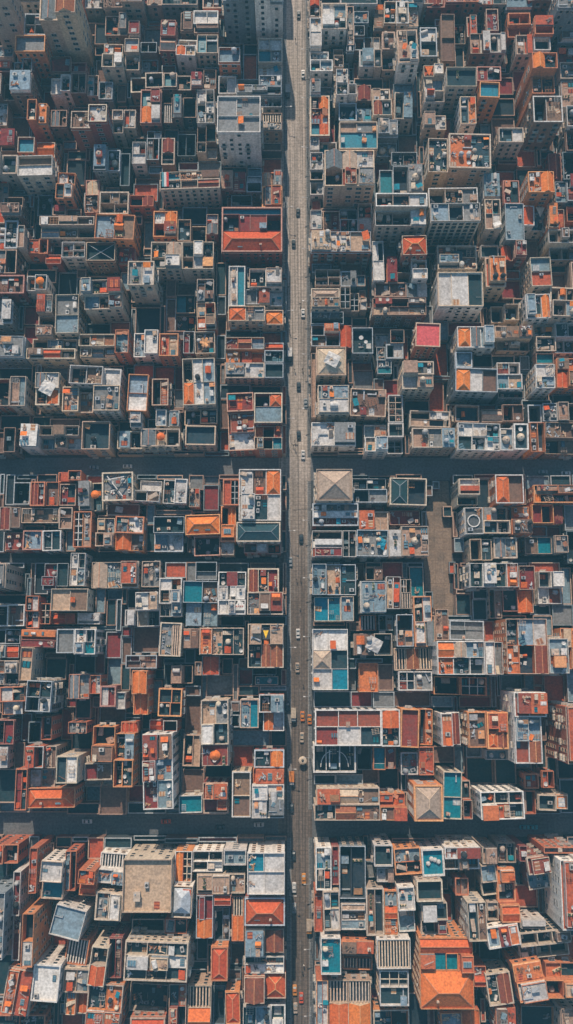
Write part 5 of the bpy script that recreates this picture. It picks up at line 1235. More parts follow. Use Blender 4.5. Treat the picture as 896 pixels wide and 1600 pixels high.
FILL = '''-117.8 -139.8 -104.2 -128.2 4.0
-103.8 -139.8 -94.2 -132.2 4.4
-93.8 -139.8 -80.2 -132.2 4.4
-79.8 -139.8 -72.2 -126.2 3.5
-71.8 -139.8 -58.1 -126.2 3.4
-57.9 -139.8 -48.1 -132.2 3.2
-47.9 -139.8 -40.1 -128.2 6.9
-39.9 -139.8 -32.1 -128.2 3.7
-31.9 -139.8 -22.1 -128.2 7.4
-21.9 -139.8 -10.2 -130.2 4.7
-9.8 -139.8 -0.1 -132.2 3.7
10.2 -139.8 17.9 -128.2 2.9
18.1 -139.8 31.9 -130.2 3.4
32.1 -139.8 41.9 -130.2 6.6
42.1 -139.8 49.9 -132.2 3.3
50.1 -139.8 59.9 -130.2 4.4
60.1 -139.8 67.8 -130.2 5.5
68.2 -139.8 75.8 -132.2 5.7
76.2 -139.8 85.8 -132.2 3.0
86.2 -139.8 95.8 -132.2 6.4
96.2 -139.8 105.8 -130.2 7.7
106.2 -139.8 113.8 -132.2 4.1
114.2 -139.8 117.8 -128.2 6.6
-103.8 -131.8 -96.2 -130.2 7.3
-95.8 -131.8 -82.2 -130.2 3.5
-81.8 -131.8 -80.2 -120.2 7.2
-57.9 -131.8 -50.1 -128.2 3.2
-9.8 -131.8 -0.1 -130.2 3.7
42.5 -131.8 49.9 -118.6 6.9
68.2 -131.8 79.8 -128.2 4.9
80.2 -131.8 81.7 -122.2 5.0
106.2 -131.8 113.8 -120.2 3.2
-103.8 -129.8 -102.6 -122.2 4.7
-21.9 -129.8 -16.1 -128.2 4.5
18.1 -129.8 27.9 -128.2 4.9
50.1 -129.8 51.9 -118.6 7.8
96.2 -129.8 105.8 -128.2 6.2
-117.8 -127.8 -108.2 -116.2 2.8
-107.8 -127.8 -104.2 -116.2 7.7
-19.9 -127.8 -16.1 -124.7 2.9
68.2 -127.8 69.8 -120.2 7.8
78.2 -127.8 79.8 -116.2 3.4
100.5 -127.8 105.8 -118.2 7.8
114.2 -127.8 117.8 -120.2 3.0
-79.8 -125.8 -68.2 -122.2 6.4
-103.8 -121.8 -90.2 -120.2 6.2
-89.8 -121.8 -82.2 -120.2 4.5
-79.8 -121.8 -76.2 -116.2 5.5
30.1 -121.8 39.9 -118.2 3.5
52.1 -121.8 61.9 -118.6 5.2
62.1 -121.8 67.8 -118.6 3.5
80.2 -121.7 93.3 -116.2 5.5
-103.8 -119.8 -96.2 -106.2 5.5
-95.8 -119.8 -94.5 -108.2 2.9
-83.8 -119.8 -80.2 -116.2 3.2
-15.8 -119.8 -2.1 -118.2 2.9
94.2 -119.5 99.8 -116.2 4.6
106.2 -119.8 117.8 -110.2 2.8
-15.8 -117.8 -14.4 -110.2 6.3
30.1 -117.8 31.6 -110.2 3.0
42.1 -117.8 43.9 -108.2 3.1
64.2 -117.8 67.8 -114.2 6.0
100.2 -117.8 105.8 -110.2 6.4
-117.8 -115.8 -110.2 -104.2 3.1
-109.8 -115.8 -104.2 -108.2 5.1
-25.7 -113.8 -16.1 -110.5 7.9
-53.9 -111.8 -40.1 -108.6 3.2
-39.9 -111.6 -28.1 -108.6 5.0
-27.9 -111.8 -26.1 -102.2 7.8
-55.9 -109.8 -54.5 -102.2 2.9
-19.9 -109.8 -14.4 -102.3 4.6
10.2 -109.8 17.9 -108.2 6.0
100.2 -109.8 107.8 -100.2 2.6
108.2 -109.8 117.8 -102.2 5.0
-109.8 -107.8 -104.2 -100.2 5.4
-95.8 -107.8 -94.5 -100.2 7.5
-31.9 -107.8 -28.1 -98.2 5.9
10.2 -107.8 11.6 -100.2 6.3
42.3 -107.8 43.9 -96.2 2.8
68.5 -107.8 75.8 -100.2 6.8
-103.8 -105.8 -96.2 -100.2 7.3
-67.8 -105.8 -66.2 -98.2 2.8
64.2 -105.8 67.8 -96.2 4.8
-117.8 -103.8 -110.2 -90.2 5.6
-89.8 -103.8 -88.2 -90.2 3.7
-83.8 -103.3 -76.2 -96.2 5.1
-13.8 -103.5 -0.1 -102.3 4.7
76.2 -103.4 79.8 -100.2 2.9
98.2 -103.8 99.8 -94.2 4.3
-55.9 -101.8 -54.5 -92.2 3.7
-19.9 -101.8 -14.4 -100.2 7.9
108.2 -101.8 117.8 -92.2 6.4
-109.8 -99.8 -100.6 -92.2 2.7
100.2 -99.8 107.8 -92.2 6.7
-75.8 -97.3 -68.2 -96.2 6.5
-67.8 -97.7 -60.5 -92.2 3.0
18.5 -97.8 25.9 -96.2 2.8
-83.8 -95.8 -80.2 -88.2 5.4
-59.9 -95.8 -56.1 -92.2 4.7
-33.9 -95.8 -32.1 -90.2 4.5
12.6 -95.8 17.9 -94.4 4.3
44.5 -95.8 45.9 -86.2 6.9
56.1 -95.8 59.9 -86.2 2.7
-13.8 -93.4 -6.2 -92.3 5.2
-5.8 -93.4 -0.1 -92.3 4.1
90.2 -93.8 99.8 -92.2 5.2
-109.8 -91.8 -100.6 -82.2 4.4
-67.8 -91.8 -66.2 -84.2 5.5
-55.9 -91.8 -44.1 -86.6 5.7
-43.9 -91.8 -42.1 -86.6 3.3
68.2 -91.7 69.5 -84.2 7.5
90.2 -91.8 91.8 -82.2 7.1
102.3 -91.8 115.8 -84.2 7.2
116.2 -91.8 117.8 -80.2 5.3
-117.8 -89.8 -110.2 -78.2 7.0
-89.8 -89.8 -88.3 -76.2 5.0
80.2 -89.8 89.8 -82.2 7.4
-83.8 -87.8 -80.2 -84.2 6.7
-25.3 -87.8 -20.1 -86.5 7.6
-87.8 -85.8 -84.5 -82.2 7.9
-79.8 -85.7 -70.2 -84.2 2.9
18.4 -85.8 27.6 -84.6 4.4
54.1 -83.8 57.9 -76.5 7.1
64.2 -83.4 67.8 -74.3 7.2
102.3 -83.8 111.8 -70.2 2.8
112.2 -83.8 115.8 -74.2 4.1
-109.8 -81.8 -100.6 -72.7 7.1
-85.5 -81.8 -84.5 -68.2 5.4
-65.7 -81.4 -56.1 -80.2 5.9
80.2 -81.8 83.6 -74.2 7.6
28.1 -79.8 31.8 -74.2 7.2
38.1 -79.7 43.9 -76.3 6.5
116.2 -79.8 117.8 -68.2 4.2
-117.8 -77.8 -110.2 -68.2 6.2
-99.8 -77.8 -94.2 -72.7 4.6
58.1 -77.6 63.9 -74.3 5.6
-89.8 -75.8 -88.3 -68.2 3.3
-21.9 -75.8 -14.2 -74.2 2.9
-93.8 -73.8 -90.2 -66.2 4.5
-71.8 -73.5 -66.2 -66.2 6.4
28.1 -73.8 29.9 -66.2 2.9
112.2 -73.8 115.8 -66.2 7.4
-109.8 -71.8 -104.2 -66.2 2.8
-83.8 -69.8 -78.2 -66.2 5.1
-65.8 -69.8 -56.1 -66.2 6.9
102.3 -69.8 111.8 -66.2 4.8
-117.8 -67.8 -110.2 -66.2 4.6
-77.8 -67.8 -72.2 -66.2 5.3
-55.9 -67.8 -44.1 -66.2 3.0
-43.9 -67.8 -32.1 -66.2 7.9
-31.9 -67.8 -18.1 -66.2 5.9
-17.9 -67.8 -8.2 -66.2 6.4
-7.8 -67.8 -0.1 -66.2 3.7
38.1 -67.4 49.9 -66.2 7.8
-117.8 -57.9 -106.2 -44.1 7.0
-105.8 -57.9 -94.2 -54.5 2.9
-93.8 -57.9 -80.2 -54.5 3.0
-79.8 -57.9 -68.2 -54.1 6.9
-67.8 -57.9 -58.1 -48.1 8.0
-57.9 -57.9 -44.1 -54.1 5.5
-43.9 -57.9 -36.1 -56.3 6.4
-35.9 -57.9 -22.1 -56.7 7.2
42.6 -57.9 43.9 -50.1 7.2
66.2 -57.9 77.8 -56.7 7.4
90.2 -57.9 99.8 -56.1 6.4
100.5 -57.9 111.8 -46.1 4.4
112.2 -57.9 117.8 -46.1 7.6
-43.9 -55.9 -38.4 -54.1 7.8
-105.8 -53.9 -96.2 -42.1 6.9
-73.8 -53.9 -68.2 -48.1 3.0
-57.9 -53.9 -50.1 -48.1 5.0
-39.5 -53.9 -38.4 -40.1 5.4
-37.9 -49.9 -30.1 -42.1 7.1
34.1 -49.8 41.4 -42.1 3.0
42.1 -49.8 43.9 -44.1 5.2
90.2 -49.7 99.8 -48.1 5.0
-53.9 -47.9 -50.1 -36.1 7.5
10.2 -47.4 17.9 -44.1 6.7
18.1 -47.4 27.9 -44.1 6.0
28.1 -47.4 33.9 -42.4 3.7
66.2 -47.3 75.8 -38.1 5.6
76.2 -47.3 83.8 -38.1 7.8
90.4 -47.9 91.6 -34.1 3.9
96.2 -47.9 99.8 -38.1 4.0
-81.8 -45.9 -74.2 -44.6 6.7
-29.9 -45.3 -20.1 -40.1 5.1
44.1 -45.4 51.9 -44.1 7.0
100.2 -45.9 111.8 -38.1 3.8
112.2 -45.9 117.8 -34.1 5.6
-117.8 -43.9 -110.2 -36.1 3.1
-109.8 -43.9 -106.7 -30.1 7.7
62.1 -43.9 65.8 -34.1 3.5
-99.8 -41.9 -96.2 -32.6 6.9
-31.4 -41.9 -30.1 -32.1 4.8
-19.9 -41.6 -12.2 -34.1 3.9
40.1 -41.9 41.4 -34.1 6.3
84.2 -41.9 89.8 -38.1 6.0
92.2 -41.9 95.8 -32.1 4.9
-95.8 -39.9 -92.2 -32.3 3.0
-39.5 -39.9 -38.1 -28.1 3.2
54.1 -39.9 61.9 -34.1 5.2
-71.8 -37.9 -70.2 -30.1 4.6
66.2 -37.9 71.7 -34.1 6.1
106.6 -37.9 111.8 -28.1 6.8
-117.8 -35.9 -110.2 -24.1 7.7
-79.8 -35.4 -72.2 -28.6 3.5
-53.5 -35.9 -50.1 -28.1 6.6
42.1 -35.7 47.6 -34.1 2.6
-19.9 -33.9 -6.2 -28.1 6.5
-5.8 -33.9 -0.1 -28.1 6.6
62.5 -33.9 63.9 -22.1 7.0
78.3 -33.9 79.4 -26.1 5.0
90.4 -33.9 91.8 -24.1 3.1
112.2 -33.9 117.8 -24.1 4.3
-97.8 -31.9 -94.2 -22.2 6.5
-83.8 -31.9 -80.2 -20.6 3.1
-31.4 -31.9 -30.1 -20.1 3.4
92.2 -31.9 95.8 -20.1 6.4
-109.8 -29.9 -106.7 -18.1 6.4
-71.5 -29.9 -70.2 -20.1 3.6
-37.7 -29.5 -32.1 -16.1 2.6
-79.8 -27.9 -78.3 -20.1 3.3
-53.5 -27.9 -50.1 -22.1 5.5
106.6 -27.9 111.8 -18.1 3.7
-69.8 -25.9 -60.1 -20.2 2.9
78.3 -25.9 79.4 -16.1 5.0
-117.8 -23.9 -110.2 -16.1 4.9
-105.8 -23.9 -98.2 -22.2 5.1
-93.8 -23.9 -88.2 -20.6 3.3
-77.8 -23.9 -72.2 -16.6 7.8
-59.9 -23.9 -54.1 -22.1 5.3
-49.9 -23.9 -38.1 -22.6 3.8
90.4 -23.9 91.8 -14.2 4.2
112.2 -23.9 117.8 -12.2 4.5
-105.8 -21.9 -104.2 -14.2 7.3
-49.4 -21.9 -46.2 -10.2 6.5
62.5 -21.9 63.9 -16.1 3.6
-93.8 -19.9 -92.2 -10.2 2.9
-81.8 -19.9 -78.2 -16.6 5.1
-71.5 -19.9 -68.2 -16.1 7.9
-57.9 -19.9 -56.1 -12.2 3.7
-31.9 -19.9 -30.1 -8.3 2.9
10.2 -19.9 23.9 -14.2 4.9
24.1 -19.9 31.9 -14.3 4.5
32.1 -19.9 39.9 -14.3 7.3
40.1 -19.9 53.9 -14.2 2.9
54.1 -19.9 61.9 -16.1 4.7
64.2 -19.9 75.8 -16.1 6.0
76.2 -19.9 77.8 -8.2 6.1
92.2 -19.9 95.8 -12.2 4.3
-109.8 -17.9 -106.2 -12.2 7.8
-19.9 -17.4 -18.1 -4.2 5.8
96.2 -17.9 103.8 -8.2 4.9
104.2 -17.9 111.8 -6.2 7.5
-117.8 -15.8 -110.2 -4.2 7.3
-81.8 -15.8 -80.2 -4.2 3.0
-37.7 -15.8 -32.1 -12.2 5.1
-29.9 -15.8 -20.1 -8.2 3.7
-17.9 -15.8 -10.2 -12.2 5.8
74.2 -15.8 75.8 -8.2 6.8
78.2 -15.8 79.4 -8.2 7.1
-61.7 -13.8 -58.3 -4.2 5.7
-9.8 -13.8 -0.1 -12.2 5.7
22.6 -13.8 25.9 -6.2 3.5
34.1 -13.8 39.6 -4.2 7.4
80.2 -13.6 87.8 -8.2 5.3
88.2 -13.6 91.8 -8.2 7.8
-109.8 -11.8 -108.2 -4.2 4.7
-67.3 -11.8 -62.1 -2.1 3.6
-57.9 -11.8 -56.1 -6.2 6.7
-45.9 -11.8 -42.6 -4.2 4.3
-17.9 -11.8 -12.6 -6.2 3.5
-1.9 -11.8 -0.1 -6.2 6.8
92.2 -11.8 95.8 -8.2 5.1
112.2 -11.8 117.8 1.9 3.9
-97.4 -9.8 -96.2 -2.1 5.5
-89.8 -9.8 -82.2 -2.1 5.9
-49.4 -9.8 -46.1 -6.2 3.0
-79.8 -7.7 -72.2 -0.6 2.9
-71.8 -7.7 -68.2 -0.6 4.7
-23.9 -7.8 -20.1 -2.1 6.6
-17.9 -5.8 -14.2 -2.1 5.0
22.6 -5.8 25.9 -2.1 7.4
108.2 -5.8 111.8 5.8 5.0
-117.8 -3.9 -110.2 7.8 3.1
-61.9 -3.9 -58.3 5.8 4.7
-45.9 -3.9 -38.1 -2.1 6.0
-37.9 -3.9 -34.1 1.5 6.8
26.1 -3.6 35.9 -2.1 6.2
-89.8 -1.9 -82.2 -0.1 7.8
-67.8 -1.9 -62.1 7.8 5.4
-15.5 -1.9 -14.2 11.8 7.7
22.6 -1.9 23.9 5.8 4.5
-89.8 0.1 -84.2 1.8 6.3
-77.4 0.1 -76.2 9.8 7.0
-57.9 0.1 -48.1 9.7 3.4
-47.3 0.1 -46.2 11.8 5.7
112.2 2.1 117.8 9.8 4.0
54.1 4.2 55.5 13.8 7.8
74.2 4.2 77.8 11.8 6.7
-61.9 6.2 -58.1 9.8 5.9
22.6 6.2 23.9 11.5 5.4
92.6 6.2 99.8 13.8 6.7
108.2 6.2 111.8 19.9 2.8
-117.8 8.2 -110.2 19.9 5.8
-91.4 8.5 -84.2 9.8 5.3
-83.8 8.6 -78.2 9.8 5.5
-75.8 8.5 -64.2 9.8 5.5
-63.9 8.2 -62.1 19.9 6.8
24.1 8.2 27.4 11.5 6.7
-67.8 10.2 -64.2 19.9 6.1
-61.9 10.2 -60.1 17.9 3.0
-25.5 10.2 -16.1 13.8 2.7
-13.8 10.5 -0.1 13.8 3.4
10.2 10.2 21.9 11.5 5.4
100.2 10.2 107.8 17.9 6.5
112.2 10.2 117.8 19.9 4.8
60.4 12.2 69.8 13.8 5.7
70.2 12.2 75.6 19.9 6.3
80.3 12.2 89.8 13.8 7.5
-71.8 14.7 -68.2 23.8 7.3
-1.3 14.2 -0.1 21.9 4.5
36.5 14.2 43.9 15.8 3.6
64.2 14.2 69.8 21.9 5.2
92.2 14.2 99.8 17.9 4.9
-87.5 16.1 -86.2 21.9 6.5
-59.9 16.1 -56.1 23.8 5.9
-109.8 18.1 -98.2 21.9 3.4
-97.8 18.1 -96.3 27.9 7.6
-91.4 18.2 -88.2 21.9 2.8
-61.9 18.1 -60.1 23.8 7.3
92.2 18.1 93.8 29.9 5.7
104.2 18.1 107.8 31.9 6.1
-117.8 20.1 -110.2 33.9 3.8
-67.8 20.1 -62.1 23.8 3.9
70.2 20.1 75.6 23.7 7.9
108.2 20.1 117.8 29.9 7.3
-109.8 22.1 -108.2 33.9 7.9
-99.8 22.1 -98.2 29.9 3.5
-95.8 22.1 -90.7 33.9 4.8
-55.9 22.3 -48.1 23.8 5.9
-1.3 22.1 -0.1 33.9 5.0
64.2 22.1 69.8 23.7 6.3
64.2 24.1 65.8 33.9 2.8
-37.9 26.4 -34.2 33.9 7.4
26.1 26.1 29.7 33.9 2.7
-97.8 28.1 -96.2 33.9 3.2
-45.9 28.1 -38.1 33.9 6.7
36.2 28.1 43.9 33.9 7.5
44.1 28.1 45.9 33.9 5.0
-25.9 30.1 -14.5 33.9 4.5
92.2 30.2 103.8 33.9 6.1
108.2 30.1 117.8 31.9 3.2
-107.8 32.1 -100.2 33.9 4.6
-13.8 32.1 -4.2 33.9 4.9
30.1 32.1 35.9 33.9 7.0
46.1 32.3 51.9 33.9 5.6
66.2 32.5 77.8 33.8 6.1
78.2 32.5 85.8 33.9 7.1
86.2 32.1 91.8 33.9 4.8
110.2 32.1 117.8 33.9 2.8
-117.8 38.1 -108.2 51.9 4.9
-83.8 38.1 -80.2 45.9 7.4
-71.8 38.1 -64.2 39.3 5.5
-53.4 38.1 -50.2 47.9 6.2
-37.9 38.1 -36.1 43.5 4.6
-1.9 38.1 -0.1 45.9 6.2
64.2 38.1 67.8 43.4 5.3
86.2 38.1 89.8 43.5 3.5
110.2 38.1 117.8 45.9 4.2
64.2 44.1 65.8 53.9 3.4
92.2 44.1 99.8 47.9 5.0
100.2 44.1 105.5 47.9 3.8
-99.8 46.1 -92.2 47.9 7.5
-91.8 46.1 -86.2 47.9 3.9
-1.9 46.1 -0.1 53.9 6.0
106.2 46.1 117.8 55.8 7.5
-53.4 48.1 -50.2 55.9 7.7
52.1 48.1 53.9 53.9 4.1
-71.8 50.4 -64.2 51.8 7.7
-63.9 50.5 -54.1 51.8 3.9
-117.8 52.1 -110.2 65.8 4.1
-109.8 52.1 -108.2 59.9 8.0
-79.6 52.5 -78.2 63.9 5.5
-49.9 52.1 -36.1 53.9 7.4
-35.9 52.1 -26.1 53.9 3.1
-107.8 54.4 -96.4 55.9 6.2
-49.9 54.1 -42.1 55.9 3.1
-31.9 54.1 -26.1 63.9 5.7
-1.9 54.1 -0.1 61.9 3.9
28.1 54.1 37.9 55.9 2.9
72.2 54.3 77.6 65.8 7.8
-107.8 56.1 -104.6 67.8 6.8
-97.8 56.1 -96.4 65.8 7.8
-25.9 56.1 -24.1 65.8 4.1
88.2 56.1 91.8 65.8 7.1
110.2 56.1 117.8 67.8 6.3
-109.8 60.1 -108.2 67.8 8.0
-37.6 62.1 -32.1 67.8 5.7
-1.9 62.1 -0.1 67.8 5.7
92.2 62.6 101.8 67.8 4.4
102.2 62.6 109.8 67.8 5.2
-95.8 64.2 -88.2 67.8 7.5
-77.4 64.2 -70.2 67.8 4.9
-31.9 64.2 -26.1 67.8 4.5
64.2 64.3 71.8 67.8 6.3
-117.8 66.2 -110.2 67.8 6.7
-103.8 66.2 -96.2 67.8 6.3
-57.5 66.2 -50.1 67.8 6.5
-49.9 66.2 -40.1 67.8 5.9
-25.9 66.2 -18.1 67.8 6.7
24.6 66.2 31.9 67.8 6.0
32.1 66.2 41.9 67.8 4.4
42.1 66.2 51.9 67.8 7.5
72.2 66.2 85.8 67.8 7.6
86.2 66.2 91.8 67.8 7.3
-117.8 76.2 -112.5 83.8 7.9
-65.8 76.2 -56.1 77.5 4.1
-55.9 76.2 -44.1 77.5 4.1
-43.9 76.2 -32.1 77.5 5.5
-31.9 76.2 -22.5 77.8 2.7
-1.6 76.2 -0.1 87.8 5.5
10.2 76.2 19.9 77.5 3.4
20.1 76.2 29.8 77.5 5.4
46.1 76.2 47.6 83.8 6.1
112.2 76.2 117.8 85.8 6.7
-39.9 78.2 -38.5 85.8 6.9
-25.9 78.2 -22.5 85.8 3.0
26.3 78.2 29.8 87.8 5.9
-117.8 84.2 -112.5 91.8 3.8
-65.8 84.4 -60.1 89.8 3.2
-53.9 84.4 -42.1 85.8 4.6
62.4 84.2 63.9 95.8 6.6
-111.8 86.2 -100.2 91.8 5.2
-99.8 86.2 -92.2 91.8 3.2
-91.8 86.2 -80.2 89.8 7.4
-53.9 86.2 -50.1 89.8 6.7
-25.9 86.2 -22.5 97.8 6.6
10.2 86.7 23.9 87.8 3.8
30.1 86.7 37.9 87.8 7.2
90.5 86.2 91.8 95.8 4.6
112.2 86.2 117.8 97.8 3.0
-77.8 88.2 -66.2 89.8 2.6
-1.6 88.2 -0.1 95.8 5.4
-91.8 90.2 -86.2 91.8 4.3
-61.9 90.2 -60.4 99.8 5.4
-117.8 92.2 -114.2 101.8 7.8
-105.8 92.2 -104.6 103.8 3.6
-97.8 92.2 -96.2 101.8 5.5
-49.9 92.3 -40.1 93.5 7.8
46.1 92.2 55.9 97.8 5.2
56.1 92.2 61.9 105.8 4.1
74.2 92.2 81.8 95.8 6.3
-43.9 94.2 -40.1 101.8 6.8
64.2 94.2 71.8 95.8 6.5
82.2 94.2 89.8 95.8 6.0
92.2 94.5 103.8 97.8 5.5
104.2 94.5 111.8 99.8 6.1
-1.6 96.2 -0.1 103.8 4.4
-25.9 98.2 -14.2 103.8 6.5
-13.8 98.2 -2.1 103.8 4.7
38.1 98.4 43.7 105.8 6.3
92.2 98.2 93.8 107.8 4.5
102.2 98.2 103.4 107.8 4.2
112.2 98.2 117.8 111.8 7.4
-85.8 100.6 -82.5 109.8 6.6
-63.3 100.3 -60.4 111.8 2.8
12.2 100.6 25.9 103.8 6.6
26.1 100.2 33.9 109.8 6.4
34.1 100.2 37.9 105.8 8.0
90.2 100.2 91.8 111.8 5.2
-117.8 102.2 -114.2 115.8 2.9
-97.8 102.2 -96.2 111.5 6.9
-43.9 102.2 -40.1 111.7 4.7
-113.8 104.2 -100.2 111.3 4.3
-99.8 104.2 -98.2 111.5 7.1
-51.9 104.2 -44.1 111.7 5.2
-25.9 104.2 -24.1 111.8 6.7
24.1 104.2 25.9 113.8 7.4
-95.8 106.2 -86.2 111.5 4.3
-59.9 106.2 -52.1 111.8 7.0
42.1 106.2 43.7 111.8 5.9
56.1 106.2 65.8 107.5 5.6
66.2 106.2 75.8 107.5 4.9
-81.8 108.2 -70.2 111.5 5.2
-69.8 108.2 -64.2 111.8 5.4
44.1 108.6 57.9 111.8 4.6
58.4 108.2 63.9 121.8 3.7
92.2 108.3 103.4 109.8 5.2
26.1 110.2 33.9 113.8 3.6
80.2 110.6 89.8 115.8 6.4
92.2 110.2 95.8 115.8 5.6
-39.9 112.2 -30.1 113.8 2.8
-29.9 112.2 -24.1 113.8 6.2
46.1 112.2 57.9 113.8 6.2
104.3 112.2 117.8 115.4 6.4
-27.4 114.2 -24.1 123.8 7.1
46.1 114.2 47.9 123.8 6.4
-117.8 116.2 -114.2 125.8 6.3
10.2 116.2 19.9 117.5 4.5
114.2 116.2 117.8 127.8 6.8
-113.8 120.2 -104.2 125.8 4.5
-103.8 120.5 -96.6 127.8 6.3
-23.9 120.6 -10.2 125.8 7.3
-9.8 120.6 -2.1 125.8 5.1
-1.9 120.2 -0.1 125.8 6.6
-79.8 122.2 -70.2 129.7 4.0
-69.8 122.5 -62.1 129.7 6.0
-61.9 122.5 -60.1 135.8 4.3
-47.9 122.2 -40.1 125.8 6.7
58.4 122.2 63.9 129.8 6.4
-59.9 124.2 -50.1 135.8 6.1
-49.9 124.2 -48.1 135.8 7.7
-27.4 124.2 -24.1 131.8 3.5
26.1 124.5 33.9 127.8 5.2
34.1 124.3 43.9 127.8 5.4
44.1 124.3 53.9 127.8 3.0
54.1 124.2 57.8 135.8 7.6
64.2 124.2 77.8 129.8 5.3
78.2 124.2 79.8 135.8 5.7
-117.8 126.2 -116.2 137.8 3.3
-105.8 126.2 -104.2 135.8 7.4
-47.9 126.2 -44.2 139.8 4.8
-23.9 126.2 -22.5 133.8 5.8
22.3 126.4 25.9 131.8 7.3
80.2 126.2 91.8 127.8 2.9
112.2 126.7 113.8 137.8 5.6
-103.8 128.2 -96.6 135.8 7.2
26.1 128.2 31.9 131.8 5.1
114.2 128.2 117.8 137.8 5.2
76.2 130.2 77.8 139.6 3.8
-27.4 132.2 -24.1 139.8 7.6
-15.8 132.2 -8.2 133.8 4.8
-7.8 132.2 -0.1 133.8 5.2
-23.9 134.2 -22.5 145.8 5.3
-1.6 134.2 -0.1 147.8 4.7
-115.8 136.2 -114.5 145.8 3.1
-101.4 136.2 -96.6 139.3 2.9
-61.9 136.2 -50.1 137.7 4.3
-49.9 136.2 -48.1 143.8 4.2
32.1 136.2 33.6 149.8 4.5
56.1 136.2 57.8 145.8 3.1
78.2 136.2 89.8 139.6 2.6
90.2 136.7 97.8 139.3 6.6
98.2 136.7 101.6 139.3 6.4
-117.8 138.2 -116.2 145.8 6.8
-95.8 138.2 -84.2 139.3 6.5
-83.8 138.2 -80.2 147.8 6.2
-61.9 138.2 -60.4 147.8 5.4
112.2 138.2 117.8 145.8 2.7
-91.8 140.2 -84.2 151.7 3.1
-47.9 140.2 -44.2 147.3 6.6
-27.9 140.2 -24.1 153.8 7.8
10.2 140.5 19.9 141.8 7.3
86.2 140.2 93.8 147.8 4.6
102.2 140.2 111.8 149.8 5.6
-79.8 142.2 -66.2 149.8 4.2
-65.8 142.2 -62.1 149.8 7.9
-43.9 142.2 -36.1 147.3 2.6
-15.8 142.2 -14.6 151.8 7.7
54.4 142.4 55.9 151.8 4.1
-113.8 144.6 -106.2 145.8 5.1
-35.9 144.2 -28.1 147.4 3.9
58.1 144.2 71.8 147.7 4.8
72.2 144.2 75.8 147.7 5.5
-117.8 146.2 -116.6 159.8 3.0
-103.8 146.2 -92.2 151.7 6.0
-23.9 146.2 -22.5 153.8 5.7
56.1 146.2 57.9 157.8 4.7
112.2 146.2 117.8 153.4 6.4
-83.8 148.2 -80.2 151.8 6.3
-61.9 148.2 -54.1 151.8 7.2
-13.8 148.4 -0.1 149.8 6.2
22.1 148.3 29.9 153.8 7.2
30.1 148.2 31.9 153.8 2.9
74.3 148.2 75.8 155.8 5.5
86.2 148.2 93.8 151.8 4.9
-21.9 150.2 -16.1 153.8 5.0
-13.8 150.2 -4.2 153.8 2.8
10.2 150.2 17.9 153.8 6.8
18.1 150.2 21.9 153.8 3.4
102.2 150.2 111.8 153.4 6.5
-103.8 152.2 -96.2 155.5 4.2
-59.9 152.2 -54.1 157.8 3.6
54.1 152.2 55.9 161.8 4.2
76.2 152.2 83.8 153.6 6.3
94.2 152.2 101.8 165.8 3.0
-27.9 154.2 -26.1 161.8 4.3
38.1 154.2 43.9 161.8 5.4
114.5 154.2 117.8 165.8 5.9
-93.8 156.2 -88.4 161.7 6.2
74.3 156.2 75.8 167.8 3.8
-57.9 158.6 -50.1 161.7 3.9
-49.9 158.6 -42.1 159.8 7.6
56.1 158.2 63.9 161.8 6.5
64.2 158.2 71.8 161.8 4.7
-117.8 160.2 -116.6 171.8 4.1
-87.8 160.2 -80.2 161.7 2.9
-79.8 160.2 -74.6 161.7 7.5
-49.9 160.2 -44.1 161.7 4.0
44.1 160.2 53.9 161.8 6.7
76.2 160.2 85.8 161.8 5.0
-101.8 162.2 -98.2 171.8 5.0
-57.9 162.2 -52.6 173.8 2.8
10.2 162.2 21.3 165.8 4.1
22.1 162.2 33.9 163.8 6.8
84.2 162.2 85.8 169.8 3.1
110.2 164.2 113.8 175.8 5.9
-105.8 166.2 -102.2 169.8 4.8
114.2 166.2 117.8 173.8 5.4
-115.8 168.7 -106.2 169.8 3.0
74.2 168.2 75.8 181.8 6.6
-115.8 170.2 -112.2 183.8 5.2
-103.8 170.2 -102.2 177.8 5.3
-97.8 170.2 -92.6 171.8 7.5
-81.8 170.2 -76.2 171.8 6.8
-61.9 170.2 -58.1 173.8 7.7
-41.9 170.2 -32.1 177.8 7.4
84.2 170.2 85.8 179.8 7.8
-117.8 172.2 -116.2 179.8 6.7
-101.8 172.2 -100.2 179.8 3.2
-93.7 172.2 -92.6 183.4 5.3
-81.8 172.2 -80.5 183.8 7.5
-51.9 172.7 -42.1 177.8 5.2
-31.9 172.5 -24.1 177.8 6.8
-23.9 172.5 -10.2 175.8 7.5
-9.8 172.5 -2.1 173.8 5.0
10.2 174.6 13.8 181.8 5.8
34.1 174.2 41.9 179.8 5.7
42.1 174.2 51.9 179.8 4.6
52.1 174.2 53.9 179.8 4.9
94.2 174.6 107.8 175.8 6.7
-91.8 176.2 -90.2 183.4 3.0
-23.9 176.2 -22.2 181.8 7.3
-13.8 176.2 -10.2 181.8 4.4
14.2 176.2 27.9 177.8 6.4
76.2 176.2 77.6 183.8 3.3
104.2 176.2 105.4 187.8 3.0
116.2 176.2 117.8 185.8 3.5
-103.8 178.2 -102.2 183.4 7.0
-51.9 178.2 -50.1 187.8 5.0
54.2 178.2 67.8 185.8 3.8
68.2 178.2 73.8 185.8 7.7
-117.8 180.2 -116.2 185.5 4.7
-111.8 180.2 -104.2 183.4 6.7
-73.8 180.6 -62.1 183.8 7.1
-61.9 180.2 -52.1 187.8 7.4
34.1 180.2 35.9 187.8 7.6
84.2 180.2 85.8 187.8 3.2
-99.8 182.2 -94.2 183.4 5.7
-115.8 184.2 -106.2 185.5 6.7
-81.8 184.2 -80.5 197.8 3.3
-73.8 184.2 -68.2 187.8 4.6
54.2 186.2 55.9 195.8 5.0
86.2 186.7 93.8 195.8 3.1
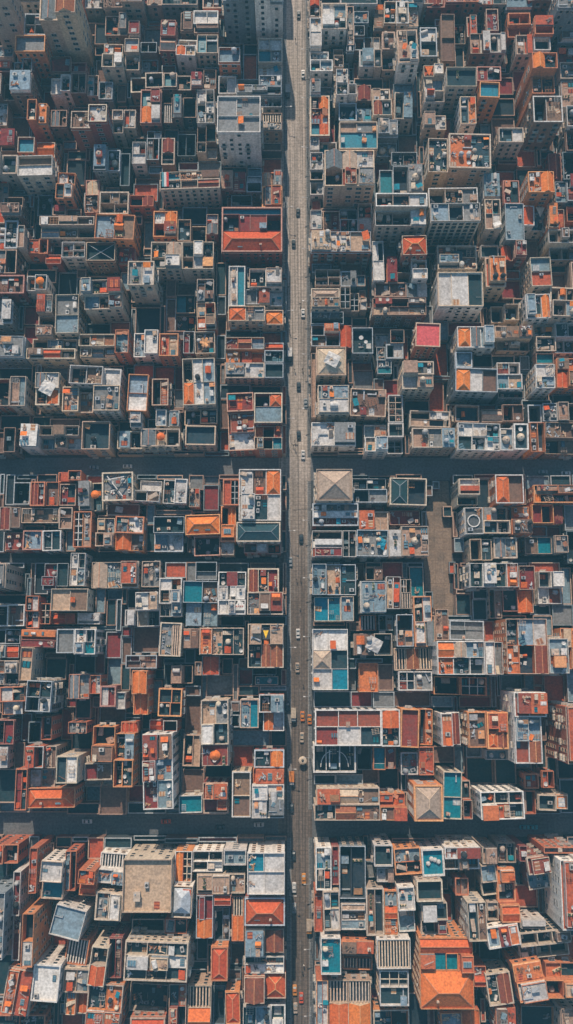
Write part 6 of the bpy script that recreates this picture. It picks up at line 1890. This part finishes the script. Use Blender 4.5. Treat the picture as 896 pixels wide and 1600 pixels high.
94.2 186.2 103.8 195.8 4.7
-89.8 188.2 -82.2 199.8 5.5
-79.8 188.2 -76.7 195.8 3.2
-61.9 188.2 -50.1 191.8 4.5
-49.9 188.2 -36.1 193.8 3.6
-35.9 188.2 -26.6 197.8 7.1
34.1 188.2 35.9 197.8 7.4
80.2 188.2 85.8 197.8 4.9
104.2 188.2 105.4 199.8 4.5
-15.8 190.2 -10.2 195.8 5.5
-105.7 192.2 -92.2 195.8 3.9
-91.8 192.2 -90.2 203.8 3.0
-55.9 192.2 -50.4 195.5 7.7
-25.9 192.2 -16.1 195.8 6.2
-9.8 192.6 -2.1 201.8 2.8
36.1 192.3 41.9 199.7 2.8
52.5 192.3 53.9 199.8 7.9
-117.8 194.2 -108.2 195.8 6.3
-43.9 194.2 -36.1 197.8 6.6
16.1 194.2 23.9 199.7 3.4
24.1 194.2 33.9 199.7 7.5
-79.8 196.2 -76.7 203.8 3.9
54.1 196.2 55.9 203.8 7.9
86.2 196.2 93.8 197.8 7.9
94.2 196.2 101.8 203.5 5.9
102.2 196.2 103.8 203.5 6.9
-81.8 198.2 -80.2 203.8 7.2
-27.9 198.2 -26.6 209.8 3.9
80.2 198.2 83.8 207.8 3.8
110.6 198.5 111.8 209.8 2.7
-89.8 200.2 -82.2 203.8 4.8
-75.8 200.2 -68.2 203.8 6.8
-67.8 200.2 -62.1 205.8 4.0
46.1 200.2 53.9 211.8 3.4
104.2 200.2 109.8 203.5 5.5
-107.6 202.7 -96.2 205.8 4.4
-95.8 202.7 -92.2 205.8 6.8
-61.9 202.7 -56.4 207.8 7.9
-9.8 202.2 -2.1 205.6 7.8
56.1 202.2 63.9 207.8 6.3
64.2 202.2 71.8 205.8 7.7
72.2 202.2 79.8 205.8 5.3
-91.8 204.2 -86.2 207.8 5.6
94.2 204.2 95.8 211.8 7.6
108.2 204.2 109.8 211.8 4.2
-117.8 206.2 -106.2 219.5 3.7
-105.8 206.2 -102.3 213.8 3.3
-49.9 206.2 -44.2 211.8 7.3
18.1 206.2 19.9 219.8 4.0
64.5 206.2 67.8 217.8 5.7
76.2 206.2 79.8 215.8 2.7
84.5 206.2 93.8 217.8 5.9
-87.8 208.2 -86.2 219.8 4.3
-59.9 208.5 -50.1 209.8 5.4
-43.9 208.3 -36.3 211.8 6.2
80.2 208.2 83.8 215.8 4.6
-27.9 210.2 -26.6 221.8 6.2
110.2 210.2 111.8 217.8 5.9
-85.8 212.2 -76.2 219.8 6.5
-75.8 212.2 -70.2 221.8 5.6
-41.9 212.2 -36.3 213.8 4.2
-25.9 212.2 -16.1 219.4 4.3
-15.8 212.2 -10.2 219.4 8.0
52.1 212.2 53.9 221.8 3.1
108.2 212.2 109.8 223.8 6.4
-105.8 214.2 -102.3 219.5 6.6
-9.8 214.2 -2.1 219.4 2.8
42.6 214.2 43.7 225.8 6.5
-101.3 216.2 -90.2 221.8 3.4
-89.8 216.2 -88.2 221.8 6.8
-69.8 216.2 -66.2 223.8 5.0
54.1 216.2 63.9 217.8 3.2
106.2 216.2 107.8 223.8 3.3
112.2 216.5 117.8 229.8 3.2
-65.8 218.2 -60.1 225.8 2.7
54.1 218.2 55.5 229.8 5.9
64.2 218.7 71.8 221.8 3.6
72.2 218.7 75.8 221.8 5.4
84.5 218.2 93.8 225.8 7.1
110.2 218.2 111.8 231.8 5.6
-117.8 220.2 -110.2 221.7 3.4
-87.8 220.2 -76.2 221.8 7.2
-25.9 220.2 -20.3 223.8 4.3
28.1 220.3 33.9 221.8 6.1
-101.3 222.2 -96.2 231.8 2.8
-49.9 222.2 -42.1 225.8 3.4
52.4 222.2 53.9 235.8 7.0
-69.8 224.2 -66.2 231.8 7.3
-41.9 224.2 -36.3 225.8 3.4
44.1 224.7 51.9 231.8 7.9
76.2 224.2 83.8 227.6 4.1
106.2 224.2 109.8 233.8 3.3
-65.7 226.2 -64.2 233.8 7.0
-33.9 226.2 -28.1 227.8 3.9
26.1 226.2 27.9 233.8 7.2
42.6 226.2 43.9 235.8 6.3
84.2 226.2 93.8 227.6 4.6
-109.8 228.4 -102.2 229.7 4.8
86.6 228.2 93.8 235.8 6.3
-117.8 230.6 -110.2 231.8 3.6
-95.8 230.5 -88.2 231.8 3.9
-75.8 230.2 -70.2 231.8 5.3
10.2 230.2 17.9 231.8 4.0
28.1 230.2 39.9 235.4 6.4
40.1 230.2 41.9 235.8 4.5
54.1 230.2 55.6 239.8 4.2
64.2 230.5 75.8 237.4 5.8
94.2 230.2 101.8 239.6 5.7
102.2 230.2 105.8 239.8 4.9
112.2 230.2 117.8 243.8 4.8
-111.5 232.2 -110.2 239.8 3.9
-101.8 232.2 -96.2 235.7 6.0
-87.7 232.6 -80.2 233.8 6.3
-79.8 232.6 -74.4 245.8 3.4
-37.9 232.3 -34.2 239.8 6.7
-19.9 232.2 -12.2 233.8 3.5
20.1 232.2 25.9 235.8 6.3
110.2 232.2 111.8 243.8 6.1
-81.6 234.2 -80.2 241.8 4.4
-59.8 234.2 -46.1 235.8 7.1
-45.9 234.2 -38.1 239.8 2.8
-17.9 234.2 -12.2 245.8 7.3
26.1 234.2 27.9 241.8 3.9
76.2 234.2 85.8 239.8 3.2
106.6 234.2 109.8 245.8 5.5
-109.8 236.2 -108.2 247.8 6.6
-51.9 236.2 -46.1 241.8 5.7
24.1 236.2 25.9 241.8 7.1
28.1 236.2 29.7 243.8 4.6
52.4 236.2 53.9 243.8 3.7
56.1 236.2 63.9 237.4 4.6
86.2 236.2 93.8 239.6 3.6
-117.8 238.2 -112.2 247.8 5.3
-87.7 238.2 -82.2 241.8 5.9
-33.9 238.2 -28.1 239.8 7.2
56.1 238.2 61.9 239.8 4.3
70.2 238.2 75.8 239.8 5.4
-111.8 240.2 -110.2 247.8 6.8
-95.8 240.2 -88.2 241.8 6.8
70.2 240.2 73.8 249.7 6.4
84.2 240.2 91.8 241.8 4.0
-27.8 242.2 -18.1 253.8 3.5
90.2 242.2 91.8 249.6 6.5
-107.8 244.2 -100.2 247.8 3.5
-99.8 244.2 -96.2 247.8 4.6
14.3 244.2 17.9 249.8 4.4
32.2 244.2 35.7 253.8 6.9
52.4 244.2 53.9 253.8 7.9
110.2 244.2 117.8 251.8 4.2
-79.8 246.2 -72.2 249.8 6.0
-71.8 246.7 -60.1 247.8 3.7
-17.9 246.2 -12.2 253.5 3.0
18.1 246.6 23.9 249.8 6.8
44.4 246.2 51.9 253.8 3.5
108.2 246.2 109.8 251.8 3.9
-97.5 248.2 -96.2 261.9 7.3
-71.8 248.2 -66.2 249.8 6.8
-59.8 248.2 -52.1 259.9 4.3
92.2 248.4 99.8 249.6 4.3
-79.8 250.2 -74.4 259.9 7.6
-43.9 250.2 -30.1 251.8 4.7
-11.8 250.2 -4.2 253.5 3.2
78.2 250.2 83.3 251.8 4.2
36.1 252.2 43.9 253.8 3.8
78.2 252.2 81.8 259.9 7.2
88.2 252.2 89.8 261.9 7.0
-27.8 254.2 -26.1 261.9 7.1
54.5 254.2 61.9 261.9 3.5
100.2 254.2 107.4 261.8 4.0
-95.8 256.1 -86.2 261.9 6.1
-85.8 256.1 -80.2 261.9 5.2
-63.9 256.1 -60.1 259.9 6.0
-51.9 256.1 -44.1 261.9 3.2
10.2 256.1 13.8 259.5 3.3
34.1 256.1 35.9 261.9 3.1
-105.8 258.1 -98.2 261.9 4.6
62.1 258.8 69.8 261.9 7.3
-117.8 260.1 -110.2 261.9 3.1
-57.9 260.1 -52.1 261.9 5.9
70.2 260.1 81.8 261.9 3.2
90.2 260.1 99.8 261.8 5.1'''
smb = MB()
for i, row in enumerate(TABLE.split('\n')):
    if row.split('|')[0].endswith(' s'): build(row, i, smb)
    else: build(row, i)
FILL += '\n60.6 52 64 56 3.2\n53 60 56.4 64 4.5\n62.4 30 64.8 34.5 2.8\n52.6 17 55.6 23 4.0\n57 63 59.5 66 2.6'
for i, row in enumerate(FILL.split('\n')):
    x0, y0, x1, y1, h = map(float, row.split()); r = random.Random(i)
    wc = r.choice('nrgdtcd'); fl = r.choice('TTKNNRGKBO')
    shell(smb, x0, y0, x1, y1, h, h - 1.2, .2, 'wall_' + wc); coping(smb, x0, y0, x1, y1, h, .2, 'cope_' + r.choice('nndgt'))
    smb.quad((x0 + .2, y0 + .2, h - .9), (x1 - .2, y0 + .2, h - .9), (x1 - .2, y1 - .2, h - .9), (x0 + .2, y1 - .2, h - .9), 'floor_' + fl)
# outskirts beyond the frame (seen only where the picture's edge cuts the last blocks)
ro = random.Random(77)
y = 262.0
def outer(x0, y0, x1, y1, lo, hi):
    y = y0
    while y < y1 - 6:
        d = ro.uniform(10, 16); x = x0
        while x < x1 - 5:
            w = ro.uniform(8, 17)
            if not (x < 9.8 and x + w > 0) and not (y < 76.2 and y + d > 66.6) and not (y < -57.4 and y + d > -67.4):
                c = ro.choice('cwtorng'); code = ''.join(ro.choice('TKGBWORNC') for _ in range(ro.choice((1, 2, 3))))
                rows = code if ro.random() < .5 else code + '/' + ''.join(ro.choice('TKGBWORNC') for _ in range(2))
                build('%.2f %.2f %.2f %.2f %.1f %s %s 99 99 %d 99 s|' % (x, y, x + w, min(y + d, y1), ro.uniform(lo, hi), c, rows, 9), 900 + int(x * 13 + y * 7), smb)
            x += w + ro.choice((.15, .15, 2.0))
        y += d + ro.choice((.2, 1.5))
outer(-150, 264, 150, 330, 9, 16)
outer(-150, -70, -118, 264, 8, 14); outer(112, -70, 145, 264, 8, 14)
outer(-120, -185, 112, -142, 8, 13)
so_ = smb.build('infill_buildings')
tag(so_, 'mass of small low annexes and rear roofs packed between the larger buildings', 'buildings', kind='stuff')
# ---------------------------------------------------------------- vehicles
for k, c in {'orange': (.55, .20, .04), 'white': (.55, .54, .52), 'dark': (.03, .035, .04), 'cream': (.42, .34, .26), 'red': (.45, .04, .03), 'teal': (.02, .26, .32), 'grey': (.25, .27, .28)}.items():
    mat('paint_' + k, c, rough=.35, dirt=.15, spec=.5, obvar=.03)
mat('tyre', (.015, .015, .015), dirt=.1); mat('lamp_red', (.4, .02, .02), dirt=0); mat('lamp_clear', (.7, .7, .65), dirt=0)
def loft(b, secs, m):                      # rings of equal length, joined and capped
    k = len(b.v); n = len(secs[0])
    for s_ in secs: b.v += s_
    for j in range(len(secs) - 1):
        for i in range(n):
            i2 = (i + 1) % n; b.f.append((k + j * n + i, k + j * n + i2, k + (j + 1) * n + i2, k + (j + 1) * n + i)); b.m.append(b.mi(m))
    b.f.append(tuple(k + i for i in range(n))[::-1]); b.m.append(b.mi(m)); b.f.append(tuple(k + (len(secs) - 1) * n + i for i in range(n))); b.m.append(b.mi(m))
def sec(y, w, z0, z1, c=.12): return [(-w + c, y, z0), (w - c, y, z0), (w, y, z0 + c), (w, y, z1 - c), (w - c, y, z1), (-w + c, y, z1), (-w, y, z1 - c), (-w, y, z0 + c)]
def wheel_mesh(r_, w):
    b = MB(); n = 14
    for sgn in (0,):
        p = [(math.cos(2 * math.pi * i / n) * r_, math.sin(2 * math.pi * i / n) * r_) for i in range(n)]
        k = len(b.v); b.v += [(-w / 2, y, z) for y, z in p] + [(w / 2, y, z) for y, z in p]
        for i in range(n): b.f.append((k + i, k + (i + 1) % n, k + n + (i + 1) % n, k + n + i)); b.m.append(b.mi('tyre'))
        b.f.append(tuple(k + i for i in range(n))); b.m.append(b.mi('tyre')); b.f.append(tuple(k + n + i for i in range(n))); b.m.append(b.mi('tyre'))
    return b.mesh('wheel')
WH = wheel_mesh(.34, .24)
VC = {}
def car_parts(col):
    if ('car', col) in VC: return VC['car', col]
    m = 'paint_' + col; b = MB()
    loft(b, [sec(-2.2, .72, .35, .72), sec(-2.05, .86, .25, .88), sec(-.9, .9, .22, .95), sec(1.0, .9, .22, .98), sec(2.0, .85, .25, .86), sec(2.2, .72, .35, .68)], m); body = b.mesh('body')
    b = MB(); loft(b, [sec(-1.15, .70, .9, .98, .03), sec(-.55, .66, .9, 1.40, .1), sec(.75, .66, .9, 1.42, .1), sec(1.45, .70, .9, 1.0, .03)], 'glass'); cab = b.mesh('window_glass')
    b = MB(); loft(b, [sec(-.5, .6, 1.38, 1.46, .03), sec(.7, .6, 1.40, 1.48, .03)], m); roof = b.mesh('roof')
    hl = MB(); hl.box(-.16, -.04, -.08, .16, .04, .08, 'lamp_clear'); tl = MB(); tl.box(-.16, -.04, -.08, .16, .04, .08, 'lamp_red')
    VC['car', col] = [('body', body, (0, 0, 0)), ('window_glass', cab, (0, 0, 0)), ('roof', roof, (0, 0, 0))] + [('wheel', WH, (x, y, .34)) for x in (-.8, .8) for y in (-1.35, 1.35)] + \
        [('headlight', hl.mesh('headlight'), (x, -2.18, .6)) for x in (-.55, .55)] + [('tail_light', tl.mesh('tail_light'), (x, 2.18, .62)) for x in (-.58, .58)]
    return VC['car', col]
def van_parts(cab, box):
    m = 'paint_' + cab; b = MB()
    loft(b, [sec(-3.2, .85, .4, 1.0), sec(-2.9, .98, .3, 1.5), sec(-2.4, 1.0, .3, 2.1), sec(-1.4, 1.0, .3, 2.2)], m); c = b.mesh('cab')
    b = MB(); b.box(-.85, -3.02, 1.2, .85, -2.7, 1.85, 'glass'); g = b.mesh('windscreen')
    b = MB(); b.box(-1.08, -1.3, .7, 1.08, 3.2, 2.7, 'paint_' + box); b.box(-1.0, -1.25, 2.7, 1.0, 3.1, 2.76, 'paint_' + box); bx = b.mesh('cargo_box')
    b = MB(); b.box(-.5, -2.6, .4, .5, 3.0, .7, 'frame_dark'); ch = b.mesh('chassis')
    return [('cab', c, (0, 0, 0)), ('windscreen', g, (0, 0, 0)), ('cargo_box', bx, (0, 0, 0)), ('chassis', ch, (0, 0, 0))] + [('wheel', WH, (x, y, .38)) for x in (-.9, .9) for y in (-2.2, 1.9)]
def vehicle(name, cat, parts, x, y, rz, label, group):
    o = bpy.data.objects.new(name, None); C.objects.link(o); o.location = (x, y, .02); o.rotation_euler = (0, 0, rz); tag(o, label, cat, group)
    o.scale = (.88, .84, .9)
    for n, me, loc in parts: put(n, me, o, loc)
FPX, TH = 1400.0, math.radians(8.93)
def at(px, py):                              # where the photo's pixel meets the ground
    cx_, cy_ = (px - 448) / FPX, -(py - 800) / FPX
    d = (cx_, cy_ * math.cos(TH) + math.sin(TH), cy_ * math.sin(TH) - math.cos(TH)); t = CAMH / -d[2]
    return d[0] * t, d[1] * t
AVG = 'vehicles on the avenue'
for px, py, col, rz, lab in (
        (467, 24, 'dark', 0, 'dark car in the shade at the far top end of the avenue'),
        (474, 117, 'white', 0, 'tiny pale car by the right kerb near the top of the avenue'),
        (466, 332, 'dark', 0, 'dark car on pale slabs beside the broad orange tiled roof'),
        (459, 381, 'dark', 0, 'black car with long shadow level with the long tan roof'),
        (474, 490, 'white', 0, 'white car parked at the right kerb beside the gridded terrace'),
        (467, 604, 'dark', 0, 'dark car on pale slabs level with the cracked pale roof'),
        (478, 630, 'grey', 0, 'grey car at the right kerb above the upper cross street'),
        (467, 680, 'dark', 0, 'black car just above the upper crossing'),
        (474, 711, 'white', 0, 'white car waiting at the right side of the upper crossing'),
        (471, 842, 'dark', 0, 'dark car on the avenue below the upper crossing'),
        (454, 878, 'grey', 0, 'grey car in the left shadow at the alley mouth'),
        (466, 990, 'white', 0, 'pale car mid avenue beside the teal deck'),
        (465, 1043, 'cream', 0, 'cream car mid avenue beside the big white ribbed roof'),
        (450, 1104, 'dark', 0, 'dark car at the left kerb above the cream lorry'),
        (473, 1119, 'orange', 0, 'orange taxi mid avenue beside the huge dark red roof'),
        (484, 1124, 'orange', 0, 'orange car at the right kerb next to the taxi'),
        (472, 1152, 'cream', 0, 'cream car following the orange taxi'),
        (456, 1262, 'dark', 0, 'dark car in left lane just above the lower crossing'),
        (459, 1336, 'dark', 0, 'dark car just below the lower crossing'),
        (475, 1372, 'orange', 0, 'orange car below the lower crossing in the right lane'),
        (460, 1386, 'white', 0, 'bright white car in the left lane below the lower crossing'),
        (460, 1418, 'grey', 0, 'grey car beside the orange hip roof with dormers'),
        (461, 1546, 'orange', 0, 'orange car near the bottom edge in the left lane'),
        (462, 1574, 'cream', 0, 'cream car nearest the bottom edge of the avenue'),
        (471, 1558, 'red', 0, 'small red car near the bottom of the avenue')):
    x, y = at(px, py); vehicle('car', 'car', car_parts(col), x, y, rz + rnd.uniform(-.03, .03), lab, AVG)
for px, py, col, lab in ((148, 731, 'grey', 'grey car on the upper cross street, far left of the avenue'), (200, 729, 'white', 'white car on the upper cross street above the crane arm roof'),
        (848, 738, 'grey', 'grey car on the upper cross street near the right edge'), (884, 740, 'white', 'white car on the upper cross street at the right edge'),
        (137, 1283, 'white', 'white car on the lower cross street, leftmost of that street'), (260, 1283, 'red', 'red car on the lower cross street below the long red roof'),
        (345, 1292, 'dark', 'black car on the lower cross street left of the avenue'), (405, 1288, 'white', 'white car on the lower cross street nearest to the avenue'),
        (819, 1292, 'teal', 'left one of two teal cars on the lower cross street'), (832, 1292, 'teal', 'right one of two teal cars on the lower cross street')):
    x, y = at(px, py); vehicle('car', 'car', car_parts(col), x, y, math.pi / 2 + rnd.uniform(-.03, .03), lab, 'cars on the cross streets')
for px, py, a, c, lab in ((450, 146, 'dark', 'grey', 'dark box lorry in the left shade near the top of the avenue'), (453, 556, 'dark', 'white', 'black and white lorry at the left kerb beside the orange terrace'),
        (459, 1117, 'grey', 'cream', 'cream box lorry left of the orange taxi'), (456, 1216, 'white', 'orange', 'lorry with orange box and white cab above lower crossing'),
        (488, 1447, 'orange', 'cream', 'orange and cream lorry at the right kerb below the lower crossing')):
    x, y = at(px, py); x = min(x, 8.2) if px > 480 else x
    vehicle('lorry', 'lorry', van_parts(a, c), x, y, 0, lab, 'lorries on the avenue')
# ---------------------------------------------------------------- round kiosk on the avenue
x, y = at(473, 1187)
o = bpy.data.objects.new('round_kiosk', None); C.objects.link(o); o.location = (x, y, .01); tag(o, 'round cream roofed kiosk standing in the middle of the avenue', 'kiosk')
b = MB(); b.lathe(0, 0, [(1.0, 0), (1.0, 2.3)], 16, 'wall_c'); b.build('wall', o)
b = MB(); b.lathe(0, 0, [(1.5, 2.3), (1.5, 2.42), (.9, 2.7), (.5, 2.72)], 20, 'cope_c'); b.build('roof', o)
b = MB(); b.lathe(0, 0, [(.5, 2.72), (.42, 3.0), (.1, 3.15)], 12, 'frame_dark'); b.build('vent', o)
# ---------------------------------------------------------------- street lamps
b = MB(); b.lathe(0, 0, [(.16, 0), (.12, .5), (.08, 7.2)], 8, 'metal'); pole = b.mesh('pole')
b = MB(); b.bar((0, 0, 7.1), (-1.9, 0, 7.5), .1, .1, 'metal'); arm = b.mesh('arm')
b = MB(); b.box(-2.5, -.18, 7.42, -1.7, .18, 7.58, 'cope_w'); head = b.mesh('lamp_head')
for i, yy in enumerate(range(-130, 250, 22)):
    if -68 < yy < -56 or 66 < yy < 77: continue
    for side in (0, 1):
        if side == 0 and i % 2: continue
        o = bpy.data.objects.new('street_lamp', None); C.objects.link(o); o.location = (AX1 - .85 if side else left_edge(yy) + .9, yy + 4 * side, .13); o.rotation_euler = (0, 0, 0 if side else math.pi)
        tag(o, 'slender grey street lamp standing on the avenue kerb', 'street lamp', 'street lamps along the avenue')
        for n, me in (('pole', pole), ('arm', arm), ('lamp_head', head)): put(n, me, o, (0, 0, 0))
# ---------------------------------------------------------------- overhead cable
def cable(y, z0=8.0):
    b = MB(); n = 12
    for i in range(n):
        u, v = i / n, (i + 1) / n; f = lambda t: (AX0 - .04 + t * (AX1 - AX0 + .08), y, z0 - 4 * .6 * t * (1 - t))
        b.bar(f(u), f(v), .07, .07, 'tyre')
    return b.build('overhead_cable')
tag(cable(at(460, 750)[1] - 3), 'thin dark cable strung across the avenue at the upper crossing', 'cable')
# ---------------------------------------------------------------- people on the avenue
mat('cloth_dark', (.03, .035, .045), dirt=.1); mat('cloth_pale', (.55, .52, .48), dirt=.1); mat('skin', (.35, .2, .14), dirt=0)
def person(px, py, top, lab, rz):
    x, y = at(px, py)
    def ring(cx, cy, z, rx, ry, n=8): return [(cx + rx * math.cos(2 * math.pi * i / n), cy + ry * math.sin(2 * math.pi * i / n), z) for i in range(n)]
    b = MB()
    me = bpy.data.meshes.new('body')
    V = [(0, 0, .95), (0, 0, 1.2), (0, 0, 1.42), (0, .01, 1.54), (0, .02, 1.68), (-.1, 0, .9), (-.11, .14, .5), (-.11, .05, .08), (-.11, .2, .04),
         (.1, 0, .9), (.11, -.1, .5), (.11, -.25, .1), (.11, -.12, .04), (-.2, 0, 1.4), (-.27, -.08, 1.12), (-.28, .06, .86), (.2, 0, 1.4), (.27, .06, 1.12), (.28, .18, .88)]
    Ed = [(0, 1), (1, 2), (2, 3), (3, 4), (0, 5), (5, 6), (6, 7), (7, 8), (0, 9), (9, 10), (10, 11), (11, 12), (2, 13), (13, 14), (14, 15), (2, 16), (16, 17), (17, 18)]
    me.from_pydata(V, Ed, []); o = bpy.data.objects.new('person', me); C.objects.link(o)
    o.modifiers.new('skin', 'SKIN'); md = o.modifiers.new('sub', 'SUBSURF'); md.levels = md.render_levels = 1
    rad = [.15, .14, .16, .06, .11, .1, .07, .05, .045, .1, .07, .05, .045, .07, .05, .035, .07, .05, .035]
    sk = me.skin_vertices[0].data
    for i, q in enumerate(rad): sk[i].radius = (q, q * .85)
    sk[0].use_root = True
    me.materials.append(M[top]); o.location = (x, y, .02); o.rotation_euler = (0, 0, rz)
    tag(o, lab, 'person', 'people walking on the avenue')
    b.lathe(0, .02, [(.115, 1.66), (.12, 1.73), (.08, 1.8), (.02, 1.82)], 8, 'tyre'); h_ = b.build('hair', o)
for i, (px, py, top) in enumerate(((452, 505, 'cloth_dark'), (453, 518, 'cloth_pale'), (461, 579, 'cloth_dark'), (469, 476, 'cloth_dark'), (446, 410, 'cloth_pale'), (461, 690, 'cloth_dark'), (459, 697, 'cloth_dark'), (462, 702, 'cloth_pale'),
        (473, 578, 'cloth_dark'), (451, 450, 'cloth_dark'), (469, 949, 'cloth_pale'), (464, 906, 'cloth_dark'), (462, 64, 'cloth_dark'), (475, 1507, 'cloth_pale'), (473, 1517, 'cloth_dark'), (470, 905, 'cloth_dark'), (474, 1070, 'cloth_dark'), (455, 1130, 'cloth_dark'))):
    person(px, py, top, 'tiny person in %s clothes walking on the avenue' % ('dark' if top == 'cloth_dark' else 'pale'), (i % 2) * math.pi)


# ---------------------------------------------------------------- hazy air
b = MB(); b.box(-2700, -2700, -1, 2700, 2700, 352, 'asphalt')
hz = b.build('haze'); tag(hz, kind='stuff')
hm = bpy.data.materials.new('haze'); hm.use_nodes = True; hn = hm.node_tree; hn.nodes.clear()
pv = hn.nodes.new('ShaderNodeVolumePrincipled'); pv.inputs['Density'].default_value = 0.00027; pv.inputs['Color'].default_value = (.24, .68, .90, 1)
pv.inputs['Anisotropy'].default_value = 0.0
ho = hn.nodes.new('ShaderNodeOutputMaterial'); hn.links.new(pv.outputs[0], ho.inputs['Volume'])
hz.data.materials.clear(); hz.data.materials.append(hm)
